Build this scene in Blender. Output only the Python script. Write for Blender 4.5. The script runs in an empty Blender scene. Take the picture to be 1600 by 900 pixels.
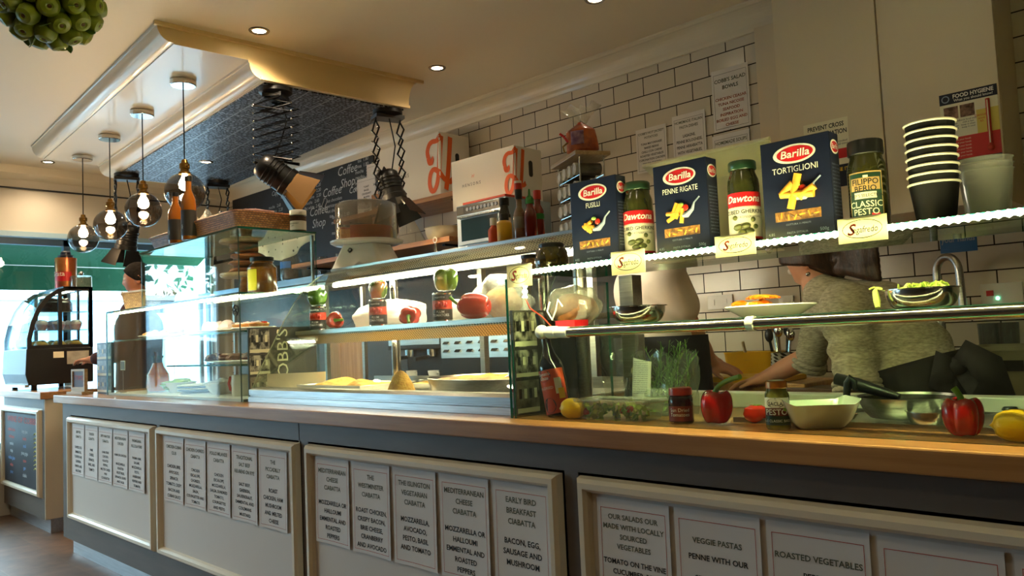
import bpy, bmesh, math, random
from math import sin, cos, pi, radians, sqrt, atan2
from mathutils import Vector, Matrix, Euler
random.seed(7)
S = bpy.context.scene
COL = S.collection

# ------------------------------------------------------------------ camera, exposure
CAM_H = 1.19
FPX, YAW, PIT, ROL = 1225.0, radians(46.0), radians(3.62), radians(-2.53)
_f = Vector((-cos(YAW)*cos(PIT), sin(YAW)*cos(PIT), sin(PIT)))
_r = _f.cross(Vector((0, 0, 1))).normalized()
_u = _r.cross(_f)
_R = _r*cos(ROL) + _u*sin(ROL)
_U = -_r*sin(ROL) + _u*cos(ROL)
camd = bpy.data.cameras.new('camera')
camd.sensor_width = 36.0
camd.lens = FPX/1600*36.0
camd.clip_start = 0.05
camd.clip_end = 200
cam = bpy.data.objects.new('camera', camd)
COL.objects.link(cam)
cam.matrix_world = Matrix(((_R.x, _U.x, -_f.x, 0), (_R.y, _U.y, -_f.y, 0), (_R.z, _U.z, -_f.z, CAM_H), (0, 0, 0, 1)))
S.camera = cam
S.view_settings.view_transform = 'Standard'
S.view_settings.look = 'None'
S.view_settings.gamma = 1.0
S.view_settings.use_curve_mapping = False
S.view_settings.exposure = 1.5

def at(px, py, **k):
    """the point of the real plane x=, y= or z= seen at a pixel of the 1600x900 photograph"""
    d = _f + _R*((px-800)/FPX) - _U*((py-450)/FPX)
    (a, v), = k.items()
    i = 'xyz'.index(a)
    o = Vector((0, 0, CAM_H))
    return o + d*((v-o[i])/d[i])

# ------------------------------------------------------------------ world and daylight
W = bpy.data.worlds.new('sky')
S.world = W
W.use_nodes = True
nt = W.node_tree
for n in list(nt.nodes):
    nt.nodes.remove(n)
wo = nt.nodes.new('ShaderNodeOutputWorld')
wb = nt.nodes.new('ShaderNodeBackground')
wb.inputs[0].default_value = (0.82, 0.92, 1.0, 1)
wb.inputs[1].default_value = 5.5
nt.links.new(wb.outputs[0], wo.inputs[0])

def portal(name, loc, sx, sy):
    """marks a window opening so that the sky's own light is sampled through it"""
    l = bpy.data.lights.new(name, 'AREA')
    l.shape = 'RECTANGLE'
    l.size, l.size_y = sx, sy
    l.cycles.is_portal = True
    o = bpy.data.objects.new(name, l)
    COL.objects.link(o)
    o.location = loc
    o.rotation_euler = Vector((1, 0, 0)).to_track_quat('-Z', 'Z').to_euler()
    return o
portal('window_portal', (-7.16, 2.1, 1.33), 1.7, 2.5)
portal('door_portal', (-7.16, 0.25, 1.02), 2.05, 0.8)
portal('added_window_portal', (-7.16, -1.75, 1.33), 1.7, 1.9)

# ------------------------------------------------------------------ materials
def lin(c):
    c = c/255.0
    return c/12.92 if c <= 0.04045 else ((c+0.055)/1.055)**2.4
def rgb(r, g, b):
    return (lin(r), lin(g), lin(b), 1.0)
def newmat(name):
    m = bpy.data.materials.new(name)
    m.use_nodes = True
    t = m.node_tree
    p = t.nodes['Principled BSDF']
    return m, t, p
def pm(name, col, rough=0.5, metal=0.0, spec=0.5, var=None, vscale=20.0, bump=0.0, bscale=80.0, stretch=None, coat=0.0, alpha=None, sub=0.0, trans=0.0, vpos=(0.35, 0.65)):
    m, t, p = newmat(name)
    p.inputs['Base Color'].default_value = rgb(*col)
    p.inputs['Roughness'].default_value = rough
    p.inputs['Metallic'].default_value = metal
    p.inputs['Specular IOR Level'].default_value = spec
    p.inputs['Coat Weight'].default_value = coat
    p.inputs['Coat Roughness'].default_value = 0.08
    p.inputs['Transmission Weight'].default_value = trans
    if sub:
        p.inputs['Subsurface Weight'].default_value = sub
        p.inputs['Subsurface Radius'].default_value = (0.02, 0.008, 0.004)
    if alpha is not None:
        p.inputs['Alpha'].default_value = alpha
    if var or bump:
        tc = t.nodes.new('ShaderNodeTexCoord')
        mp = t.nodes.new('ShaderNodeMapping')
        t.links.new(tc.outputs['Object'], mp.inputs[0])
        if stretch:
            mp.inputs['Scale'].default_value = stretch
    if var:
        n = t.nodes.new('ShaderNodeTexNoise')
        n.inputs['Scale'].default_value = vscale
        n.inputs['Detail'].default_value = 5
        t.links.new(mp.outputs[0], n.inputs[0])
        r = t.nodes.new('ShaderNodeValToRGB')
        r.color_ramp.elements[0].position, r.color_ramp.elements[1].position = vpos
        r.color_ramp.elements[0].color = rgb(*col)
        r.color_ramp.elements[1].color = rgb(*var)
        t.links.new(n.outputs['Fac'], r.inputs[0])
        t.links.new(r.outputs[0], p.inputs['Base Color'])
    if bump:
        n2 = t.nodes.new('ShaderNodeTexNoise')
        n2.inputs['Scale'].default_value = bscale
        n2.inputs['Detail'].default_value = 4
        t.links.new(mp.outputs[0], n2.inputs[0])
        b = t.nodes.new('ShaderNodeBump')
        b.inputs['Strength'].default_value = bump
        b.inputs['Distance'].default_value = 0.01
        t.links.new(n2.outputs['Fac'], b.inputs['Height'])
        t.links.new(b.outputs[0], p.inputs['Normal'])
    return m
def emat(name, col, strength):
    m, t, p = newmat(name)
    p.inputs['Base Color'].default_value = rgb(*col)
    p.inputs['Emission Color'].default_value = rgb(*col)
    p.inputs['Emission Strength'].default_value = strength
    return m
def glassmat(name, tint=(235, 245, 240), ior=1.45, rough=0.0, haze=0.0):
    m = bpy.data.materials.new(name)
    m.use_nodes = True
    t = m.node_tree
    for n in list(t.nodes):
        t.nodes.remove(n)
    o = t.nodes.new('ShaderNodeOutputMaterial')
    tr = t.nodes.new('ShaderNodeBsdfTransparent')
    tr.inputs[0].default_value = rgb(*tint)
    gl = t.nodes.new('ShaderNodeBsdfGlossy')
    gl.inputs['Roughness'].default_value = rough
    fr = t.nodes.new('ShaderNodeFresnel')
    ge = t.nodes.new('ShaderNodeNewGeometry')
    im = t.nodes.new('ShaderNodeMix')
    im.data_type = 'FLOAT'
    im.inputs[2].default_value = ior
    im.inputs[3].default_value = 1/ior      # the far side of a pane reflects like the near side
    t.links.new(ge.outputs['Backfacing'], im.inputs[0])
    t.links.new(im.outputs[0], fr.inputs[0])
    mx = t.nodes.new('ShaderNodeMixShader')
    t.links.new(fr.outputs[0], mx.inputs[0])
    t.links.new(tr.outputs[0], mx.inputs[1])
    t.links.new(gl.outputs[0], mx.inputs[2])
    last = mx
    if haze:
        df = t.nodes.new('ShaderNodeBsdfDiffuse')
        df.inputs[0].default_value = (0.9, 0.9, 0.85, 1)
        m2 = t.nodes.new('ShaderNodeMixShader')
        m2.inputs[0].default_value = haze
        t.links.new(mx.outputs[0], m2.inputs[1])
        t.links.new(df.outputs[0], m2.inputs[2])
        last = m2
    t.links.new(last.outputs[0], o.inputs[0])
    return m
def woodmat(name, c1, c2, axis='x', scale=1.0, rough=0.4, coat=0.2):
    st = {'x': (3*scale, 60*scale, 60*scale), 'y': (60*scale, 3*scale, 60*scale), 'z': (60*scale, 60*scale, 3*scale)}[axis]
    return pm(name, c1, rough, var=c2, vscale=1.0, stretch=st, coat=coat, bump=0.05, bscale=2.0)

M = {}
M['ceiling'] = pm('ceiling_paint', (226, 212, 186), 0.55, bump=0.03, bscale=6)
M['wallpaint'] = pm('wall_paint', (206, 196, 178), 0.6)
M['cream_gloss'] = pm('cream_gloss_paint', (226, 214, 190), 0.32, coat=0.2)
M['cove_paint'] = pm('cornice_satin_paint', (226, 215, 192), 0.3, coat=0.35)
M['panel_white'] = pm('panel_white', (214, 206, 196), 0.45)
M['counter_grey'] = pm('counter_grey', (100, 91, 83), 0.5, var=(92, 84, 77), vscale=3, stretch=(1, 8, 8))
M['worktop'] = woodmat('oak_worktop', (190, 138, 82), (160, 108, 60), 'x', 0.6, 0.38, 0.25)
M['wood_mid'] = woodmat('mid_wood', (176, 120, 66), (140, 88, 44), 'x')
M['wood_board'] = woodmat('bamboo_board', (206, 158, 92), (176, 124, 62), 'z', 0.8)
M['wood_dark'] = woodmat('dark_wood', (96, 62, 36), (70, 44, 26), 'x')
M['wood_pale'] = woodmat('pale_wood', (196, 170, 130), (170, 142, 104), 'x')
M['steel'] = pm('brushed_steel', (196, 194, 188), 0.28, 1.0, var=(176, 174, 168), vscale=8, stretch=(1, 30, 30))
M['steel_polish'] = pm('polished_steel', (206, 204, 198), 0.13, 1.0)
M['chrome'] = pm('chrome', (214, 214, 214), 0.06, 1.0)
M['brass'] = pm('aged_brass', (160, 120, 60), 0.3, 1.0)
M['plinth_metal'] = pm('kick_plate_metal', (196, 204, 210), 0.3, 0.9, var=(180, 188, 194), vscale=5, stretch=(1, 20, 20))
M['black'] = pm('black_plastic', (18, 18, 19), 0.35)
M['black_metal'] = pm('black_metal', (20, 19, 18), 0.4, 0.6)
M['rubber'] = pm('rubber', (24, 24, 24), 0.7)
M['white'] = pm('white_plastic', (232, 230, 222), 0.35)
M['china'] = pm('white_china', (238, 236, 228), 0.12, coat=0.4)
M['paper'] = pm('white_paper', (226, 221, 216), 0.75)
M['card_cream'] = pm('cream_card', (236, 228, 200), 0.6)
M['card_thin'] = pm('thin_cream_card', (240, 232, 200), 0.6)
_t = M['card_thin'].node_tree
_tr = _t.nodes.new('ShaderNodeBsdfTranslucent'); _tr.inputs[0].default_value = rgb(244, 240, 220)
_mx = _t.nodes.new('ShaderNodeMixShader'); _mx.inputs[0].default_value = 0.35
_t.links.new(_t.nodes['Principled BSDF'].outputs[0], _mx.inputs[1]); _t.links.new(_tr.outputs[0], _mx.inputs[2])
_t.links.new(_mx.outputs[0], _t.nodes['Material Output'].inputs[0])
M['ink'] = pm('black_ink', (28, 26, 26), 0.7)
M['ink_green'] = pm('green_grey_ink', (96, 100, 84), 0.7)
M['ink_red'] = pm('red_ink', (190, 60, 44), 0.7)
M['ink_redbrown'] = pm('dull_red_ink', (168, 84, 64), 0.7)
M['chalkboard'] = pm('chalkboard', (26, 32, 40), 0.55, var=(36, 42, 50), vscale=6)
M['chalk'] = pm('white_chalk', (196, 200, 200), 0.9)
M['chalk_red'] = pm('red_chalk', (196, 90, 80), 0.9)
M['chalk_blue'] = pm('blue_chalk', (110, 150, 200), 0.9)
M['chalk_yellow'] = pm('yellow_chalk', (210, 200, 110), 0.9)
M['glass'] = glassmat('clear_glass', (246, 251, 247))
M['glass_green'] = glassmat('green_edged_glass', (234, 246, 238))
M['glass_edge'] = pm('green_glass_edge', (26, 86, 66), 0.08, coat=0.6)
M['glass_smoke'] = glassmat('smoked_glass', (186, 180, 174), 1.9)
M['glass_shop'] = glassmat('shop_window_glass', (230, 246, 250))
M['film'] = glassmat('clear_film', (238, 238, 232), 1.5, 0.08, haze=0.06)
M['film_hazy'] = glassmat('hazy_film', (232, 230, 220), 1.5, 0.12, haze=0.22)
M['orange'] = pm('orange_print', (224, 96, 32), 0.5)
M['white_box'] = pm('white_carton', (232, 226, 212), 0.6)
M['tray_cream'] = pm('cream_tray', (240, 228, 188), 0.4)
M['yellow_plastic'] = pm('yellow_plastic', (236, 186, 40), 0.35)

# ------------------------------------------------------------------ mesh builder
class MB:
    def __init__(s):
        s.v, s.f, s.fm, s.sm, s.mats = [], [], [], [], []
        s.T = Matrix.Identity(4)
    def mi(s, mat):
        if isinstance(mat, str):
            mat = M[mat]
        if mat not in s.mats:
            s.mats.append(mat)
        return s.mats.index(mat)
    def add(s, vs, fs, mat, smooth=False):
        k = s.mi(mat)
        b = len(s.v)
        T = s.T
        s.v += [T @ Vector(v) for v in vs]
        for f in fs:
            s.f.append([i+b for i in f])
            s.fm.append(k)
            s.sm.append(smooth)
        return s
    def box(s, c, d, mat, rot=None):
        x, y, z = d[0]/2, d[1]/2, d[2]/2
        vs = [Vector((a*x, b*y, e*z)) for a in (-1, 1) for b in (-1, 1) for e in (-1, 1)]
        if rot:
            R = Euler(rot).to_matrix()
            vs = [R @ v for v in vs]
        vs = [v + Vector(c) for v in vs]
        return s.add(vs, [(0, 1, 3, 2), (4, 6, 7, 5), (0, 4, 5, 1), (2, 3, 7, 6), (0, 2, 6, 4), (1, 5, 7, 3)], mat)
    def bx(s, x0, x1, y0, y1, z0, z1, mat):
        return s.box(((x0+x1)/2, (y0+y1)/2, (z0+z1)/2), (abs(x1-x0), abs(y1-y0), abs(z1-z0)), mat)
    def lathe(s, prof, mat, n=32, c=(0, 0, 0), smooth=True, wob=None, a0=0.0):
        vs, fs, rings = [], [], []
        for (r, z) in prof:
            if r < 1e-6:
                rings.append([len(vs)])
                vs.append((c[0], c[1], c[2]+z))
            else:
                ring = []
                for i in range(n):
                    a = a0 + 2*pi*i/n
                    rr = r*(wob(a, z) if wob else 1)
                    ring.append(len(vs))
                    vs.append((c[0]+rr*cos(a), c[1]+rr*sin(a), c[2]+z))
                rings.append(ring)
        for A, B in zip(rings[:-1], rings[1:]):
            for i in range(n):
                j = (i+1) % n
                if len(A) == 1 and len(B) == 1:
                    continue
                if len(A) == 1:
                    fs.append((A[0], B[j], B[i]))
                elif len(B) == 1:
                    fs.append((A[i], A[j], B[0]))
                else:
                    fs.append((A[i], A[j], B[j], B[i]))
        return s.add(vs, fs, mat, smooth)
    def cyl(s, c, r, h, mat, n=24, r2=None, smooth=True):
        r2 = r if r2 is None else r2
        return s.lathe([(0, 0), (r, 0), (r2, h), (0, h)], mat, n, c, smooth)
    def tube(s, pts, r, mat, n=10, caps=True, smooth=True, closed=False):
        pts = [Vector(p) for p in pts]
        N = len(pts)
        rs = r if isinstance(r, (list, tuple)) else [r]*N
        vs, fs = [], []
        up = None
        for i, p in enumerate(pts):
            if closed:
                d = (pts[(i+1) % N]-pts[i-1]).normalized()
            else:
                d = (pts[min(i+1, N-1)]-pts[max(i-1, 0)]).normalized()
            if up is None:
                up = d.orthogonal().normalized()
            up = (up-d*up.dot(d))
            if up.length < 1e-5:
                up = d.orthogonal()
            up.normalize()
            w = d.cross(up)
            for k in range(n):
                a = 2*pi*k/n
                vs.append(p+(up*cos(a)+w*sin(a))*rs[i])
        for i in range(N if closed else N-1):
            j = (i+1) % N
            for k in range(n):
                l = (k+1) % n
                fs.append((i*n+k, i*n+l, j*n+l, j*n+k))
        if caps and not closed:
            fs.append(tuple(range(n))[::-1])
            fs.append(tuple((N-1)*n+k for k in range(n)))
        return s.add(vs, fs, mat, smooth)
    def sphere(s, c, r, mat, n=16, m=10, fn=None, smooth=True):
        rx, ry, rz = (r, r, r) if not isinstance(r, (tuple, list)) else r
        vs, fs = [], []
        for j in range(m+1):
            t = pi*j/m
            for i in range(n):
                a = 2*pi*i/n
                d = Vector((sin(t)*cos(a), sin(t)*sin(a), cos(t)))
                k = fn(d) if fn else 1.0
                vs.append((c[0]+d.x*rx*k, c[1]+d.y*ry*k, c[2]+d.z*rz*k))
        for j in range(m):
            for i in range(n):
                q = (i+1) % n
                fs.append((j*n+i, (j+1)*n+i, (j+1)*n+q, j*n+q))
        s.add(vs, fs, mat, smooth)
        return s
    def prism(s, poly, d0, d1, mat, axis='x', smooth=False):
        """poly in the two other axes (in xyz order), extruded along axis from d0 to d1"""
        n = len(poly)
        def P(a, b, d):
            return {'x': (d, a, b), 'y': (a, d, b), 'z': (a, b, d)}[axis]
        vs = [P(a, b, d0) for a, b in poly]+[P(a, b, d1) for a, b in poly]
        fs = [(i, (i+1) % n, n+(i+1) % n, n+i) for i in range(n)]
        s.add(vs, fs, mat, smooth)
        s.add(vs, [tuple(range(n))[::-1], tuple(range(n, 2*n))], mat, False)
        return s
    def quad(s, a, b, c, d, mat):
        return s.add([a, b, c, d], [(0, 1, 2, 3)], mat)
    def grid(s, fn, nu, nv, mat, smooth=True, closeu=False):
        vs = [fn(i/nu, j/nv) for j in range(nv+1) for i in range(nu+1)]
        w = nu+1
        fs = [(j*w+i, j*w+i+1, (j+1)*w+i+1, (j+1)*w+i) for j in range(nv) for i in range(nu)]
        return s.add(vs, fs, mat, smooth)

def tidy(me, weld=True):
    bm = bmesh.new()
    bm.from_mesh(me)
    if weld:
        bmesh.ops.remove_doubles(bm, verts=bm.verts, dist=1e-6)
    bmesh.ops.recalc_face_normals(bm, faces=bm.faces)
    bm.to_mesh(me)
    bm.free()
def obj(name, mb, parent=None, loc=None, rot=None, bevel=0.0, sharp=40, solid=0.0, weld=True, sub=0, recalc=True):
    me = bpy.data.meshes.new(name)
    me.from_pydata([tuple(v) for v in mb.v], [], mb.f)
    for m in mb.mats:
        me.materials.append(m)
    for p, k, sm in zip(me.polygons, mb.fm, mb.sm):
        p.material_index = k
        p.use_smooth = sm
    if recalc:
        tidy(me, weld)
    if any(mb.sm):
        me.set_sharp_from_angle(angle=radians(sharp))
    o = bpy.data.objects.new(name, me)
    COL.objects.link(o)
    if parent:
        o.parent = parent
    if loc is not None:
        o.location = loc
    if rot is not None:
        o.rotation_euler = rot
    if solid:
        md = o.modifiers.new('thick', 'SOLIDIFY')
        md.thickness = solid
        md.offset = 0
    if bevel:
        md = o.modifiers.new('bevel', 'BEVEL')
        md.width = bevel
        md.segments = 2
        md.limit_method = 'ANGLE'
        md.angle_limit = radians(50)
    if sub:
        md = o.modifiers.new('subsurf', 'SUBSURF')
        md.levels = md.render_levels = sub
    return o
def tag(o, label, cat, group=None, kind=None):
    o['label'] = label
    o['category'] = cat
    if group:
        o['group'] = group
    if kind:
        o['kind'] = kind
    return o
def thing(name, label, cat, loc=(0, 0, 0), rotz=0.0, group=None, rot=None):
    o = bpy.data.objects.new(name, None)
    COL.objects.link(o)
    o.empty_display_size = 0.05
    o.location = loc
    o.rotation_euler = rot if rot else (0, 0, rotz)
    return tag(o, label, cat, group)
def struct(name, mb, **k):
    o = obj(name, mb, **k)
    o['kind'] = 'structure'
    return o
def dup(root, loc, rotz=None, label=None, group=None, scale=None):
    r = root.copy()
    COL.objects.link(r)
    r.location = loc
    if rotz is not None:
        r.rotation_euler = (0, 0, rotz)
    if scale:
        r.scale = (scale,)*3 if not isinstance(scale, tuple) else scale
    if label:
        r['label'] = label
    if group:
        r['group'] = group
    for ch in list(root.children):
        c = ch.copy()
        COL.objects.link(c)
        c.parent = r
        for g in list(ch.children):
            d = g.copy()
            COL.objects.link(d)
            d.parent = c
    return r

_TC = {}
def text_geo(s, size, align, bold, space, shear):
    key = (s, align, bold, space, shear)
    if key not in _TC:
        cu = bpy.data.curves.new('t', 'FONT')
        cu.body = s
        cu.align_x = align
        cu.align_y = 'TOP'
        cu.size = 1.0
        cu.resolution_u = 2
        cu.offset = bold
        cu.space_line = space
        cu.shear = shear
        o = bpy.data.objects.new('t', cu)
        COL.objects.link(o)
        me = bpy.data.meshes.new_from_object(o.evaluated_get(bpy.context.evaluated_depsgraph_get()))
        _TC[key] = ([v.co.copy() for v in me.vertices], [tuple(p.vertices) for p in me.polygons])
        bpy.data.objects.remove(o)
        bpy.data.curves.remove(cu)
        bpy.data.meshes.remove(me)
    vs, fs = _TC[key]
    return [v*size for v in vs], fs
FRONT = Matrix(((1, 0, 0, 0), (0, 0, -1, 0), (0, 1, 0, 0), (0, 0, 0, 1)))      # reads from -y
RIGHT = Matrix(((0, 0, 1, 0), (1, 0, 0, 0), (0, 1, 0, 0), (0, 0, 0, 1)))       # reads from +x
def text(mb, s, size, mat, c, face=FRONT, align='CENTER', bold=0.0, space=1.0, bend=None, width=None, shear=0.0, ang=0.0):
    """flat lettering: c is the top centre; bend=(radius) wraps it on a cylinder about the local z axis, front at -y"""
    vs, fs = text_geo(s, size, align, bold, space, shear)
    if not vs:
        return
    if width:
        w = max(v.x for v in vs)-min(v.x for v in vs)
        k = width/w
        vs = [Vector((v.x*k, v.y, v.z)) for v in vs]
    if bend:
        out = []
        for v in vs:
            a = -pi/2 + v.x/bend + ang
            out.append((bend*cos(a), bend*sin(a), c[2]+v.y))
        mb.add(out, fs, mat)
    else:
        T = Matrix.Translation(Vector(c)) @ face
        mb.add([T @ v for v in vs], fs, mat)
def arc(c, r, a0, a1, n):
    return [(c[0]+r*cos(a0+(a1-a0)*i/n), c[1]+r*sin(a0+(a1-a0)*i/n)) for i in range(n+1)]
# ================================================================== THE SETTING
CEIL = 2.72
YB = 3.5           # back wall
XL = -7.1          # shop front
# tiled wall: bricks 0.197 x 0.0985, dark joints
def tilemat():
    m, t, p = newmat('subway_tile')
    g = t.nodes.new('ShaderNodeNewGeometry')
    sp = t.nodes.new('ShaderNodeSeparateXYZ')
    cb = t.nodes.new('ShaderNodeCombineXYZ')
    ax = t.nodes.new('ShaderNodeMath'); ax.operation = 'ADD'; ax.inputs[1].default_value = 1.743+0.197*40
    az = t.nodes.new('ShaderNodeMath'); az.operation = 'ADD'; az.inputs[1].default_value = -1.37+0.0985*40
    t.links.new(g.outputs['Position'], sp.inputs[0])
    t.links.new(sp.outputs[0], ax.inputs[0])
    t.links.new(sp.outputs[2], az.inputs[0])
    t.links.new(ax.outputs[0], cb.inputs[0])
    t.links.new(az.outputs[0], cb.inputs[1])
    b = t.nodes.new('ShaderNodeTexBrick')
    b.offset = 0.5
    b.inputs['Color1'].default_value = rgb(214, 204, 186)
    b.inputs['Color2'].default_value = rgb(208, 198, 180)
    b.inputs['Mortar'].default_value = rgb(34, 27, 22)
    b.inputs['Scale'].default_value = 1
    b.inputs['Mortar Size'].default_value = 0.0028
    b.inputs['Mortar Smooth'].default_value = 0.1
    b.inputs['Brick Width'].default_value = 0.197
    b.inputs['Row Height'].default_value = 0.0985
    t.links.new(cb.outputs[0], b.inputs['Vector'])
    t.links.new(b.outputs['Color'], p.inputs['Base Color'])
    mp = t.nodes.new('ShaderNodeMapRange')
    mp.inputs[3].default_value = 0.22
    mp.inputs[4].default_value = 0.8
    t.links.new(b.outputs['Fac'], mp.inputs[0])
    t.links.new(mp.outputs[0], p.inputs['Roughness'])
    bp = t.nodes.new('ShaderNodeBump')
    bp.invert = True
    bp.inputs['Strength'].default_value = 0.5
    bp.inputs['Distance'].default_value = 0.003
    t.links.new(b.outputs['Fac'], bp.inputs['Height'])
    t.links.new(bp.outputs[0], p.inputs['Normal'])
    return m
M['tile'] = tilemat()
def floormat():
    m, t, p = newmat('brown_floor_tile')
    tc = t.nodes.new('ShaderNodeTexCoord')
    b = t.nodes.new('ShaderNodeTexBrick')
    b.offset = 0.5
    b.inputs['Color1'].default_value = rgb(128, 94, 70)
    b.inputs['Color2'].default_value = rgb(106, 78, 58)
    b.inputs['Mortar'].default_value = rgb(120, 96, 76)
    b.inputs['Scale'].default_value = 1
    b.inputs['Mortar Size'].default_value = 0.003
    b.inputs['Brick Width'].default_value = 0.9
    b.inputs['Row Height'].default_value = 0.3
    t.links.new(tc.outputs['Object'], b.inputs['Vector'])
    n = t.nodes.new('ShaderNodeTexNoise')
    n.inputs['Scale'].default_value = 9
    n.inputs['Detail'].default_value = 6
    t.links.new(tc.outputs['Object'], n.inputs[0])
    mx = t.nodes.new('ShaderNodeMix'); mx.data_type = 'RGBA'; mx.blend_type = 'MULTIPLY'
    mx.inputs[0].default_value = 0.7
    r = t.nodes.new('ShaderNodeValToRGB')
    r.color_ramp.elements[0].position, r.color_ramp.elements[1].position = 0.3, 0.75
    r.color_ramp.elements[0].color = (0.4, 0.38, 0.36, 1)
    r.color_ramp.elements[1].color = (1.25, 1.15, 1.05, 1)
    t.links.new(n.outputs['Fac'], r.inputs[0])
    t.links.new(b.outputs['Color'], mx.inputs[6])
    t.links.new(r.outputs[0], mx.inputs[7])
    t.links.new(mx.outputs[2], p.inputs['Base Color'])
    p.inputs['Roughness'].default_value = 0.45
    return m
M['floor'] = floormat()
XR, YF = 2.2, -3.4
M['wall_dim'] = pm('dark_brown_wall', (74, 58, 44), 0.6)
mb = MB(); mb.bx(XL-0.15, XR, YF, YB, -0.06, 0, 'floor'); struct('floor', mb)
mb = MB(); mb.bx(XL-0.15, XR, YF, YB, CEIL, CEIL+0.08, 'ceiling'); struct('ceiling', mb)
mb = MB(); mb.bx(XL-0.15, XR, YB, YB+0.1, -0.06, CEIL+0.08, 'tile'); struct('wall_back', mb)
mb = MB(); mb.bx(XL-0.15, XR, YF-0.1, YF, -0.06, CEIL+0.08, 'wall_dim'); struct('wall_front', mb)
mb = MB(); mb.bx(XR, XR+0.1, YF-0.1, YB+0.1, -0.06, CEIL+0.08, 'wall_dim'); struct('wall_right', mb)
# shop front: bulkhead, piers, sills round a window, an added unseen window and a glazed door
mb = MB()
ys = [(YF, -2.7), (-0.8, -0.14), (0.64, 0.85), (3.35, YB)]
for a, b in ys:
    mb.bx(XL-0.15, XL, a, b, -0.06, 2.18, 'wallpaint')
mb.bx(XL-0.15, XL, YF, YB, 2.18, CEIL, 'wallpaint')
mb.bx(XL-0.15, XL, -2.7, -0.8, -0.06, 0.5, 'wallpaint')
mb.bx(XL-0.15, XL, 0.85, 3.35, -0.06, 0.5, 'wallpaint')
mb.bx(XL-0.15, XL, -0.14, 0.64, 2.05, 2.18, 'wallpaint')
struct('wall_left', mb)
mb = MB(); mb.bx(XL, XL+0.012, YF, YB, 2.545, 2.557, 'black'); struct('trim_1', mb)
mb = MB(); mb.prism([(XL, 2.72), (XL+0.09, 2.72), (XL+0.07, 2.66), (XL+0.02, 2.63), (XL, 2.62)], YF, YB, 'cove_paint', 'y'); struct('trim_2', mb)
mb = MB(); mb.bx(XL-0.15, XL+0.05, YF, YB, 2.16, 2.2, pm('pale_blue_head_rail', (170, 200, 214), 0.4)); struct('trim_3', mb)
M['shopframe'] = pm('blue_grey_window_frame', (96, 128, 150), 0.4)
for i, (a, b) in enumerate(((0.85, 3.35), (-2.7, -0.8))):  # the second window is unseen, added and sized for daylight on the counter
    mb = MB()
    for y in (a+0.025, b-0.025, (a+b)/2):
        mb.box((XL-0.08, y, 1.33), (0.06, 0.05, 1.66), 'shopframe')
    for z in (0.525, 2.135):
        mb.box((XL-0.08, (a+b)/2, z), (0.06, b-a, 0.05), 'shopframe')
    w = struct('window_%d' % (i+1), mb)
    g = MB(); g.bx(XL-0.085, XL-0.077, a+0.05, b-0.05, 0.55, 2.11, 'glass_shop'); obj('pane', g, w)
mb = MB()
for y in (-0.11, 0.61):
    mb.box((XL-0.08, y, 1.02), (0.05, 0.06, 2.04), 'shopframe')
mb.box((XL-0.08, 0.25, 2.02), (0.05, 0.78, 0.06), 'shopframe')
mb.box((XL-0.08, 0.25, 0.08), (0.05, 0.78, 0.16), 'shopframe')
d = struct('door_1', mb)
g = MB(); g.bx(XL-0.084, XL-0.076, -0.08, 0.58, 0.16, 1.99, 'glass_shop'); obj('pane', g, d)
g = MB(); g.tube([(XL-0.03, 0.52, 0.9), (XL-0.01, 0.52, 0.92), (XL-0.01, 0.52, 1.18), (XL-0.03, 0.52, 1.2)], 0.012, 'chrome'); obj('door_handle', g, d)

# cornice between back wall and ceiling
mb = MB()
prof = [(YB, 2.60), (YB-0.012, 2.602), (YB-0.016, 2.618)]+[(YB-0.016-0.075*(1-cos(t*pi/16)), 2.618+0.085*sin(t*pi/16)) for t in range(1, 9)]+[(YB-0.105, 2.712), (YB-0.105, 2.72), (YB, 2.72)]
mb.prism(prof, XL, XR, 'cove_paint', 'x', smooth=False); struct('trim_4', mb)
mb = MB(); mb.bx(-6.95, -2.2, YB-0.014, YB, 0.0, 1.66, pm('dark_splashback', (62, 56, 48), 0.5)); struct('trim_6', mb)

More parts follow.
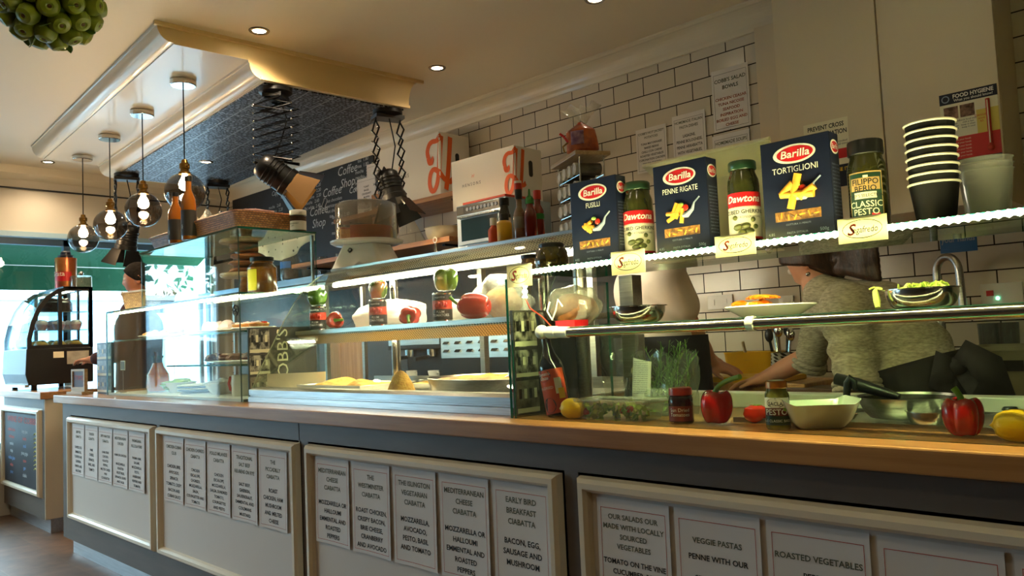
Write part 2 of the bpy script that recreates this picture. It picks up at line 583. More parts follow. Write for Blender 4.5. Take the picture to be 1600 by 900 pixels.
# dropped ceiling tray with two coves and a dark pressed-tin panel, turned 4 degrees
def tinmat():
    m, t, p = newmat('pressed_tin')
    tc = t.nodes.new('ShaderNodeTexCoord')
    v = t.nodes.new('ShaderNodeTexVoronoi')
    v.feature = 'DISTANCE_TO_EDGE'
    v.inputs['Scale'].default_value = 42
    t.links.new(tc.outputs['Object'], v.inputs['Vector'])
    n = t.nodes.new('ShaderNodeTexNoise')
    n.inputs['Scale'].default_value = 60
    n.inputs['Detail'].default_value = 3
    t.links.new(tc.outputs['Object'], n.inputs[0])
    mul = t.nodes.new('ShaderNodeMath'); mul.operation = 'MULTIPLY'
    t.links.new(v.outputs['Distance'], mul.inputs[0])
    t.links.new(n.outputs['Fac'], mul.inputs[1])
    r = t.nodes.new('ShaderNodeValToRGB')
    r.color_ramp.elements[0].position, r.color_ramp.elements[1].position = 0.02, 0.17
    r.color_ramp.elements[0].color = rgb(30, 33, 40)
    r.color_ramp.elements[1].color = rgb(160, 168, 180)
    t.links.new(mul.outputs[0], r.inputs[0])
    b = t.nodes.new('ShaderNodeTexBrick')
    b.offset = 0.0
    b.inputs['Color1'].default_value = (1, 1, 1, 1)
    b.inputs['Color2'].default_value = (1, 1, 1, 1)
    b.inputs['Mortar'].default_value = (0, 0, 0, 1)
    b.inputs['Scale'].default_value = 1
    b.inputs['Mortar Size'].default_value = 0.004
    b.inputs['Brick Width'].default_value = 0.62
    b.inputs['Row Height'].default_value = 0.155
    t.links.new(tc.outputs['Object'], b.inputs['Vector'])
    mx = t.nodes.new('ShaderNodeMix'); mx.data_type = 'RGBA'
    t.links.new(b.outputs['Fac'], mx.inputs[0])
    t.links.new(r.outputs[0], mx.inputs[6])
    mx.inputs[7].default_value = rgb(170, 174, 180)
    t.links.new(mx.outputs[2], p.inputs['Base Color'])
    p.inputs['Metallic'].default_value = 0.55
    p.inputs['Roughness'].default_value = 0.38
    bp = t.nodes.new('ShaderNodeBump')
    bp.inputs['Strength'].default_value = 0.7
    bp.inputs['Distance'].default_value = 0.006
    t.links.new(mul.outputs[0], bp.inputs['Height'])
    t.links.new(bp.outputs[0], p.inputs['Normal'])
    return m
M['tin'] = tinmat()
M['tray_end'] = pm('cream_tray_end_paint', (224, 196, 140), 0.5)
TA = Vector((-3.60, 1.437, 0))
TROT = radians(4)
# local frame: x towards the shop front (u), y towards the back wall (v)
def cove(v0, z0, v1, z1, n=7):
    """small fillet, concave quarter, small fillet from (v0,z0) down to (v1,z1)"""
    out = [(v0, z0-0.012)]
    a, b = v0+0.006, z0-0.014
    for i in range(n+1):
        t = i/n*pi/2
        out.append((a+(v1-0.006-a)*(1-cos(t)), b+(z1+0.006-b)*sin(t)))
    out.append((v1, z1+0.006))
    out.append((v1, z1))
    return out
prof = [(0, 2.72)]+cove(0, 2.72, 0.08, 2.63)+[(0.44, 2.63)]+cove(0.44, 2.63, 0.515, 2.54)
back = [(1.39, 2.54), (1.39, 2.55)]+[(1.40+0.08*(1-cos(i/6*pi/2)), 2.56+0.15*sin(i/6*pi/2)) for i in range(7)]+[(1.49, 2.72)]
full = prof+back
TM = Matrix.Translation(TA) @ Matrix.Rotation(pi-TROT, 4, 'Z') @ Matrix.Scale(-1, 4, Vector((0, 1, 0)))
def tray(mb, mat, pts, u0, u1):
    vs = [TM @ Vector((u0, v, z)) for v, z in pts]+[TM @ Vector((u1, v, z)) for v, z in pts]
    n = len(pts)
    mb.add(vs, [(i, i+1, n+i+1, n+i) for i in range(n-1)], mat, True)
mb = MB()
tray(mb, 'cove_paint', full, 0.0, 2.72)
n = len(full)
for u in (0.0, 2.72):
    mb.add([TM @ Vector((u, v, z)) for v, z in full], [tuple(range(n))], 'tray_end' if u == 0 else 'cove_paint')
mb.add([TM @ Vector((0, 0, 2.72)), TM @ Vector((0, 1.49, 2.72)), TM @ Vector((2.72, 1.49, 2.72)), TM @ Vector((2.72, 0, 2.72))], [(0, 1, 2, 3)], 'cove_paint')
# small moulding round the top of the tray's near end
mb.T = TM
mb.bx(-0.018, 0.0, -0.01, 1.5, 2.702, 2.72, 'tray_end')
mb.bx(-0.012, 0.0, 0.50, 1.40, 2.54, 2.556, 'tray_end')
mb.T = Matrix.Identity(4)
o = struct('ceiling_tray', mb, sharp=50)
mb = MB(); mb.bx(0.02, 2.66, 0.53, 1.375, 2.531, 2.539, 'tin')
o = struct('tin_ceiling', mb, recalc=True)
o.matrix_world = TM

# ------------------------------------------------------------------ outside the shop front
M['road'] = pm('road_asphalt', (120, 124, 128), 0.8, var=(140, 144, 148), vscale=3)
mb = MB(); mb.bx(-30, XL-0.15, -16, 14, -0.12, -0.06, 'road'); struct('ground_street', mb)
M['blue_front'] = pm('pale_blue_boards', (176, 206, 222), 0.6, var=(160, 194, 214), vscale=1.5)
M['pale_render'] = pm('pale_render', (206, 214, 218), 0.7)
mb = MB(); mb.bx(-15.2, -14.6, -14, 12, -0.1, 2.15, 'blue_front'); mb.bx(-15.25, -14.5, -14, 12, 2.15, 2.24, 'pale_render')
for i in range(12):
    mb.bx(-14.6, -14.55, -13+i*2.1, -12.8+i*2.1, -0.1, 2.15, 'pale_render')
struct('wall_street', mb)
mb = MB()
M['awning'] = pm('dark_green_canvas', (24, 92, 62), 0.75)
aw = thing('shop_awning', 'dark green canvas awning outside the shop window', 'awning', (-7.3, 0, 0))
mb = MB(); mb.add([(0, 0.75, 2.26), (0, 3.5, 2.26), (-0.62, 3.5, 2.02), (-0.62, 0.75, 2.02)], [(0, 1, 2, 3)], 'awning'); obj('canopy', mb, aw, solid=0.012)
mb = MB(); mb.bx(-0.63, -0.615, 0.75, 3.5, 1.80, 2.03, 'awning'); obj('valance', mb, aw)
mb = MB(); mb.tube([(-0.61, 0.75, 2.03), (-0.61, 3.5, 2.03)], 0.015, 'white'); obj('front_bar', mb, aw)

# a parked car in the street
M['car'] = pm('silver_car_paint', (214, 220, 226), 0.18, 0.3, coat=0.8)
M['carglass'] = pm('dark_car_glass', (34, 60, 72), 0.06, coat=0.6)
car = thing('car', 'silver hatchback parked in the street outside the shop', 'car', (-10.2, -0.9, -0.06))
side = [(-2.05, 0.35), (-2.08, 0.62), (-1.95, 0.82), (-1.05, 0.95), (-0.45, 1.38), (0.2, 1.48), (1.1, 1.44), (1.75, 1.0), (2.02, 0.92), (2.06, 0.45), (1.95, 0.3), (-1.95, 0.28)]
mb = MB()
def carsec(w, inset):
    return [((inset if z > 0.98 else 0), y, z) for y, z in side]
N = len(side)
vs = [(0.82-(0.16 if z > 1.2 else 0), y, z) for y, z in side]+[(-0.82+(0.16 if z > 1.2 else 0), y, z) for y, z in side]
mb.add(vs, [(i, (i+1) % N, N+(i+1) % N, N+i) for i in range(N)]+[tuple(range(N))[::-1], tuple(range(N, 2*N))], 'car')
obj('body', mb, car, bevel=0.05)
for sx in (1, -1):
    mb = MB(); mb.add([(sx*0.815, -0.95, 0.97), (sx*0.70, -0.42, 1.33), (sx*0.675, 0.2, 1.42), (sx*0.675, 1.0, 1.39), (sx*0.80, 1.55, 1.03)], [(0, 1, 2, 3, 4)], 'carglass'); obj('side_window', mb, car, solid=0.03)
mb = MB(); mb.add([(0.72, -1.02, 0.985), (-0.72, -1.02, 0.985), (-0.62, -0.48, 1.375), (0.62, -0.48, 1.375)], [(0, 1, 2, 3)], 'carglass'); obj('windscreen', mb, car, solid=0.03)
for sx in (0.78, -0.78):
    for y in (-1.3, 1.35):
        mb = MB(); mb.T = Matrix.Translation((sx, y, 0.31)) @ Matrix.Rotation(pi/2, 4, 'Y')
        mb.lathe([(0, -0.09), (0.22, -0.1), (0.31, -0.08), (0.31, 0.08), (0.22, 0.1), (0, 0.09)], 'rubber', 24); mb.cyl((0, 0, -0.11), 0.19, 0.22, 'chrome', 20)
        obj('wheel', mb, car)
# a tree beyond the wall across the street
M['leaf_far'] = pm('street_tree_leaves', (78, 128, 110), 0.7, var=(50, 96, 84), vscale=6)
M['bark'] = pm('bark', (86, 70, 56), 0.9)
tr = thing('street_tree', 'bushy street tree rising behind the wall across the road', 'tree', (-17, -3.6, -0.06))
mb = MB(); mb.tube([(0, 0, 0), (0.05, 0, 1.2), (0, 0.1, 2.4)], [0.14, 0.1, 0.05], 'bark'); obj('trunk', mb, tr)
mb = MB()
R = random.Random(5)
for i in range(260):
    a, b, q = R.uniform(0, 2*pi), R.uniform(-0.9, 1), R.uniform(0.5, 1.0)
    c = Vector((cos(a)*sqrt(1-b*b)*0.95, sin(a)*sqrt(1-b*b)*1.15, 2.5+b*0.75))*1.0
    d = Vector((R.gauss(0, 1), R.gauss(0, 1), R.gauss(0, 1))).normalized()
    e = d.orthogonal().normalized()
    L, w = 0.3*q, 0.09*q
    mb.add([c, c+d*L*0.5+e*w, c+d*L, c+d*L*0.5-e*w], [(0, 1, 2, 3)], 'leaf_far')
obj('foliage', mb, tr, recalc=False)

# ------------------------------------------------------------------ downlights
M['spot_lens'] = emat('downlight_lens', (255, 236, 200), 14.0)
M['nickel'] = pm('brushed_nickel', (150, 140, 124), 0.25, 1.0)
def downlight(p, z, label, power, col=(1.0, 0.80, 0.55), spot=2.4):
    t = thing('downlight', label, 'downlight', (p.x, p.y, z), group='recessed ceiling downlights')
    mb = MB(); mb.lathe([(0.032, -0.001), (0.036, -0.006), (0.046, -0.005), (0.05, 0.0), (0.05, 0.002), (0.032, 0.002)], 'nickel', 32); obj('trim_ring', mb, t)
    mb = MB(); mb.lathe([(0, 0.001), (0.031, 0.001), (0.031, -0.0008), (0, -0.0015)], 'spot_lens', 24); obj('lens', mb, t)
    l = bpy.data.lights.new('downlight_beam', 'SPOT')
    l.energy, l.color, l.spot_size, l.spot_blend, l.shadow_soft_size = power, col, spot, 0.9, 0.03
    o = bpy.data.objects.new('downlight_beam', l)
    COL.objects.link(o)
    o.parent = t
    o.location = (0, 0, -0.02)
    return t
downlight(at(405, 48, z=CEIL), CEIL, 'recessed downlight beside the near end of the ceiling tray', 15)
downlight(at(683, 106, z=CEIL), CEIL, 'recessed downlight above the white cartons', 2.5)
downlight(at(930, -1, z=CEIL), CEIL, 'recessed downlight at the top edge above the tiled wall', 1.2)
downlight(at(75, 253, z=CEIL), CEIL, 'recessed downlight near the shop front bulkhead', 9)
downlight(at(322, 253, z=2.531), 2.531, 'recessed downlight in the dark pressed tin panel', 8)
for k, (x, y, pw) in enumerate(((-5.4, 0.2, 14), (-3.9, 0.1, 12), (-2.2, 0.2, 3), (-0.4, 0.3, 3.5), (-0.9, 2.6, 0.5))):  # unseen downlights, added only for their light on the room
    downlight(Vector((x, y, 0)), CEIL, 'added downlight out of view, '+('above the far left of the shop floor', 'above the left of the shop floor', 'above the middle of the shop floor', 'above the right of the shop floor', 'above the cooks')[k], pw)
# ================================================================== THE COUNTER
ZT = 0.959
sc = thing('service_counter', 'long grey panelled service counter with oak worktop and menu sheets', 'counter', (-2.6, 1.55, 0))
sc_o = Vector(sc.location)
def L(mb):
    mb.T = Matrix.Translation(-sc_o)
    return mb
X0, X1 = -5.40, 0.9
mb = L(MB()); mb.bx(X0+0.0, -2.641, 1.555, 2.38, 0.10, ZT-0.048, 'counter_grey'); mb.bx(-2.636, X1, 1.555, 2.38, 0.10, ZT-0.048, 'counter_grey'); obj('body_panel', mb, sc)
mb = L(MB()); mb.bx(X0-0.09, X1+0.05, 1.528, 2.40, ZT-0.048, ZT, 'worktop'); obj('worktop', mb, sc, bevel=0.004)
mb = L(MB()); mb.bx(X0+0.03, X1, 1.60, 2.32, 0.0, 0.10, 'plinth_metal'); obj('kick_plate', mb, sc)
mprof = [(0, 0), (0.007, 0), (0.011, 0.02), (0.02, 0.03), (0.034, 0.03), (0.042, 0.02), (0.046, 0.007), (0.046, 0)]   # (across, out)
def frame(x0, x1, z0, z1):
    mb = L(MB())
    inner = 0.046
    P = []
    for (cx, cz, dx, dz) in ((x0, z0, 1, 1), (x1, z0, -1, 1), (x1, z1, -1, -1), (x0, z1, 1, -1)):
        P.append([(cx+dx*a, 1.555-o, cz+dz*a) for a, o in mprof])
    k = len(mprof)
    for i in range(4):
        A, B = P[i], P[(i+1) % 4]
        mb.add(A+B, [(j, j+1, k+j+1, k+j) for j in range(k-1)], 'cream_gloss', False)
    return mb
panels = [(-5.25, -3.955), (-3.925, -2.625), (-2.577, -1.343), (-1.297, 0.02)]
for a, b in panels:
    f = obj('panel_frame', frame(a, b, 0.224, 0.842), sc)
    mb = L(MB()); mb.bx(a+0.03, b-0.03, 1.548, 1.556, 0.25, 0.815, 'panel_white'); obj('panel_board', mb, f)

def sheet(x, z, w, h, head, body, label, hs=0.0185, bs=0.0185, red='ink_redbrown', gap=0.045, y=1.546, curl=0.004, top=0.035, grp='menu sheets on the counter front'):
    t = thing('menu_sheet', label, 'menu sheet', (x, y, z), group=grp)
    def c(u, v):
        uu = (u-0.5)*w
        return (uu, -0.0012-curl*(2*u-1)**2*(0.4+0.6*(1-v))-0.002*(1-v), -h+v*h)
    mb = MB(); mb.grid(c, 8, 8, 'paper'); obj('paper', mb, t)
    mb = MB()
    bw, m = 0.0011, 0.011
    def line(u0, u1, v0, v1):
        n = 8
        def g(u, v):
            p = c(u0+(u1-u0)*u, v0+(v1-v0)*v)
            return (p[0], p[1]-0.0006, p[2])
        mb.grid(g, n, n, red, False)
    mu, mv = m/w, (m*2.2)/h
    line(mu, 1-mu, 1-mv, 1-mv+bw/h*1.2)
    line(mu, 1-mu, m/h, m/h+bw/h*1.2)
    line(mu, mu+bw/w, m/h, 1-mv)
    line(1-mu-bw/w, 1-mu, m/h, 1-mv)
    obj('border', mb, t)
    def put(s, size, mat, name, zt, space=1.35):
        if not s:
            return zt
        b = MB()
        text(b, s, size, mat, (0, 0, 0), FRONT, bold=0.02, space=space)
        xs = [v.x for v in b.v]
        wd = max(xs)-min(xs)
        k = min(1.0, (w-0.03)/wd)
        room = h+zt-0.02
        q = min(1.0, room/-min(v.z for v in b.v)) if room > 0.03 else 1.0
        b.v = [Vector((v.x*min(k, q*1.15), 0, zt+v.z*q)) for v in b.v]
        for v in b.v:
            u, vv = v.x/w+0.5, (v.z+h)/h
            v.y = c(u, vv)[1]-0.0007
        obj(name, b, t, weld=False, recalc=False)
        return min(v.z for v in b.v)
    zt = put(head, hs, 'ink_green', 'heading', -top)
    put(body, bs, 'ink', 'lettering', zt-gap)
    return t
P1 = [('BEEF DEL\nCIABATTA', 'CHEESE, EGG\nEMMENTAL,\nTOPSIDE AND\nGHERKIN,\nONION, AND\nMUSTARD', 'far left menu sheet of the counter front, beef ciabatta'),
      ('TURKISH\nCIABATTA', 'HAM,\nCHEESE,\nSPINACH,\nBASIL, AND\nTOMATO', 'menu sheet second from the far left, Turkish ciabatta'),
      ('SPIT HAM PORK\nCIABATTA', 'HAM, PORK\nCHICKEN,\nROASTED\nPEPPERS,\nMELTED CHEESE\nAND\nCOURGETTES', 'menu sheet third from the far left, ham and pork ciabatta'),
      ('MEDITERRANEAN\nCHICKEN', 'HAM OR CHICKEN\n\nMOZZARELLA,\nROASTED\nVEGETABLES,\nSPINACH, OLIVES\nAND SALSA', 'menu sheet headed Mediterranean chicken in the leftmost panel'),
      ('PARMIGIANA\nPICCOLA FORD', 'PARMA HAM,\nSALAME,\nMOZZARELLA,\nPESTO,\nAUBERGINE,\nPEPPERS AND\nTOMATO', 'menu sheet listing parma ham, last in the leftmost panel')]
P2 = [('CHICKEN CUBAN\nCLUB', 'CHICKEN, BRIE,\nAVOCADO,\nSPINACH,\nTOMATO, CRISPY\nBACON AND\nCUBAN SAUCE', 'menu sheet headed Chicken Cuban Club'),
      ('CHICKEN CHORIZO\nCIABATTA', 'CHICKEN\nESCALOPE,\nCHORIZO,\nMOZZARELLA,\nSALSA,\nCOURGETTES AND\nTOMATO', 'menu sheet headed Chicken Chorizo Ciabatta'),
      ('POLLO MILANESE\nCIABATTA', 'CHICKEN\nESCALOPE,\nMOZZARELLA,\nSALSA, SUNDRIED\nTOMATO,\nCOURGETTES\nAND PESTO', 'menu sheet headed Pollo Milanese Ciabatta'),
      ('TRADITIONAL\nSALT BEEF\nREUBENS ON RYE', 'SALT BEEF,\nGHERKIN,\nSAUERKRAUT,\nEMMENTAL AND\nCOLEMANS\nMUSTARD', 'menu sheet headed Traditional Salt Beef'),
      ('THE\nPICCADILLY\nCIABATTA', 'ROAST\nCHICKEN, HAM\nMUSHROOM\nAND MELTED\nCHEESE', 'menu sheet headed The Piccadilly Ciabatta')]
P3 = [('MEDITERRANEAN\nCHEESE\nCIABATTA', 'MOZZARELLA OR\nHALLOUMI\nEMMENTAL AND\nROASTED\nPEPPERS', 'leftmost menu sheet of the third panel, Mediterranean Cheese Ciabatta'),
      ('THE\nWESTMINSTER\nCIABATTA', 'ROAST CHICKEN,\nCRISPY BACON,\nBRIE CHEESE,\nCRANBERRY\nAND AVOCADO', 'menu sheet headed The Westminster Ciabatta'),
      ('THE ISLINGTON\nVEGETARIAN\nCIABATTA', 'MOZZARELLA,\nAVOCADO,\nPESTO, BASIL\nAND TOMATO', 'menu sheet headed The Islington Vegetarian Ciabatta'),
      ('MEDITERRANEAN\nCHEESE\nCIABATTA', 'MOZZARELLA OR\nHALLOUMI\nEMMENTAL AND\nROASTED\nPEPPERS', 'second Mediterranean Cheese Ciabatta menu sheet, left of Early Bird Breakfast'),
      ('EARLY BIRD\nBREAKFAST\nCIABATTA', 'BACON, EGG,\nSAUSAGE AND\nMUSHROOM', 'menu sheet headed Early Bird Breakfast Ciabatta')]
P4 = [('OUR SALADS OUR\nMADE WITH LOCALLY\nSOURCED\nVEGETABLES', 'TOMATO ON THE VINE\nCUCUMBER, RED\nONIONS, CARROTS\nOLIVES, AVOCADO\nAND LEAVES', 'menu sheet about salads of locally sourced vegetables'),
      ('\nVEGGIE PASTAS', 'PENNE WITH OUR\n\nSELECTION OF\n\nVEGETABLES', 'menu sheet headed Veggie Pastas'),
      ('\nROASTED VEGETABLES', 'PEPPERS\n\nCOURGETTES', 'menu sheet headed Roasted Vegetables'),
      ("\n\nCOBB'S SALADS", 'CHICKEN', "menu sheet headed Cobb's Salads at the lower right"),
      ('', '', 'blank topped menu sheet at the lower right corner')]
for k, (h, b, lab) in enumerate(P1):
    sheet(-5.075+k*0.222, 0.794, 0.208, 0.297, h, b, lab, 0.02, 0.0205, gap=0.045)
for k, (h, b, lab) in enumerate(P2):
    sheet(-3.735+k*0.229, 0.794, 0.212, 0.30, h, b, lab, 0.021, 0.0215, gap=0.035 if k > 2 else 0.045)
for k, (h, b, lab) in enumerate(P3):
    sheet(-2.408+k*0.2285, 0.794, 0.209, 0.297, h, b, lab, 0.0215, 0.0215, 'ink_red', gap=0.035)
for k, (h, b, lab) in enumerate(P4):
    sheet(-1.128+k*0.222, 0.790, 0.208, 0.297, h, b, lab, 0.0172, 0.0172, 'ink_red', gap=0.022)

# second counter at the shop front with a chalkboard in its front
c2 = thing('side_counter', 'short grey counter by the shop front with a chalkboard set in it', 'counter', (-6.6, 1.64, 0))
o2 = Vector(c2.location)
def L2(mb):
    mb.T = Matrix.Translation(-o2)
    return mb
XE = -6.06
mb = L2(MB()); mb.bx(-7.08, XE, 1.63, 2.25, 0.10, 0.912, 'counter_grey'); obj('body_panel', mb, c2)
mb = L2(MB()); mb.bx(XE, XE+0.012, 1.632, 2.25, 0.10, 0.912, 'cream_gloss'); obj('end_panel', mb, c2)
mb = L2(MB()); mb.bx(-7.08, XE+0.03, 1.60, 2.28, 0.912, 0.96, 'worktop'); obj('worktop', mb, c2, bevel=0.004)
mb = L2(MB()); mb.bx(-7.08, XE-0.01, 1.67, 2.22, 0, 0.10, 'plinth_metal'); obj('kick_plate', mb, c2)
def frame2(x0, x1, z0, z1, y):
    mb = L2(MB()); P = []
    for (cx, cz, dx, dz) in ((x0, z0, 1, 1), (x1, z0, -1, 1), (x1, z1, -1, -1), (x0, z1, 1, -1)):
        P.append([(cx+dx*a, y-o, cz+dz*a) for a, o in mprof])
    k = len(mprof)
    for i in range(4):
        A, B = P[i], P[(i+1) % 4]
        mb.add(A+B, [(j, j+1, k+j+1, k+j) for j in range(k-1)], 'cream_gloss')
    return mb
f2 = obj('panel_frame', frame2(-7.07, -6.10, 0.235, 0.845, 1.63), c2)
cb = thing('chalkboard', 'chalkboard with coloured chalk menu on the side counter', 'chalkboard', (-6.585, 1.628, 0.54))
mb = MB(); mb.bx(-0.43, 0.43, -0.008, 0.0, -0.255, 0.255, 'chalkboard'); obj('slate', mb, cb)
mb = MB(); text(mb, 'WINE OF COBBS', 0.062, 'chalk_red', (0.02, -0.009, 0.24), width=0.74); obj('chalk_heading', mb, cb, weld=False, recalc=False)
for i, (s, m_) in enumerate((('coffee & cake', 'chalk_red'), ('red house', 'chalk_red'), ('merlot', 'chalk'), ('rioja', 'chalk'), ('malbec glass', 'chalk_blue'), ('white', 'chalk_red'), ('pinot', 'chalk_blue'))):
    mb = MB()
    text(mb, s, 0.036, m_, (-0.24, -0.009, 0.15-i*0.052), bold=0.004)
    text(mb, ('large glass', 'bottle', 'small', 'pinot grigio', 'soave', 'gavi', 'chablis')[i], 0.036, ('chalk', 'chalk_red', 'chalk_blue')[i % 3], (0.1, -0.009, 0.15-i*0.052), bold=0.004)
    obj('chalk_line', mb, cb, weld=False, recalc=False)
mb = MB()
for i in range(9):
    z = -0.12+i*0.03
    mb.tube([(0.33, -0.0095, z), (0.36+0.02*(i % 2), -0.0095, z+0.014), (0.39, -0.0095, z+0.004)], 0.003, 'chalk_yellow', 5)
obj('chalk_drawing', mb, cb)
# ================================================================== GLASS CABINET, HEATED DISPLAY AND THEIR CONTENTS
def pane(mb, x0, x1, y0, y1, z0, z1, g='glass', e='glass_edge'):
    """a glass slab whose two large faces are clear and whose narrow edges are green"""
    d = [abs(x1-x0), abs(y1-y0), abs(z1-z0)]
    thin = d.index(min(d))
    vs = [(x, y, z) for x in (x0, x1) for y in (y0, y1) for z in (z0, z1)]
    fs = {0: [(0, 1, 3, 2), (4, 6, 7, 5)], 1: [(0, 4, 5, 1), (2, 3, 7, 6)], 2: [(0, 2, 6, 4), (1, 5, 7, 3)]}
    for a in range(3):
        mb.add(vs, fs[a], g if a == thin else e)
M['led'] = emat('white_led', (255, 246, 214), 30.0)
M['led_green'] = emat('cool_led_strip', (252, 248, 178), 52.0)
M['led_soft'] = emat('soft_led', (255, 236, 186), 16.0)

def ledtube(pts, r, mat, bead=0.012, amp=0.35, n=8):
    """a strip of beads of light as one wavy tube"""
    P, rr = [], []
    for a, b in zip(pts[:-1], pts[1:]):
        a, b = Vector(a), Vector(b)
        k = max(2, int((b-a).length/bead*4))
        for i in range(k):
            P.append(a.lerp(b, i/k))
            rr.append(r*(1-amp*0.5+amp*0.5*cos(2*pi*i/4)))
    P.append(Vector(pts[-1])); rr.append(r)
    mb = MB(); mb.tube(P, rr, mat, n)
    return mb

GX0, GXU, GX1, GY = -4.93, -4.385, -3.285, 1.655
gc = thing('glass_cabinet', 'two tier glass cabinet with lit shelf and pastries on the counter', 'display cabinet', (0, 0, ZT))
def GC(name, fn, parent=None, **k):
    mb = MB(); mb.T = Matrix.Translation((0, 0, -ZT)); fn(mb); return obj(name, mb, parent or gc, **k)
GC('front_pane', lambda m: pane(m, GX0, GX1, GY, GY+0.006, ZT+0.001, 1.438))
GC('front_pane', lambda m: pane(m, GXU, GX1, GY, GY+0.006, 1.446, 1.73))
GC('end_pane', lambda m: pane(m, GX1, GX1+0.008, GY, 2.05, ZT+0.001, 1.73))
GC('end_pane', lambda m: pane(m, GXU-0.006, GXU, GY, 2.05, 1.446, 1.73))
GC('end_pane', lambda m: pane(m, GX0-0.006, GX0, GY, 2.05, ZT+0.001, 1.438))
GC('top_pane', lambda m: pane(m, GXU-0.02, GX1+0.012, GY-0.006, 2.05, 1.731, 1.739, 'glass_green'))
GC('shelf', lambda m: pane(m, GX0, GX1, GY, 2.05, 1.438, 1.446))
GC('shelf', lambda m: pane(m, GX0+0.02, GX1-0.01, GY+0.03, 1.97, 1.268, 1.276))
GC('shelf', lambda m: pane(m, -4.2, GX1-0.01, GY+0.05, 1.97, 1.116, 1.124))
def gcb(m):
    m.bx(GX0, GX1, GY+0.01, 2.05, ZT+0.001, ZT+0.012, 'white')
GC('base_tray', gcb)
GC('corner_post', lambda m: m.box((GX1-0.012, 2.04, 1.345), (0.012, 0.012, 0.76), 'steel'))
GC('corner_post', lambda m: m.box((GXU+0.012, 2.04, 1.345), (0.012, 0.012, 0.76), 'steel'))
l = ledtube([(GX0+0.07, GY+0.016, 1.37), (GX0+0.07, GY+0.016, 1.43), (GX1-0.02, GY+0.016, 1.43)], 0.0055, 'led'); l.v = [v-Vector((0, 0, ZT)) for v in l.v]
obj('led_strip', l, gc)
def sticker(m):
    pts = [(-3.315+0.024*cos(a), GY-0.001, 1.366+0.024*sin(a)) for a in [2*pi*i/28 for i in range(28)]]
    m.tube(pts, 0.0028, 'ink', 6, closed=True)
    m.tube([(-3.332, GY-0.001, 1.383), (-3.298, GY-0.001, 1.349)], 0.0028, 'ink', 6)
    m.tube([(-3.33, GY-0.001, 1.362), (-3.305, GY-0.001, 1.372)], 0.003, 'ink', 6)
GC('sticker', sticker)

# printed partitions of old shop photographs at both ends of the heated display
def collagemat():
    m, t, p = newmat('photo_collage')
    g = t.nodes.new('ShaderNodeTexCoord')
    n = t.nodes.new('ShaderNodeTexNoise')
    n.inputs['Scale'].default_value = 34
    n.inputs['Detail'].default_value = 7
    mp = t.nodes.new('ShaderNodeMapping'); mp.inputs['Scale'].default_value = (1, 1, 0.7)
    t.links.new(g.outputs['Object'], mp.inputs[0])
    t.links.new(mp.outputs[0], n.inputs[0])
    r = t.nodes.new('ShaderNodeValToRGB')
    r.color_ramp.elements[0].position, r.color_ramp.elements[1].position = 0.42, 0.6
    r.color_ramp.elements[0].color = rgb(30, 28, 26)
    r.color_ramp.elements[1].color = rgb(186, 178, 162)
    t.links.new(n.outputs['Fac'], r.inputs[0])
    t.links.new(r.outputs[0], p.inputs['Base Color'])
    p.inputs['Roughness'].default_value = 0.35
    return m
M['collage'] = collagemat()
M['board_dark'] = pm('dark_grey_board', (64, 60, 54), 0.45)
M['photo_tone'] = pm('sepia_photo_print', (150, 140, 122), 0.4, var=(54, 50, 44), vscale=26)
def partition(x, y0, y1, z1, label, lettering=True, flip=1):
    t = thing('partition_panel', label, 'panel', (x, y0, ZT))
    mb = MB(); mb.bx(-0.006, 0.006, 0, y1-y0, 0.001, z1-ZT, 'board_dark'); obj('board', mb, t)
    h = z1-ZT
    for i, (a, b) in enumerate(((0.02, 0.33), (0.36, 0.62), (0.65, 0.98))):
        mb = MB(); mb.bx(0.006, 0.0075, 0.004, 0.10, h*a, h*b, 'collage' if i != 0 else 'photo_tone')
        # little street scene: roof line, windows and figures
        for k in range(4):
            mb.bx(0.0075, 0.008, 0.012+k*0.022, 0.024+k*0.022, h*(a+(b-a)*0.45), h*(a+(b-a)*0.75), 'card_cream' if k % 2 else 'black')
        mb.bx(0.0075, 0.008, 0.004, 0.10, h*(a+(b-a)*0.02), h*(a+(b-a)*0.16), 'card_cream')
        obj('photo_print', mb, t)
    if lettering:
        mb = MB()
        T = Matrix.Translation((0.0078, 0.16, h*0.12)) @ Matrix(((0, 0, 1, 0), (0, -1, 0, 0), (1, 0, 0, 0), (0, 0, 0, 1)))
        vs, fs = text_geo("COBB'S", 0.1, 'LEFT', 0.0, 1.0, 0.0)
        k = h*0.86/(max(v.x for v in vs)-min(v.x for v in vs))
        T = Matrix.Translation((0.0078, 0.128, h*0.1)) @ Matrix(((0, 0, 1, 0), (0, -1, 0, 0), (1, 0, 0, 0), (0, 0, 0, 1)))
        mb.add([T @ Vector((v.x*k, v.y*k*0.9, 0)) for v in vs], fs, 'card_cream')
        obj('lettering', mb, t, weld=False, recalc=False)
    return t
partition(-3.26, 1.68, 2.02, 1.285, 'dark partition with old photographs and upright lettering left of the heated display')
partition(-1.612, 1.66, 2.0, 1.27, 'dark partition with old photographs right of the heated display', False)
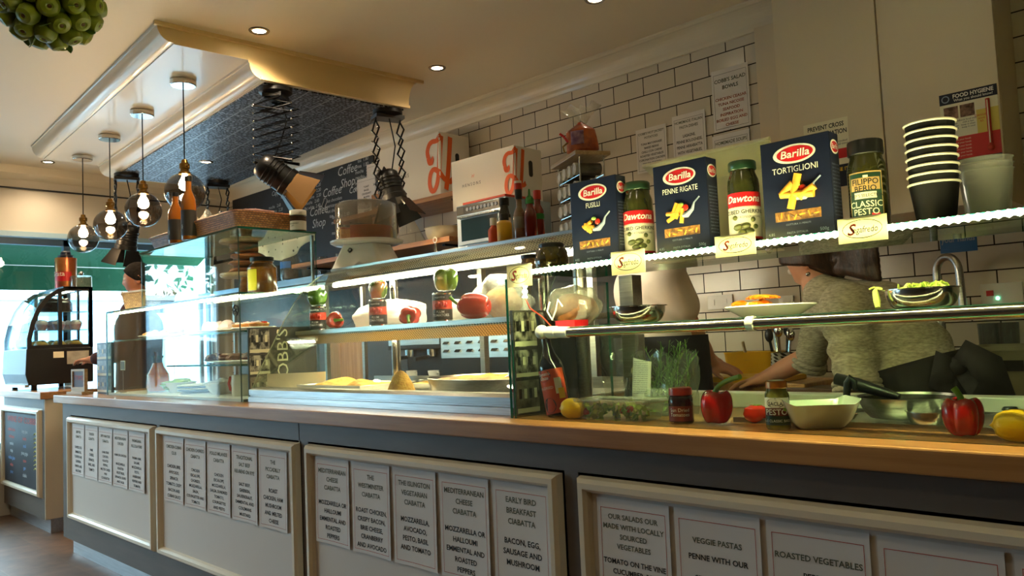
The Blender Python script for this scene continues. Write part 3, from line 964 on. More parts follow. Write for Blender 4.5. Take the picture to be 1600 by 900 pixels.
# photo board at the far left of the counter
t = thing('photo_board', 'upright board of old sepia photographs left of the glass cabinet', 'photo board', (-5.10, 1.70, ZT))
mb = MB(); mb.bx(-0.13, 0.12, 0, 0.012, 0.0, 0.31, 'board_dark'); obj('board', mb, t)
for z0, z1 in ((0.01, 0.1), (0.11, 0.2), (0.21, 0.3)):
    mb = MB(); mb.bx(-0.12, 0.11, -0.0015, 0, z0, z1, 'photo_tone')
    for k in range(6):
        mb.bx(-0.11+k*0.037, -0.092+k*0.037, -0.0025, -0.0015, z0+0.035, z0+0.06, 'black' if k % 2 else 'card_cream')
    mb.bx(-0.12, 0.11, -0.0025, -0.0015, z0, z0+0.015, 'card_cream')
    obj('photo_print', mb, t)
# little picture easel
t = thing('picture_easel', 'small framed blue sign on a pale wooden stand at the counter end', 'sign', (-5.31, 1.625, ZT), rotz=radians(8))
mb = MB(); mb.bx(-0.10, 0.10, -0.035, 0.035, 0, 0.018, 'wood_pale'); obj('stand', mb, t, bevel=0.002)
mb = MB()
for a, b, c, d in ((-0.085, -0.07, 0.018, 0.155), (0.07, 0.085, 0.018, 0.155), (-0.07, 0.07, 0.018, 0.045), (-0.07, 0.07, 0.142, 0.155)):
    mb.bx(a, b, -0.012, 0.008, c, d, 'wood_pale')
obj('frame', mb, t)
mb = MB(); mb.bx(-0.07, 0.07, -0.004, 0.0, 0.045, 0.142, pm('blue_grey_card', (74, 84, 104), 0.5, var=(104, 84, 92), vscale=14)); obj('card', mb, t)
mb = MB(); text(mb, 'TIPS', 0.04, 'chalk_red', (0, -0.005, 0.12), width=0.1); obj('lettering', mb, t, weld=False, recalc=False)

# ---- food
def lump(seed, k=0.12):
    R = random.Random(seed)
    D = [(Vector((R.gauss(0, 1), R.gauss(0, 1), R.gauss(0, 1))).normalized(), R.uniform(2, 5), R.uniform(0, 6)) for _ in range(5)]
    return lambda d: 1+k*sum(sin(f*d.dot(v)*2+p) for v, f, p in D)/2.2
M['pastry'] = pm('golden_pastry', (222, 160, 70), 0.5, var=(176, 104, 36), vscale=30, bump=0.2)
M['meat'] = pm('dark_cooked_meat', (120, 62, 40), 0.45, var=(80, 38, 26), vscale=30, bump=0.3)
M['icing'] = pm('pink_icing', (226, 180, 176), 0.4, var=(240, 214, 206), vscale=20)
M['bread'] = pm('brown_bread_crust', (150, 98, 52), 0.6, var=(110, 66, 34), vscale=18, bump=0.2)
M['salad'] = pm('salad_leaf', (104, 160, 46), 0.4, var=(168, 204, 92), vscale=30, coat=0.2)
M['tomato'] = pm('tomato_red', (206, 44, 26), 0.25, coat=0.4)
def platter(x, y, z, w, d, label, cat='platter', mat='china', name='platter', rz=0):
    t = thing(name, label, cat, (x, y, z), rotz=rz)
    mb = MB(); mb.lathe([(0, 0.0), (0.6, 0.0), (1.0, 0.6), (0.97, 0.75), (0.58, 0.2), (0, 0.15)], mat, 36)
    mb.v = [Vector((v.x*w, v.y*d, v.z*0.022)) for v in mb.v]
    obj('dish', mb, t)
    return t
platter(-4.52, 1.82, 1.277, 0.25, 0.11, 'white platter of golden croissants on the cabinet shelf at left')
R = random.Random(1)
def croissant(x, y, z, rz, s, label):
    mb = MB()
    P = [(s*0.9*cos(a), s*0.55*sin(a)-0.2*s, 0) for a in [pi*0.05+pi*0.9*i/12 for i in range(13)]]
    rr = [s*(0.10+0.3*sin(pi*i/12))*(1+0.13*(i % 2)) for i in range(13)]
    mb.tube(P, rr, 'pastry', 10)
    o = obj('croissant', mb, None, (x, y, z+s*0.33), (0, 0, rz))
    return tag(o, label, 'croissant', 'croissants on the white platter')
for i in range(6):
    croissant(-4.68+i*0.063, 1.80+0.03*(i % 2), 1.285+0.006*(i % 2), R.uniform(0, 3), 0.045, 'golden croissant on the white platter at the left of the cabinet')
platter(-3.84, 1.83, 1.277, 0.19, 0.10, 'white platter of pink iced buns in the middle of the cabinet shelf')
for i in range(5):
    mb = MB(); mb.sphere((0, 0, 0.022), (0.042, 0.038, 0.03), 'icing', 14, 9, lump(i))
    tag(obj('iced_bun', mb, None, (-3.94+i*0.05, 1.82+0.03*(i % 2), 1.288)), 'pink iced bun on the white platter in the cabinet', 'bun', 'iced buns in the cabinet')
platter(-3.47, 1.82, 1.277, 0.13, 0.10, 'white plate of open tarts at the right end of the cabinet shelf')
for i in range(5):
    t = thing('open_tart', 'small open tart with red topping at the cabinet right end', 'tart', (-3.55+i*0.04, 1.79+0.05*(i % 2), 1.287), group='open tarts in the cabinet')
    mb = MB(); mb.lathe([(0, 0), (0.026, 0), (0.036, 0.02), (0.032, 0.024), (0, 0.018)], 'pastry', 18); obj('crust', mb, t)
    mb = MB(); mb.sphere((0, 0, 0.022), (0.027, 0.027, 0.011), 'tomato' if i % 2 else 'icing', 12, 8, lump(i+9, 0.2)); obj('filling', mb, t)
platter(-3.66, 1.84, 1.125, 0.3, 0.12, 'long white tray of dark meat slices on the lower cabinet shelf')
for i in range(8):
    mb = MB(); mb.sphere((0, 0, 0.018), (0.045, 0.05, 0.022), 'meat', 12, 8, lump(i+20, 0.18))
    tag(obj('meat_slice', mb, None, (-3.90+i*0.066, 1.83+0.02*(i % 2), 1.134)), 'dark roast meat slice on the tray in the cabinet', 'meat', 'roast meat slices in the cabinet')
# carafe, plates and red handled mug on the cabinet floor
M['juice'] = pm('orange_juice', (206, 104, 30), 0.1, coat=0.6)
t = thing('juice_carafe', 'glass carafe of amber juice at the left inside the cabinet', 'carafe', (-4.58, 1.81, ZT+0.012))
mb = MB(); mb.lathe([(0, 0), (0.055, 0.0), (0.066, 0.03), (0.06, 0.1), (0.032, 0.15), (0.03, 0.19), (0.036, 0.205), (0.033, 0.205), (0.028, 0.19)], 'glass', 28); obj('glass_body', mb, t)
mb = MB(); mb.lathe([(0, 0.004), (0.052, 0.006), (0.062, 0.03), (0.056, 0.1), (0.029, 0.148), (0.027, 0.165), (0, 0.165)], 'juice', 28); obj('juice', mb, t)
M['blue_china'] = pm('blue_china', (96, 132, 176), 0.2, coat=0.4)
for i in range(4):
    mb = MB(); mb.lathe([(0, 0), (0.07, 0), (0.12, 0.016), (0.118, 0.02), (0.068, 0.006), (0, 0.005)], 'china' if i % 2 else 'blue_china', 32)
    tag(obj('plate', mb, None, (-4.14, 1.86, ZT+0.0125+i*0.0085)), ('white' if i % 2 else 'blue')+' plate in the stack on the cabinet floor, '+('lowest', 'second from the bottom', 'third from the bottom', 'topmost')[i], 'plate', 'plates stacked in the cabinet')
t = thing('mug', 'white mug with a red handle on the cabinet floor', 'mug', (-3.55, 1.79, ZT+0.012), rotz=radians(200))
mb = MB(); mb.lathe([(0, 0), (0.04, 0), (0.043, 0.005), (0.043, 0.1), (0.039, 0.1), (0.038, 0.008), (0, 0.008)], 'china', 28); obj('cup', mb, t)
mb = MB(); mb.tube([(0.04, 0, 0.085), (0.065, 0, 0.088), (0.076, 0, 0.06), (0.066, 0, 0.03), (0.04, 0, 0.02)], 0.007, pm('red_glaze', (176, 40, 30), 0.25), 10); obj('handle', mb, t)
for k, (x, mm) in enumerate(((-4.36, 'salad'), (-3.85, 'china'))):
    t = thing('salad_bowl', 'white bowl of '+('green leaves beside the carafe' if k == 0 else 'rice salad')+' on the cabinet floor', 'bowl', (x, 1.84, ZT+0.012))
    mb = MB(); mb.lathe([(0, 0), (0.05, 0), (0.09, 0.055), (0.087, 0.056), (0.05, 0.008), (0, 0.006)], 'china', 30); obj('bowl', mb, t)
    mb = MB(); mb.sphere((0, 0, 0.045), (0.08, 0.08, 0.028), mm, 20, 10, lump(k+50, 0.25)); obj('filling', mb, t)
# name ticket on a spike
t = thing('price_ticket', 'small blank square ticket on a tall wire spike in the cabinet', 'ticket', (-4.83, 1.71, ZT+0.012))
mb = MB(); mb.cyl((0, 0, 0), 0.018, 0.006, 'steel'); mb.tube([(0, 0, 0.005), (0, 0, 0.16)], 0.002, 'steel', 6); obj('spike', mb, t)
mb = MB(); mb.bx(-0.035, 0.035, -0.002, 0.0, 0.13, 0.185, 'card_cream'); mb.bx(-0.03, 0.03, -0.0028, -0.002, 0.135, 0.18, 'board_dark'); obj('card', mb, t)
# jar, bread board inside the upper tier and behind
M['amber_food'] = pm('amber_preserve', (150, 92, 26), 0.2, coat=0.5, var=(90, 50, 14), vscale=14)
t = thing('preserve_jar', 'wide jar of amber preserve with a yellow label in the upper glass tier', 'jar', (-3.47, 1.87, 1.447))
mb = MB(); mb.lathe([(0, 0), (0.062, 0), (0.068, 0.01), (0.068, 0.13), (0.05, 0.15), (0.05, 0.16), (0, 0.16)], 'amber_food', 30); obj('jar', mb, t)
mb = MB(); mb.lathe([(0, 0.16), (0.055, 0.16), (0.055, 0.18), (0, 0.18)], 'black', 30); obj('lid', mb, t)
mb = MB(); mb.grid(lambda u, v: (0.0695*cos(-pi/2-0.2+u*0.9), 0.0695*sin(-pi/2-0.2+u*0.9), 0.02+v*0.1), 10, 2, pm('yellow_label', (226, 206, 40), 0.5)); obj('label', mb, t)
rs = thing('rear_shelf', 'low steel shelf with a light strip standing behind the glass cabinet', 'shelf', (-4.0, 2.24, ZT))
mb = MB(); mb.bx(-0.75, 0.70, -0.13, 0.13, 0.525, 0.541, 'steel'); obj('board', mb, rs)
for x in (-0.72, 0.67):
    for y in (-0.11, 0.11):
        mb = MB(); mb.bx(x-0.01, x+0.01, y-0.01, y+0.01, 0.0, 0.525, 'steel'); obj('leg', mb, rs)
mb = MB(); mb.bx(-0.6, 0.66, -0.128, -0.118, 0.512, 0.525, 'led_soft'); obj('light_strip', mb, rs)
t = thing('bread_board', 'round wooden board of flat loaves seen through the cabinet end pane', 'board', (-4.365, 2.25, 1.6175))
mb = MB(); mb.lathe([(0, 0), (0.14, 0), (0.15, 0.01), (0.15, 0.022), (0, 0.022)], 'wood_pale', 36); obj('disc', mb, t)
mb = MB(); mb.cyl((0, 0, -0.10), 0.05, 0.10, 'wood_mid', 24, 0.03); mb.cyl((0, 0, -0.115), 0.11, 0.015, 'wood_mid', 32); obj('stand', mb, t)
for i in range(4):
    mb = MB(); mb.sphere((0, 0, 0.018), (0.105-0.006*i, 0.10, 0.021), 'bread', 24, 10, lump(i+70, 0.08))
    tag(obj('flat_loaf', mb, None, (-4.365+0.008*i, 2.25, 1.640+i*0.0415), (0, 0, i)), 'flat brown loaf in the stack on the round board, '+('lowest', 'second from the bottom', 'third from the bottom', 'topmost')[i], 'bread', 'flat loaves on the round board')

# ================================================================== heated display with the curved front
def perfmat(name, base, hole, axis_h, s):
    m, t, p = newmat(name)
    tc = t.nodes.new('ShaderNodeTexCoord')
    sp = t.nodes.new('ShaderNodeSeparateXYZ')
    t.links.new(tc.outputs['Object'], sp.inputs[0])
    def wave(o, k, ph=0):
        a = t.nodes.new('ShaderNodeMath'); a.operation = 'MULTIPLY'; a.inputs[1].default_value = k
        t.links.new(o, a.inputs[0])
        b = t.nodes.new('ShaderNodeMath'); b.operation = 'SINE'
        t.links.new(a.outputs[0], b.inputs[0])
        return b.outputs[0]
    sk = t.nodes.new('ShaderNodeMath'); sk.operation = 'ADD'
    t.links.new(sp.outputs[0], sk.inputs[0]); t.links.new(sp.outputs[axis_h], sk.inputs[1])
    w1 = wave(sk.outputs[0], 2*pi/s)
    w2 = wave(sp.outputs[axis_h], 2*pi/s)
    mu = t.nodes.new('ShaderNodeMath'); mu.operation = 'MULTIPLY'
    t.links.new(w1, mu.inputs[0]); t.links.new(w2, mu.inputs[1])
    gt = t.nodes.new('ShaderNodeMath'); gt.operation = 'GREATER_THAN'; gt.inputs[1].default_value = 0.12
    t.links.new(mu.outputs[0], gt.inputs[0])
    mx = t.nodes.new('ShaderNodeMix'); mx.data_type = 'RGBA'
    t.links.new(gt.outputs[0], mx.inputs[0])
    mx.inputs[6].default_value = rgb(*base)
    mx.inputs[7].default_value = rgb(*hole)
    t.links.new(mx.outputs[2], p.inputs['Base Color'])
    p.inputs['Metallic'].default_value = 0.35
    p.inputs['Roughness'].default_value = 0.4
    return m
M['perf'] = perfmat('perforated_steel', (190, 178, 150), (50, 44, 34), 2, 0.014)
HX0, HX1 = -3.245, -1.63
hd = thing('heated_display', 'steel heated food display with curved glass and a perforated canopy', 'display cabinet', (0, 0, ZT))
def HD(name, fn, parent=None, **k):
    mb = MB(); mb.T = Matrix.Translation((0, 0, -ZT)); fn(mb); return obj(name, mb, parent or hd, **k)
def hbase(m):
    m.prism([(1.668, ZT+0.001), (2.36, ZT+0.001), (2.36, 1.03), (2.34, 1.03), (2.34, 0.985), (1.735, 0.985), (1.735, 1.022), (1.69, 1.022), (1.672, 1.012), (1.672, 0.99), (1.678, 0.988), (1.678, 0.984), (1.668, 0.982)], HX0, HX1, 'steel', 'x')
HD('base', hbase)
HD('well_floor', lambda m: m.bx(HX0+0.01, HX1-0.01, 1.737, 2.338, 0.9855, 0.989, 'china'))
gp = [(1.676, 1.0), (1.70, 1.055), (1.735, 1.12), (1.785, 1.205), (1.845, 1.31), (1.905, 1.40), (1.965, 1.468), (2.03, 1.516), (2.09, 1.543), (2.14, 1.553)]
def hglass(m):
    n = len(gp)
    th = 0.005
    A = [Vector((0, y, z)) for y, z in gp]
    B = []
    for i, a in enumerate(A):
        d = (A[min(i+1, n-1)]-A[max(i-1, 0)]).normalized()
        B.append(a+Vector((0, d.z, -d.y))*th)
    for x0, x1 in ((HX0+0.004, HX1-0.004),):
        va = [(x0, p.y, p.z) for p in A]+[(x1, p.y, p.z) for p in A]
        vb = [(x0, p.y, p.z) for p in B]+[(x1, p.y, p.z) for p in B]
        f = [(i, i+1, n+i+1, n+i) for i in range(n-1)]
        m.add(va, f, 'glass', True); m.add(vb, f, 'glass', True)
        for x in (x0, x1):
            m.add([(x, p.y, p.z) for p in A]+[(x, p.y, p.z) for p in B], [(i, i+1, n+i+1, n+i) for i in range(n-1)], M['pale_edge'], False)
M['pale_edge'] = pm('pale_glass_edge', (150, 160, 136), 0.1, coat=0.5)
HD('curved_glass', hglass, weld=False)
HD('side_glass', lambda m: m.prism([(1.69, 1.024)]+[(y+0.006, z-0.004) for y, z in gp[1:-1]]+[(2.14, 1.03)], HX0+0.006, HX0+0.011, 'glass', 'x'))
# mid shelf with perforated fascia
HD('mid_shelf', lambda m: m.bx(HX0+0.02, HX1-0.02, 1.895, 2.34, 1.245, 1.262, 'steel'))
HD('shelf_fascia', lambda m: m.prism([(1.905, 1.245), (1.905, 1.238), (1.945, 1.200), (1.95, 1.203), (1.915, 1.245)], HX0+0.02, HX1-0.02, 'perf', 'x'))
HD('shelf_lamp', lambda m: m.bx(HX0+0.1, HX1-0.05, 1.955, 1.985, 1.203, 1.212, 'led_soft'))
HD('lamp_trough', lambda m: m.prism([(1.945, 1.213), (1.96, 1.245), (2.1, 1.245), (2.1, 1.213)], HX0+0.02, HX1-0.02, 'steel', 'x'))
def canopy(m):
    m.prism([(2.10, 1.545), (2.10, 1.556), (2.46, 1.556), (2.46, 1.53), (2.14, 1.49), (2.075, 1.484), (2.068, 1.49), (2.072, 1.497)], HX0+0.01, HX1-0.0, 'steel', 'x')
HD('canopy', canopy)
HD('canopy_fascia', lambda m: m.add([(HX0+0.02, 2.066, 1.498), (HX1, 2.066, 1.498), (HX1, 2.094, 1.543), (HX0+0.02, 2.094, 1.543)], [(0, 1, 2, 3)], 'perf'), solid=0.002)
HD('lamp_tube', lambda m: m.tube([(HX0+0.06, 2.085, 1.475), (HX1-0.03, 2.085, 1.475)], 0.010, 'led', 12))
for x in (HX0+0.37, HX1-0.33):
    HD('post', lambda m: m.cyl((x, 2.2, 1.0), 0.02, 0.50, 'steel_polish', 20))
# ---- peppers, cans
def mk_pepper(name, mat, r, h, lobes, seed, stem='green', calyx=True):
    """a bell pepper standing on its base: lobed body, calyx and curved stem"""
    R = random.Random(seed)
    ph = R.uniform(0, 6)
    asy = R.uniform(-0.06, 0.06)
    def body():
        mb = MB()
        n, m = 48, 22
        vs, fs = [], []
        for j in range(m+1):
            t = j/m
            a = pi*t
            z = h*(0.5-0.5*cos(a))
            prof = (sin(a)**0.55)*(0.80+0.26*t)
            # dimple at the top
            for i in range(n):
                th = 2*pi*i/n
                lob = 0.86+0.14*abs(cos(lobes*th/2+ph))**0.7*1.15
                k = prof*(1-(1-lob)*(0.6+0.6*sin(a)))
                zz = z
                rr = r*k
                d = rr/r
                if t > 0.5:
                    zz -= h*0.17*max(0, 1-d/0.62)**1.0*1.2
                    zz += h*0.035*cos(lobes*th+2*ph)*(d if d < 1 else 1)
                else:
                    zz += h*0.16*max(0, 1-d/0.6)+h*0.02*cos(lobes*th+2*ph)
                vs.append((rr*cos(th)*(1+asy), rr*sin(th)*(1-asy), zz))
        for j in range(m):
            for i in range(n):
                q = (i+1) % n
                fs.append((j*n+i, j*n+q, (j+1)*n+q, (j+1)*n+i))
        mb.add(vs, fs, mat, True)
        return mb
    return body()
M['pep_red'] = pm('red_pepper_skin', (196, 26, 20), 0.2, coat=0.7, var=(170, 16, 16), vscale=8)
M['pep_orange_red'] = pm('orange_red_pepper_skin', (214, 60, 34), 0.22, coat=0.6, var=(196, 40, 24), vscale=9)
M['pep_green'] = pm('green_pepper_skin', (86, 128, 30), 0.22, coat=0.6, var=(60, 100, 22), vscale=7)
M['pep_mixed'] = pm('green_and_orange_pepper_skin', (78, 104, 28), 0.22, coat=0.6, var=(204, 98, 34), vscale=7, vpos=(0.44, 0.56))
M['pep_green_yellow'] = pm('green_pepper_skin_with_yellow_patch', (92, 124, 34), 0.22, coat=0.6, var=(212, 180, 40), vscale=6, vpos=(0.52, 0.62))
M['stem_green'] = pm('pepper_stem_green', (122, 168, 50), 0.45)
def pepper(name, mat, loc, r, h, lobes, seed, label, rot=None, stem=True, bend=(0.02, 0), sl=0.045, group=None):
    t = thing(name, label, 'pepper', loc, rot=rot, group=group)
    obj('flesh', mk_pepper(name, mat, r, h, lobes, seed), t)
    if stem:
        mb = MB()
        z0 = h*0.83
        P = [(bend[0]*u**2*1.6, bend[1]*u**2*1.6, z0+sl*(u-0.25*u*u*(1 if abs(bend[0])+abs(bend[1]) > 0.02 else 0))) for u in [i/8 for i in range(9)]]
        mb.tube(P, [0.011, 0.008, 0.0065, 0.006, 0.0058, 0.0058, 0.006, 0.0064, 0.0066], 'stem_green', 10)
        mb.lathe([(0, z0+0.004), (0.017, z0+0.002), (0.019, z0-0.003), (0, z0-0.004)], 'stem_green', 12, wob=lambda a, z: 1+0.2*cos(5*a))
        obj('stem', mb, t)
    return t
M['can_black'] = pm('black_can_label', (34, 32, 28), 0.35)
M['can_red'] = pm('tomato_print', (214, 72, 40), 0.4, var=(184, 44, 24), vscale=34)
def tomato_can(loc, label, rz):
    t = thing('tomato_can', label, 'can', loc, rotz=rz, group='cans of plum tomatoes on the display shelf')
    r, h = 0.0375, 0.112
    mb = MB(); mb.lathe([(0, 0.001), (r-0.002, 0), (r+0.001, 0.002), (r, 0.006), (r, h-0.006), (r+0.001, h-0.002), (r-0.002, h), (r-0.003, h-0.004), (0, h-0.004)], 'steel_polish', 36); obj('tin', mb, t)
    mb = MB()
    q = r+0.0006
    mb.lathe([(q, 0.008), (q, 0.048)], 'can_black', 36); mb.lathe([(q, 0.048), (q, 0.082)], 'can_red', 36); mb.lathe([(q, 0.082), (q, h-0.008)], 'can_black', 36)
    for k in range(5):
        a = -pi/2-0.5+k*0.26
        mb.sphere((q*cos(a)*0.93, q*sin(a)*0.93, 0.064+0.004*(k % 2)), (0.009, 0.009, 0.011), 'tomato', 10, 7)
    obj('label', mb, t, weld=False, recalc=False)
    mb = MB()
    text(mb, 'napolina', 0.0125, 'paper', (0, 0, 0.1005), bend=q+0.0006, shear=0.2, ang=-0.1)
    text(mb, 'PLUM\nTOMATOES', 0.0135, 'paper', (0, 0, 0.044), bend=q+0.0006, bold=0.01, space=0.95, ang=-0.05)
    obj('lettering', mb, t, weld=False, recalc=False)
    return t
ZS = 1.2625
YC = 1.99
def onshelf(px, y=YC):
    p = at(px, 470, y=y)
    return (p.x, y, ZS)
FACE = radians(38)
tomato_can(onshelf(496), 'black tomato can under the plain green pepper', FACE)
tomato_can(onshelf(590), 'black tomato can under the green and orange pepper', FACE)
tomato_can(onshelf(691), 'black tomato can under the green pepper with the yellow patch', FACE)
q = onshelf(496); pepper('bell_pepper', 'pep_green', (q[0], q[1], ZS+0.112), 0.047, 0.078, 4, 3, 'plain green pepper standing on the leftmost tomato can', sl=0.02)
q = onshelf(591); pepper('bell_pepper', 'pep_mixed', (q[0], q[1], ZS+0.112), 0.044, 0.082, 3, 8, 'green and orange pepper standing on the middle tomato can', sl=0.012)
q = onshelf(698); pepper('bell_pepper', 'pep_green_yellow', (q[0], q[1], ZS+0.112), 0.054, 0.092, 4, 12, 'green pepper with a yellow patch on the right tomato can', sl=0.012)
q = onshelf(530); pepper('bell_pepper', 'pep_orange_red', (q[0]-0.05, q[1]-0.0, ZS+0.039), 0.043, 0.105, 3, 21, 'red pepper lying between the left and middle tomato cans', rot=(radians(90), 0, radians(62)), sl=0.02)
q = onshelf(626); pepper('bell_pepper', 'pep_orange_red', (q[0], q[1]+0.06, ZS+0.043), 0.046, 0.10, 4, 25, 'red pepper lying with its stem towards the glass', rot=(radians(98), 0, radians(40)), bend=(0.006, -0.012), sl=0.05)
q = onshelf(745); pepper('bell_pepper', 'pep_orange_red', (q[0]+0.075, q[1]+0.0, ZS+0.044), 0.050, 0.125, 3, 31, 'long red pepper lying with its stem to the left, by the right end', rot=(radians(86), 0, radians(-64)), bend=(0.0, 0.02), sl=0.06)
# pale bags and parcels behind the peppers
M['bag_white'] = pm('white_paper_bag', (240, 236, 222), 0.6, bump=0.4, bscale=24)
def parcel(name, loc, w, d, h, seed, label, mat='bag_white', cat='bag', rz=0):
    mb = MB()
    R = random.Random(seed)
    f = lump(seed, 0.16)
    mb.sphere((0, 0, 0), (1, 1, 1), mat, 30, 18, f)
    out = []
    for v in mb.v:
        x = max(-1, min(1, v.x*1.25)); y = max(-1, min(1, v.y*1.2)); z = max(-0.72, v.z)
        out.append(Vector((x*w/2, y*d/2, (z+0.72)/1.85*h)))
    mb.v = out
    return tag(obj(name, mb, None, loc, (0, 0, rz)), label, cat)
q = onshelf(600, 2.14); parcel('paper_bag', (q[0], 2.16, ZS), 0.42, 0.14, 0.13, 4, 'crumpled white bag behind the middle tomato can')
q = onshelf(720, 2.16); parcel('paper_bag', (q[0], 2.17, ZS), 0.20, 0.12, 0.10, 9, 'low white bag behind the right tomato can')
q = onshelf(780, 2.16); fbag = parcel('filled_food_bag', (q[0]+0.02, 2.16, ZS), 0.22, 0.16, 0.19, 14, 'tall clear bag with a toasted roll at the right end of the shelf', 'film_hazy')
mb = MB(); mb.sphere((0, 0, 0.06), (0.085, 0.06, 0.06), pm('toasted_crumb', (206, 170, 110), 0.7, var=(170, 120, 70), vscale=40, bump=0.4), 20, 12, lump(77, 0.1))
obj('bread_roll', mb, fbag, (0, 0, 0.004))
# ---- hot food in the well
ZW = 0.9895
M['couscous'] = pm('yellow_couscous', (232, 190, 84), 0.7, var=(206, 150, 50), vscale=60, bump=0.6, bscale=160)
M['rice'] = pm('herbed_grain', (226, 196, 110), 0.7, var=(150, 130, 60), vscale=50, bump=0.6, bscale=140)
M['bake'] = pm('baked_topping', (214, 162, 70), 0.6, var=(150, 90, 40), vscale=24, bump=0.5, bscale=60)
def tray_of(name, label, x0, x1, y0, y1, z1, mat, fillmat, fillh, seed, cat='tray', domes=None):
    t = thing(name, label, cat, ((x0+x1)/2, (y0+y1)/2, ZW))
    w, d, h = (x1-x0)/2, (y1-y0)/2, z1-ZW
    mb = MB()
    e = 0.006
    def ring(k, z):
        return [(-w*1+k, -d+k, z), (w-k, -d+k, z), (w-k, d-k, z), (-w+k, d-k, z)]
    loops = [ring(0.02, 0), ring(0.0, h), ring(0.006, h), ring(0.024, 0.004)]
    vs = sum(loops, [])
    fs = [(0, 1, 2, 3)[::-1], (12, 13, 14, 15)]
    for a in range(3):
        for i in range(4):
            j = (i+1) % 4
            fs.append((a*4+i, a*4+j, a*4+4+j, a*4+4+i))
    mb.add(vs, fs, mat)
    obj('dish', mb, t, bevel=0.003)
    f = lump(seed, 1.0)
    def g(u, v):
        x, y = (u-0.5)*2*(w-0.022), (v-0.5)*2*(d-0.022)
        z = fillh*h+0.010*f(Vector((x*9, y*9, 0.3)))*0.5
        if domes:
            for (cx, cy, rr, hh) in domes:
                q = ((x-cx)**2+(y-cy)**2)/rr**2
                z += hh*math.exp(-q*1.6)
        e_ = min(u, 1-u, v, 1-v)
        return (x, y, z*min(1, 0.75+e_*4))
    mb = MB(); mb.grid(g, 46, 30, fillmat); obj('food', mb, t, recalc=False)
    return t
tray_of('food_tray', 'white tray of golden couscous at the left of the heated well', -3.02, -2.55, 1.77, 2.05, 1.03, 'china', 'couscous', 0.75, 3, domes=[(-0.1, 0.0, 0.08, 0.03), (0.1, -0.02, 0.07, 0.022)])
t = tray_of('food_tray', 'steel tray of seeded grain salad behind the yellow mound', -2.53, -2.2, 1.92, 2.2, 1.03, 'steel', 'rice', 0.7, 5)
mb = MB(); mb.lathe([(0, 0.098), (0.012, 0.094), (0.028, 0.078), (0.044, 0.045), (0.056, 0.012), (0.058, 0.0), (0, 0)], 'couscous', 28, wob=lambda a, z: 1+0.03*sin(5*a+z*90))
tag(obj('couscous_mound', mb, None, (-2.33, 1.80, ZW)), 'pointed yellow couscous mound at the front of the heated well', 'food')
pn = thing('roasting_pan', 'wide oval steel pan of baked pasta in the heated well', 'pan', (-1.98, 1.96, ZW))
mb = MB(); mb.lathe([(0, 0), (0.85, 0), (0.93, 0.02), (1.0, 0.066), (0.985, 0.068), (0.91, 0.024), (0.84, 0.008), (0, 0.008)], 'steel', 48)
mb.v = [Vector((v.x*0.31, v.y*0.20, v.z)) for v in mb.v]; obj('pan', mb, pn)
f = lump(6, 1.0)
mb = MB(); mb.lathe([(0, 0.062)]+[(r, 0.060-0.01*r) for r in (0.1, 0.2, 0.3, 0.4, 0.5, 0.6, 0.7, 0.8, 0.9, 0.955)], 'bake', 44)
mb.v = [Vector((v.x*0.31, v.y*0.20, v.z+0.006*f(Vector((v.x*3, v.y*3, 0.2))))) for v in mb.v]; obj('food', mb, pn, recalc=False)
mb = MB(); mb.tube([(-0.30, -0.06, 0.05), (-0.35, -0.07, 0.055), (-0.35, 0.05, 0.055), (-0.30, 0.06, 0.05)], 0.006, 'steel_polish'); obj('handle', mb, pn)
sp = thing('serving_spoon', 'steel serving spoon standing up in the baked pasta', 'spoon', (-1.93, 1.97, ZW+0.05), rotz=radians(30))
mb = MB(); mb.tube([(0, 0, 0), (0.004, 0, 0.04), (0.006, 0, 0.08), (0.01, 0, 0.125)], [0.012, 0.008, 0.008, 0.014], 'steel_polish', 12); obj('handle', mb, sp)
mb = MB(); mb.sphere((0, 0, 0), (0.03, 0.014, 0.022), 'steel_polish', 16, 10); obj('bowl', mb, sp)
t = thing('dip_tub', 'red tub with a clear domed cover at the right end of the well', 'tub', (-1.70, 1.80, ZW))
mb = MB(); mb.lathe([(0, 0), (0.04, 0), (0.05, 0.045), (0.052, 0.048), (0.047, 0.048), (0, 0.03)], pm('red_tub', (176, 50, 40), 0.4), 28); obj('tub', mb, t)
mb = MB(); mb.lathe([(0.05, 0.048), (0.048, 0.07), (0.036, 0.092), (0.018, 0.1), (0, 0.102)], pm('speckled_dip', (196, 190, 180), 0.4, var=(90, 90, 84), vscale=60), 28); obj('dome', mb, t)
t = thing('blank_card', 'plain cream card standing at the left end of the heated well', 'card', (-3.12, 1.80, ZW), rotz=radians(42))
mb = MB(); mb.bx(-0.10, 0.16, -0.001, 0.001, 0.0, 0.088, 'card_cream'); obj('face', mb, t)
mb = MB(); mb.add([(-0.09, 0.001, 0.08), (0.15, 0.001, 0.08), (0.15, 0.05, 0), (-0.09, 0.05, 0)], [(0, 1, 2, 3)], 'card_cream'); obj('back_flap', mb, t, solid=0.001)
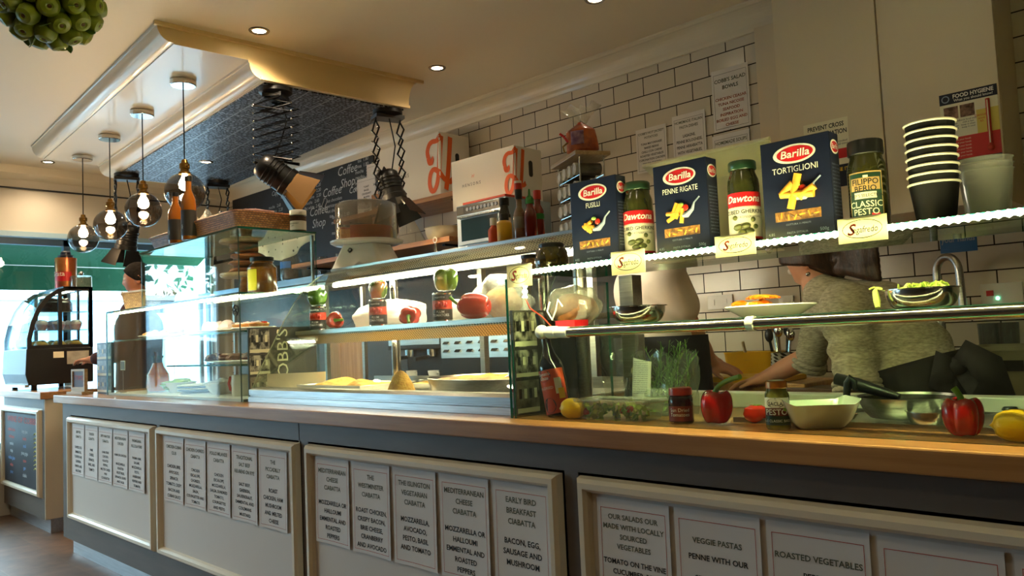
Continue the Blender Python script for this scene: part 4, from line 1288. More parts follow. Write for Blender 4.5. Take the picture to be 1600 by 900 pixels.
# ================================================================== RIGHT-HAND SERVERY: glass guard, lit shelf, rail and products
SX0, SX1, SY = -1.475, 0.55, 1.62
ZS2 = 1.377
sg = thing('glass_guard', 'glass guard with a lit over shelf along the right half of the counter', 'glass guard', (-0.5, 1.62, ZT))
so = Vector(sg.location)
def SG(name, fn, parent=None, **k):
    mb = MB(); mb.T = Matrix.Translation(-so); fn(mb); return obj(name, mb, parent or sg, **k)
SG('front_pane', lambda m: pane(m, -1.575, SX1, SY, SY+0.006, ZT+0.0005, 1.183, 'glass', 'glass_edge'))
SG('end_pane', lambda m: pane(m, -1.592, -1.582, SY, 2.10, ZT+0.0005, 1.36, 'glass', 'glass_edge'))
SG('over_shelf', lambda m: pane(m, SX0-0.03, SX1, SY-0.022, 1.93, ZS2-0.012, ZS2, 'glass_green', 'glass_edge'))
SG('rail_shelf', lambda m: pane(m, SX0, SX1, SY+0.04, 1.90, 1.205, 1.213, 'glass_green', 'glass_edge'))
l = ledtube([(SX0-0.012, SY-0.03, 1.30), (SX0-0.008, SY-0.03, ZS2-0.02), (SX0+0.02, SY-0.03, ZS2-0.008), (SX1, SY-0.03, ZS2-0.008)], 0.0075, 'led_green', 0.016, 0.6)
l.v = [v-so for v in l.v]
obj('led_strip', l, sg)
SG('led_cable', lambda m: m.tube([(SX0-0.012, SY-0.03, 1.30), (SX0-0.005, SY-0.02, 1.27), (SX0+0.012, SY+0.01, 1.245), (SX0+0.03, SY+0.03, 1.215)], 0.002, pm('red_cable', (170, 60, 44), 0.5), 6))
for x in (-1.523, -1.436):
    SG('post', lambda m: m.box((x, 2.02, 1.16), (0.05, 0.05, 0.415), 'steel', ) if x > -1.5 else m.cyl((x, 1.88, ZT), 0.021, 0.405, 'steel', 20))
# rail
rl = thing('serving_rail', 'polished steel rail with white plastic end fittings along the glass guard', 'rail', (-1.4, SY+0.02, 1.2))
mb = MB(); mb.tube([(0.02, 0, -0.002), (SX1+1.4, 0, -0.002)], 0.0135, 'steel_polish', 20); obj('tube', mb, rl)
mb = MB(); mb.sphere((-0.075, 0, 0.002), 0.02, 'white', 16, 10); mb.tube([(-0.07, 0, 0), (-0.05, 0, 0)], 0.012, 'white', 14); mb.tube([(-0.05, 0, 0), (-0.02, 0, 0)], 0.017, 'white', 16); mb.tube([(-0.022, 0, 0), (0.022, 0, -0.002)], 0.0155, 'white', 16); obj('end_fitting', mb, rl)
mb = MB(); mb.lathe([(0.0138, -0.009), (0.0165, -0.009), (0.0165, 0.009), (0.0138, 0.009)], 'white', 20); mb.v = [Vector((v.z+0.558, v.x, v.y-0.002)) for v in mb.v]; obj('clip', mb, rl)
mb = MB(); mb.tube([(-0.05, 0.012, 0.085), (-0.062, 0.012, 0.06), (-0.045, 0.012, 0.035), (-0.03, 0.012, 0.06), (-0.02, 0.012, 0.09), (-0.005, 0.012, 0.07)], 0.0025, 'white', 8); obj('hook', mb, rl)

# hanging name cards
def swing_tag(x0, y0, x1, y1, label, y=SY-0.045):
    a, b = at(x0, (y0+y1)/2, y=y), at(x1, (y0+y1)/2, y=y)
    zt = at((x0+x1)/2, y0, y=y).z
    zb = at((x0+x1)/2, y1, y=y).z
    w, h = b.x-a.x, zt-zb
    t = thing('hanging_card', label, 'card', ((a.x+b.x)/2, y, zb), group='coffee name cards on the lit shelf edge')
    mb = MB(); mb.bx(-w/2, w/2, 0, 0.0006, 0, h, 'card_thin'); mb.bx(-w*0.35, w*0.35, 0.0006, 0.02, h*0.93, h*0.96, 'card_thin'); obj('card', mb, t)
    mb = MB()
    e = [(w*0.40*cos(2*pi*i/36), -0.0008, h*0.52+h*0.36*sin(2*pi*i/36)) for i in range(36)]
    mb.tube(e, 0.0007, 'ink', 5, closed=True); obj('oval', mb, t)
    mb = MB(); text(mb, 'S', h*0.62, 'ink_red', (-w*0.24, -0.0012, h*0.80), shear=0.3, bold=0.02); obj('initial', mb, t, weld=False, recalc=False)
    mb = MB(); text(mb, 'egafredo', h*0.36, 'ink', (w*0.06, -0.0012, h*0.66), width=w*0.50, shear=0.2, bold=0.01); obj('lettering', mb, t, weld=False, recalc=False)
swing_tag(955, 391, 1008, 428, 'cream coffee name card hanging below the first blue pasta box')
swing_tag(1117, 366, 1181, 400, 'cream coffee name card hanging below the second gherkin jar')
swing_tag(1309, 338, 1387, 378, 'cream coffee name card hanging below the pesto jar on the shelf')
swing_tag(792, 413, 831, 448, 'cream coffee name card at the left glass corner post')

# ---- pasta boxes
M['navy'] = pm('navy_blue_carton', (15, 22, 46), 0.42)
M['logo_red'] = pm('logo_red', (200, 26, 34), 0.4)
M['logo_white'] = pm('logo_white', (236, 232, 222), 0.45)
M['pasta'] = pm('pasta_yellow', (236, 178, 60), 0.5, var=(220, 150, 44), vscale=20)
M['window_pasta'] = pm('pasta_seen_in_window', (172, 122, 60), 0.4, var=(96, 64, 34), vscale=60)
M['grey_print'] = pm('grey_print', (140, 150, 170), 0.5)
def ellipse(mb, c, a, b, mat, T, n=36, rot=0.0):
    vs = [T @ Vector((c[0]+a*cos(t)*cos(rot)-b*sin(t)*sin(rot), c[1]+a*cos(t)*sin(rot)+b*sin(t)*cos(rot), c[2])) for t in [2*pi*i/n for i in range(n)]]
    mb.add(vs, [tuple(range(n))], mat)
def pasta_box(xl, yl, xr, yr, title, label, kind, depth=0.05, y=1.668, rz=0.0):
    a, b = at(xl, yl, y=y), at(xr, yr, y=y)
    w = b.x-a.x
    h = (a.z+b.z)/2-ZS2-0.001
    t = thing('pasta_box', label, 'pasta box', ((a.x+b.x)/2, y, ZS2+0.0005), rotz=rz, group='blue pasta boxes on the lit shelf')
    mb = MB(); mb.bx(-w/2, w/2, 0, depth, 0, h, 'navy'); obj('carton', mb, t, bevel=0.0015)
    F = Matrix.Translation((0, -0.0008, 0)) @ FRONT
    mb = MB()
    ellipse(mb, (0, h*0.845, 0), w*0.31, h*0.095, 'logo_white', F); ellipse(mb, (w*0.01, h*0.845, 0.0004), w*0.265, h*0.074, 'logo_red', F)
    text(mb, 'Barilla', h*0.105, 'logo_white', (w*0.01, -0.0018, h*0.895), width=w*0.42, bold=0.018, shear=0.12)
    obj('brand_oval', mb, t, weld=False, recalc=False)
    mb = MB(); text(mb, title, h*0.085, 'logo_white', (0, -0.001, h*0.735), width=w*(0.30 if len(title) < 8 else 0.66), bold=0.0); obj('lettering', mb, t, weld=False, recalc=False)
    # picture: pasta on a fork
    mb = MB()
    R = random.Random(len(title))
    if kind == 'fusilli':
        for i in range(7):
            c = (-w*0.06+R.uniform(-1, 1)*w*0.12, h*0.45+R.uniform(-1, 1)*h*0.055)
            an = R.uniform(0, pi)
            P = [(c[0]+cos(an)*w*0.11*(u-0.5)+0.003*sin(u*18)*sin(an), -0.0035, c[1]+sin(an)*w*0.11*(u-0.5)+0.003*sin(u*18)*cos(an)) for u in [k/14 for k in range(15)]]
            mb.tube(P, w*0.028, 'pasta', 7)
    elif kind == 'penne':
        for i in range(6):
            c = (-w*0.06+R.uniform(-1, 1)*w*0.11, h*0.45+R.uniform(-1, 1)*h*0.05)
            an = R.uniform(-0.4, 1.8)
            d = Vector((cos(an), 0, sin(an)))*w*0.12
            mb.tube([Vector((c[0], -0.0035, c[1]))-d, Vector((c[0], -0.0035, c[1]))+d], w*0.034, 'pasta', 8)
    else:
        for (cx, cz, an, L) in ((-0.02, 0.47, 1.3, 0.25), (0.02, 0.44, -0.1, 0.24), (-0.12, 0.50, 0.7, 0.12), (0.16, 0.45, 0.5, 0.13)):
            d = Vector((cos(an), 0, sin(an)))*w*L
            mb.tube([Vector((cx*w, -0.0045, cz*h))-d, Vector((cx*w, -0.0045, cz*h))+d], w*0.055, 'pasta', 10)
    mb.sphere((w*0.10, -0.004, h*0.49), (w*0.055, 0.003, w*0.055), 'tomato', 10, 8)
    mb.sphere((w*0.02, -0.004, h*0.53), (w*0.05, 0.003, w*0.03), 'salad', 10, 8)
    obj('pasta_picture', mb, t)
    mb = MB()
    mb.tube([(w*0.0, -0.003, h*0.40), (w*0.12, -0.003, h*0.41), (w*0.22, -0.003, h*0.46), (w*0.26, -0.003, h*0.53), (w*0.36, -0.003, h*0.585)], [w*0.025, w*0.05, w*0.03, w*0.014, w*0.012], 'grey_print', 8)
    obj('spoon_picture', mb, t)
    mb = MB(); mb.bx(-w*0.33, w*0.33, -0.001, 0, h*0.19, h*0.285, 'window_pasta')
    for i in range(12):
        c = (-w*0.28+i*w*0.05, h*0.235+R.uniform(-1, 1)*h*0.018)
        an = R.uniform(0, pi)
        d = Vector((cos(an), 0, sin(an)))*w*0.04
        mb.tube([Vector((c[0], -0.0015, c[1]))-d, Vector((c[0], -0.0015, c[1]))+d], w*0.014, 'pasta' if i % 2 else 'window_pasta', 6)
    obj('carton_window', mb, t)
    mb = MB()
    text(mb, '500g', h*0.045, 'grey_print', (w*0.36, -0.001, h*0.095)); text(mb, 'COTTURA 11 MINUTI', h*0.026, 'grey_print', (0, -0.001, h*0.165)); text(mb, "PASTA D'ITALIA", h*0.03, 'grey_print', (-w*0.02, -0.001, h*0.085)); text(mb, '4.85', h*0.04, 'grey_print', (-w*0.40, -0.001, h*0.09))
    obj('small_print', mb, t, weld=False, recalc=False)
    # side face
    G = Matrix.Translation((w/2+0.0008, depth/2, 0)) @ RIGHT
    mb = MB()
    ellipse(mb, (0, h*0.86, 0), depth*0.42, h*0.07, 'logo_white', G); ellipse(mb, (0.001, h*0.86, 0.0004), depth*0.36, h*0.054, 'logo_red', G)
    text(mb, 'Barilla', h*0.07, 'logo_white', (w/2+0.0018, depth/2, h*0.893), RIGHT, width=depth*0.58, bold=0.015)
    for i in range(15):
        text(mb, ('ingredienti semola', 'grano duro acqua', 'conservare in luogo', 'fresco asciutto')[i % 4], h*0.026, 'grey_print', (w/2+0.001, depth/2, h*(0.70-i*0.035)), RIGHT, width=depth*0.75)
    obj('side_print', mb, t, weld=False, recalc=False)
    return t
pasta_box(889.6, 284, 961, 275, 'FUSILLI', 'blue fusilli box, smallest and leftmost of the pasta boxes', 'fusilli', 0.045)
pasta_box(1019.5, 260.5, 1102, 245, 'PENNE RIGATE', 'blue penne box between the two gherkin jars', 'penne', 0.05)
pasta_box(1187, 226, 1294, 204, 'TORTIGLIONI', 'blue tortiglioni box beside the large pesto jar', 'tortiglioni', 0.05)

# ---- jars
M['pickle_fill'] = pm('gherkins_in_brine', (62, 62, 30), 0.15, var=(34, 34, 18), vscale=18, coat=0.6)
M['gherkin'] = pm('gherkin_green', (92, 96, 40), 0.4, var=(60, 66, 26), vscale=20)
M['lid_green'] = pm('dark_green_lid', (34, 62, 40), 0.3, coat=0.4)
M['label_cream'] = pm('cream_label', (226, 218, 196), 0.55)
def gherkin_jar(px0, px1, ptop, y, label, rz):
    a, b = at(px0, 320, y=y), at(px1, 320, y=y)
    c = (a+b)/2
    view = Vector((c.x, y, 0)).normalized()
    r = (b-a).dot(_r)/2
    zt = at((px0+px1)/2, ptop, y=y).z
    h = zt-ZS2-0.001
    t = thing('gherkin_jar', label, 'jar', (c.x, y, ZS2+0.0005), rotz=rz, group='gherkin jars on the lit shelf')
    k = r
    mb = MB(); mb.lathe([(0, 0), (k*0.9, 0), (k, h*0.03), (k, h*0.72), (k*0.97, h*0.78), (k*0.8, h*0.86), (k*0.78, h*0.9), (0, h*0.9)], 'pickle_fill', 40); obj('glass_body', mb, t)
    mb = MB()
    n = 60
    mb.lathe([(0, h), (k*0.80, h), (k*0.86, h*0.985), (k*0.87, h*0.905), (k*0.83, h*0.895)], 'lid_green', n, wob=lambda a, z: 1+0.012*cos(30*a)); obj('lid', mb, t)
    q = k+0.0006
    mb = MB()
    def band(z0, z1, mat, e=0.0):
        mb.grid(lambda u, v: ((q+e)*cos(-pi/2+(u-0.5)*3.9), (q+e)*sin(-pi/2+(u-0.5)*3.9), z0+(z1-z0)*v), 36, 1, mat)
    band(h*0.10, h*0.46, 'label_cream'); band(h*0.46, h*0.62, 'logo_red'); band(h*0.08, h*0.105, 'logo_red', 0.0002)
    # toothed edge of the red band
    for i in range(60):
        a0 = -pi/2-1.9+i*0.0635
        mb.add([((q+0.0003)*cos(a0), (q+0.0003)*sin(a0), h*0.462), ((q+0.0003)*cos(a0+0.06), (q+0.0003)*sin(a0+0.06), h*0.462), ((q+0.0003)*cos(a0+0.03), (q+0.0003)*sin(a0+0.03), h*0.445)], [(0, 1, 2)], 'logo_red')
    for (an, z, tl) in ((0.05, 0.23, 0.1), (0.25, 0.17, -0.1), (-0.45, 0.22, 0.2), (-0.15, 0.155, 0.0)):
        P = [((q)*cos(-pi/2+an+(u-0.5)*0.55), (q)*sin(-pi/2+an+(u-0.5)*0.55), h*z+tl*0.02*(u-0.5)) for u in [i/8 for i in range(9)]]
        mb.tube(P, [0.003, 0.0055, 0.007, 0.0075, 0.0078, 0.0075, 0.007, 0.0055, 0.003], 'gherkin', 8)
    for (an, z) in ((0.5, 0.3), (-0.6, 0.33), (0.65, 0.22)):
        mb.sphere((q*cos(-pi/2+an), q*sin(-pi/2+an), h*z), (0.006, 0.006, 0.006), 'gherkin', 8, 6)
    obj('label', mb, t, weld=False, recalc=False)
    mb = MB()
    text(mb, 'Dawtona', h*0.115, 'logo_white', (0, 0, h*0.60), bend=q+0.0008, bold=0.02, shear=0.25, ang=-0.05)
    text(mb, 'CUBED GHERKINS', h*0.062, 'ink', (0, 0, h*0.425), bend=q+0.0008, bold=0.015)
    text(mb, 'OGORKI KONSERWOWE', h*0.035, 'ink', (0, 0, h*0.35), bend=q+0.0008)
    obj('lettering', mb, t, weld=False, recalc=False)
    return t
gherkin_jar(970, 1024, 285, 1.72, 'gherkin jar between the fusilli and the penne box', radians(30))
gherkin_jar(1132, 1195, 252, 1.71, 'gherkin jar between the penne and the tortiglioni box', radians(26))

# large pesto jar
M['pesto_green'] = pm('dark_pesto', (52, 50, 22), 0.15, coat=0.6, var=(30, 30, 14), vscale=20)
M['label_green'] = pm('dark_green_label', (22, 52, 32), 0.4)
M['label_tan'] = pm('tan_label', (176, 140, 84), 0.5)
y = 1.715
a, b = at(1313, 280, y=y), at(1399, 280, y=y)
r = (b-a).dot(_r)/2*0.97
c = (a+b)/2
h = at(1355, 220, y=y).z-ZS2-0.001
t = thing('pesto_jar', 'large dark pesto jar with a black lid and green label on the lit shelf', 'jar', (c.x, y, ZS2+0.0005), rotz=radians(14))
mb = MB(); mb.lathe([(0, 0), (r*0.92, 0), (r, h*0.03), (r, h*0.66), (r*0.97, h*0.73), (r*0.84, h*0.80), (r*0.82, h*0.86), (0, h*0.86)], 'pesto_green', 40); obj('glass_body', mb, t)
mb = MB(); mb.lathe([(0, h), (r*0.86, h), (r*0.90, h*0.985), (r*0.91, h*0.85), (r*0.86, h*0.84)], 'black', 48, wob=lambda a, z: 1+0.01*cos(24*a)); obj('lid', mb, t)
q = r+0.0006
mb = MB()
def band(z0, z1, a0, a1, mat, e=0.0):
    mb.grid(lambda u, v: ((q+e)*cos(-pi/2+a0+(a1-a0)*u), (q+e)*sin(-pi/2+a0+(a1-a0)*u), z0+(z1-z0)*v), 24, 1, mat)
band(h*0.10, h*0.64, -0.95, 0.85, 'label_tan'); band(h*0.115, h*0.625, -0.90, 0.80, 'label_green', 0.0003); band(h*0.44, h*0.575, -0.80, 0.7, 'label_tan', 0.0006); band(h*0.35, h*0.42, -0.62, 0.5, 'label_cream', 0.0006)
band(h*0.14, h*0.19, 0.2, 0.62, 'logo_red', 0.0006); band(h*0.575, h*0.6, -0.12, 0.12, 'label_cream', 0.0006)
obj('label', mb, t, weld=False, recalc=False)
mb = MB()
text(mb, 'FILIPPO\nBERIO', h*0.085, 'ink', (0, 0, h*0.57), bend=q+0.0012, bold=0.015, space=0.85, ang=-0.04)
text(mb, "CHEF'S SELECTION", h*0.045, 'ink', (0, 0, h*0.405), bend=q+0.0012, bold=0.01, ang=-0.05)
text(mb, 'CLASSIC\nPESTO', h*0.095, 'label_cream', (0, 0, h*0.335), bend=q+0.0012, bold=0.008, space=0.85, ang=-0.06)
obj('lettering', mb, t, weld=False, recalc=False)

# stack of black cups with white rims
M['cup_black'] = pm('black_paper_cup', (14, 11, 10), 0.6, spec=0.2)
M['cup_rim'] = pm('white_cup_rim', (226, 216, 196), 0.5)
y = 1.74
a, b = at(1398, 200, y=y), at(1510, 200, y=y)
rc = (b-a).dot(_r)/2
c = (a+b)/2
zr = [at(1454, p, y=y).z for p in (192, 287)]     # rims of the topmost and the lowest cup
nc = 8
step = (zr[0]-zr[1])/(nc-1)
hc = zr[1]-ZS2-0.001
for i in range(nc):
    t = thing('paper_cup', 'white rimmed black paper cup, '+('lowest', 'second from the bottom', 'third from the bottom', 'fourth from the bottom', 'fourth from the top', 'third from the top', 'second from the top', 'topmost')[i]+' of the stack', 'cup', (c.x, y, ZS2+0.0005+i*step), group='stacked black paper cups')
    mb = MB(); mb.lathe([(0, 0.006), (rc*0.70, 0.006), (rc*0.70, 0.0), (rc*0.72, 0.0), (rc*0.965, hc-0.002), (rc*0.955, hc-0.002), (rc*0.69, 0.008), (0, 0.008)], 'cup_black', 48); obj('cup', mb, t)
    mb = MB()
    P = [(rc*0.975*cos(2*pi*k/48), rc*0.975*sin(2*pi*k/48), hc-0.002) for k in range(48)]
    mb.tube(P, 0.0027, 'cup_rim', 8, closed=True); obj('rim', mb, t)
# clear plastic tubs behind the cups
for i in range(3):
    p = at(1533, 300, y=1.84)
    mb = MB(); mb.lathe([(0.038, 0.0), (0.05, 0.11), (0.0525, 0.112), (0.05, 0.112), (0.0365, 0.003), (0, 0.003), (0, 0.0)], 'film_hazy', 32)
    tag(obj('clear_tub', mb, None, (p.x+0.01, 1.84, ZS2+0.001+i*0.012)), 'clear plastic tub right of the paper cups, '+('lowest', 'middle one', 'topmost')[i]+' of its stack', 'tub', 'clear tubs behind the paper cups')

# jars at the left end of the lit shelf
M['olives'] = pm('olives_in_oil', (70, 58, 24), 0.15, coat=0.6, var=(36, 30, 14), vscale=34)
p = at(861, 380, y=1.80)
t = thing('olive_jar', 'squat round jar of dark olives at the left end of the lit shelf', 'jar', (p.x, 1.80, ZS2+0.0005))
mb = MB(); mb.lathe([(0, 0), (0.038, 0), (0.05, 0.014), (0.053, 0.04), (0.048, 0.07), (0.038, 0.082), (0, 0.082)], 'olives', 36); obj('glass_body', mb, t)
R = random.Random(11)
mb = MB(); mb.lathe([(0, 0.094), (0.036, 0.094), (0.04, 0.09), (0.04, 0.08), (0.036, 0.079)], 'black', 36); obj('lid', mb, t)
p = at(826, 390, y=1.84)
t = thing('spice_jar', 'narrow jar of brown seeds left of the olive jar', 'jar', (p.x-0.01, 1.86, ZS2+0.0005))
M['seeds'] = pm('brown_seeds', (120, 84, 44), 0.6, var=(84, 54, 26), vscale=90, bump=0.3, bscale=200)
mb = MB(); mb.lathe([(0, 0), (0.03, 0), (0.032, 0.004), (0.032, 0.066), (0, 0.066)], 'seeds', 30); obj('glass_body', mb, t)
mb = MB(); mb.lathe([(0, 0.076), (0.031, 0.076), (0.034, 0.073), (0.034, 0.064), (0.03, 0.063)], 'black', 30); obj('lid', mb, t)

# ---- dishes on the rail shelf
ZR = 1.2135
def bowlprof(r, h, base, lip=0.006):
    out = [(0, 0), (base, 0)]
    for i in range(1, 9):
        u = i/8
        out.append((base+(r-lip-base)*sin(u*pi/2)**0.9, h*(1-cos(u*pi/2))*0.98))
    out += [(r, h), (r, h+0.0015), (r-lip, h-0.001)]
    for i in range(7, 0, -1):
        u = i/8
        out.append((base+(r-lip-base)*sin(u*pi/2)**0.9-0.002, h*(1-cos(u*pi/2))*0.98+0.003))
    out += [(base-0.002, 0.003), (0, 0.003)]
    return out
def by_px(x0, x1, py, y):
    a, b = at(x0, py, y=y), at(x1, py, y=y)
    return (a+b)/2, (b-a).dot(_r)/2
c, r = by_px(947, 1052, 490, 1.75)
mb = MB(); mb.lathe(bowlprof(r, 0.045, r*0.5), 'steel_polish', 44)
tag(obj('steel_bowl', mb, None, (c.x, 1.75, ZR)), 'empty polished steel bowl on the rail by the left post', 'bowl')
c, r = by_px(1360, 1531, 478, 1.77)
t = thing('steel_bowl', 'wide steel bowl of grated courgette standing on the rail at right', 'bowl', (c.x, 1.77, ZR))
mb = MB(); mb.lathe(bowlprof(r, 0.04, r*0.6), 'steel_polish', 48); obj('bowl', mb, t)
M['courgette'] = pm('grated_courgette', (150, 176, 60), 0.5, var=(206, 214, 120), vscale=30)
R = random.Random(4)
for i in range(1):
    mb = MB()
    mb.lathe([(0, 0.041), (r*0.5, 0.040), (r*0.86, 0.034)], 'courgette', 32)
    obj('courgette_bed', mb, t, recalc=False)
for i in range(26):
    mb = MB()
    a, q = R.uniform(0, 2*pi), r*R.uniform(0.1, 0.85)
    d = R.uniform(0, 2*pi)
    L = R.uniform(0.02, 0.045)
    P = [(q*cos(a)+cos(d)*L*(u-0.5), q*sin(a)+sin(d)*L*(u-0.5), 0.041+0.012*sin(u*pi)*R.uniform(0.3, 1.2)) for u in [k/5 for k in range(6)]]
    mb.tube(P, 0.0022, 'courgette', 6); obj('courgette_shred', mb, t)
mb = MB(); P = [(-r*0.9, -0.03, 0.045), (-r*1.02, -0.035, 0.047), (-r*1.06, -0.037, 0.04), (-r*1.02, -0.04, 0.02), (-r*0.98, -0.045, 0.006)]
mb.tube(P, [0.003, 0.004, 0.006, 0.007, 0.005], 'courgette', 8); obj('courgette_strip', mb, t)
mb = MB(); mb.tube([(-r*1.0, -0.02, 0.044), (-r*1.14, -0.025, 0.05), (-r*1.25, -0.03, 0.046)], 0.0022, 'courgette', 6); obj('courgette_shred', mb, t)
c, r = by_px(1116, 1302, 490, 1.77)
t = thing('dinner_plate', 'long white plate of grated carrot and rice on the rail', 'plate', (c.x, 1.77, ZR), rotz=radians(0))
mb = MB(); mb.lathe([(0, 0), (0.62, 0), (1.0, 0.024), (0.985, 0.027), (0.6, 0.006), (0, 0.005)], 'china', 48)
mb.v = [Vector((v.x*r, v.y*0.10, v.z)) for v in mb.v]; obj('dish', mb, t)
M['carrot'] = pm('grated_carrot', (238, 148, 24), 0.45, var=(228, 108, 16), vscale=24)
R = random.Random(8)
mb = MB(); mb.sphere((-r*0.45, 0.0, 0.016), (r*0.36, 0.06, 0.02), 'china', 24, 10, lump(3, 0.15)); obj('rice', mb, t)
mb = MB(); mb.sphere((-r*0.2, 0, 0.02), (r*0.18, 0.05, 0.02), 'carrot', 20, 10, lump(5, 0.2)); obj('carrot_heap', mb, t)
for i in range(34):
    mb = MB()
    x, yv = -r*0.2+R.gauss(0, 1)*r*0.11, R.gauss(0, 0.02)
    z = 0.045-0.9*((x+r*0.2)**2)*2
    d = R.uniform(0, pi); L = R.uniform(0.025, 0.045)
    P = [(x+cos(d)*L*(u-0.5), yv+sin(d)*L*(u-0.5), max(0.02, z)+0.006*sin(u*pi)) for u in [k/4 for k in range(5)]]
    mb.tube(P, 0.0024, 'carrot', 6); obj('carrot_shred', mb, t)
mb = MB(); mb.sphere((-r*0.62, -0.02, 0.03), (r*0.17, 0.03, 0.01), 'carrot', 16, 8, lump(15, 0.2)); obj('carrot_heap', mb, t)

# ---- things standing on the counter behind the front pane
ZC = ZT+0.0005
def at_c(px, py):
    return at(px, py, z=ZT)
# prep well: white ledge at the back and dark steel tray
t = thing('prep_tray', 'shallow dark steel prep tray set along the right of the counter', 'tray', (-0.35, 1.93, ZC))
mb = MB(); mb.bx(-0.62, 0.9, -0.16, 0.13, 0, 0.004, 'steel'); mb.bx(-0.62, 0.9, -0.165, -0.155, 0, 0.012, 'steel'); mb.bx(-0.62, 0.9, 0.125, 0.135, 0, 0.012, 'steel'); obj('tray', mb, t)
mb = MB(); mb.bx(-1.40, 0.88, 2.085, 2.148, ZC, 1.003, 'white')
tag(obj('prep_ledge', mb, None, bevel=0.004), 'long white plastic ledge along the back of the right counter', 'ledge')
# leaning sauce bottle
M['vinegar'] = pm('dark_sauce_bottle', (20, 14, 12), 0.1, coat=0.8)
M['label_orange'] = pm('orange_label', (214, 84, 36), 0.5, var=(196, 66, 30), vscale=12)
b0 = at_c(866, 651)
t = thing('sauce_bottle', 'dark sauce bottle with an orange label leaning by the glass end pane', 'bottle', (-1.487, 1.715, ZC+0.003), rot=(0, radians(-11), radians(0)))
r = 0.037
mb = MB(); mb.lathe([(0, 0.003), (r*0.9, 0), (r, 0.006), (r, 0.135), (r*0.92, 0.152), (r*0.6, 0.175), (r*0.40, 0.20), (r*0.36, 0.262), (r*0.42, 0.264), (r*0.42, 0.272), (0, 0.272)], 'vinegar', 36); obj('glass_body', mb, t)
mb = MB(); mb.lathe([(r*0.44, 0.262), (r*0.46, 0.265), (r*0.46, 0.30), (0, 0.30)], 'black', 24); obj('cap', mb, t)
q = r+0.0006
mb = MB()
def band(z0, z1, a0, a1, mat, e=0.0):
    mb.grid(lambda u, v: ((q+e)*cos(-pi/2+a0+(a1-a0)*u), (q+e)*sin(-pi/2+a0+(a1-a0)*u), z0+(z1-z0)*v), 24, 1, mat)
band(0.006, 0.132, -1.3, 1.7, 'label_orange')
pts = [(a, b) for a, b in [(cos(2*pi*i/24), sin(2*pi*i/24)) for i in range(24)]]
mb.add([((q+0.0006)*cos(-pi/2-0.05+0.62*a), (q+0.0006)*sin(-pi/2-0.05+0.62*a), 0.115+0.017*b) for a, b in pts], [tuple(range(24))], 'black')
mb.add([((q+0.0006)*cos(-pi/2+0.05+0.55*a), (q+0.0006)*sin(-pi/2+0.05+0.55*a), 0.03+0.022*b) for a, b in pts], [tuple(range(24))], 'wood_dark')
band(0.045, 0.075, 0.95, 1.45, 'yellow_plastic', 0.0006); band(0.06, 0.105, 0.75, 1.3, 'label_cream', 0.0004)
obj('label', mb, t, weld=False, recalc=False)
mb = MB(); text(mb, 'Tomato\nGlaze', 0.014, 'logo_white', (0, 0, 0.127), bend=q+0.001, space=0.85, ang=-0.05, bold=0.01); text(mb, 'SUN DRIED', 0.011, 'label_cream', (0, 0, 0.085), bend=q+0.001, ang=-0.1); obj('lettering', mb, t, weld=False, recalc=False)
# lemons
M['lemon'] = pm('lemon_skin', (244, 196, 26), 0.35, var=(236, 180, 16), vscale=20, bump=0.15, bscale=120)
def lemon(p, r, L, rz, label):
    mb = MB()
    prof = []
    for i in range(19):
        a = pi*i/18
        z = -cos(a)*L
        rr = r*sin(a)**0.85
        if i in (1, 17):
            rr = r*0.16
        if i in (0, 18):
            z *= 1.1; rr = 0
        if i in (2, 16):
            z *= 0.985; rr = r*0.3
        prof.append((rr, z))
    mb.lathe(prof, 'lemon', 28)
    Rm = Matrix.Rotation(pi/2, 4, 'Y')
    mb.v = [Rm @ v+Vector((0, 0, r)) for v in mb.v]
    return tag(obj('lemon', mb, None, p, (0, 0, rz), sharp=80), label, 'lemon')
c, r = by_px(876, 916, 645, 1.675)
lemon((c.x, 1.675, ZC), 0.029, 0.036, radians(25), 'yellow lemon beside the orange labelled bottle')
c = at(1592, 686, y=1.675)
lemon((c.x, 1.675, ZC), 0.030, 0.041, radians(20), 'yellow lemon at the right edge beside the red pepper')
# salad box
M['clear_plastic'] = glassmat('clear_plastic_tub', (236, 240, 232), 1.4, 0.05, haze=0.12)
c, r = by_px(912, 1030, 648, 1.72)
w2 = (at(1030, 648, y=1.72).x-at(910, 648, y=1.72).x)/2*0.93
t = thing('salad_box', 'clear plastic box of chopped salad with a snap lid', 'box', (c.x, 1.72, ZC))
def rrect(w, d, k, n=6):
    out = []
    for (cx, cy, a0) in ((w-k, d-k, 0), (-w+k, d-k, pi/2), (-w+k, -d+k, pi), (w-k, -d+k, 3*pi/2)):
        out += [(cx+k*cos(a0+pi/2*i/n), cy+k*sin(a0+pi/2*i/n)) for i in range(n+1)]
    return out
def loft(mb, loops, mat, cap0=True, cap1=True, smooth=True):
    n = len(loops[0])
    vs = [p for l in loops for p in l]
    fs = [(k*n+i, k*n+(i+1) % n, (k+1)*n+(i+1) % n, (k+1)*n+i) for k in range(len(loops)-1) for i in range(n)]
    mb.add(vs, fs, mat, smooth)
    if cap0: mb.add(loops[0], [tuple(range(n))[::-1]], mat)
    if cap1: mb.add(loops[-1], [tuple(range(n))], mat)
mb = MB(); d2 = 0.055
loft(mb, [[(x, y, z) for x, y in rrect(w2*k, d2*k, 0.02)] for k, z in ((0.86, 0), (0.9, 0.003), (1.0, 0.05))], 'clear_plastic', True, False); obj('tub', mb, t)
mb = MB()
loft(mb, [[(x, y, z) for x, y in rrect(w2*k+0.004, d2*k+0.004, 0.02)] for k, z in ((1.0, 0.046), (1.02, 0.05), (1.0, 0.055), (0.86, 0.055), (0.84, 0.051), (0.6, 0.051), (0.58, 0.055))], 'film_hazy', False, True); obj('lid', mb, t)
R = random.Random(31)
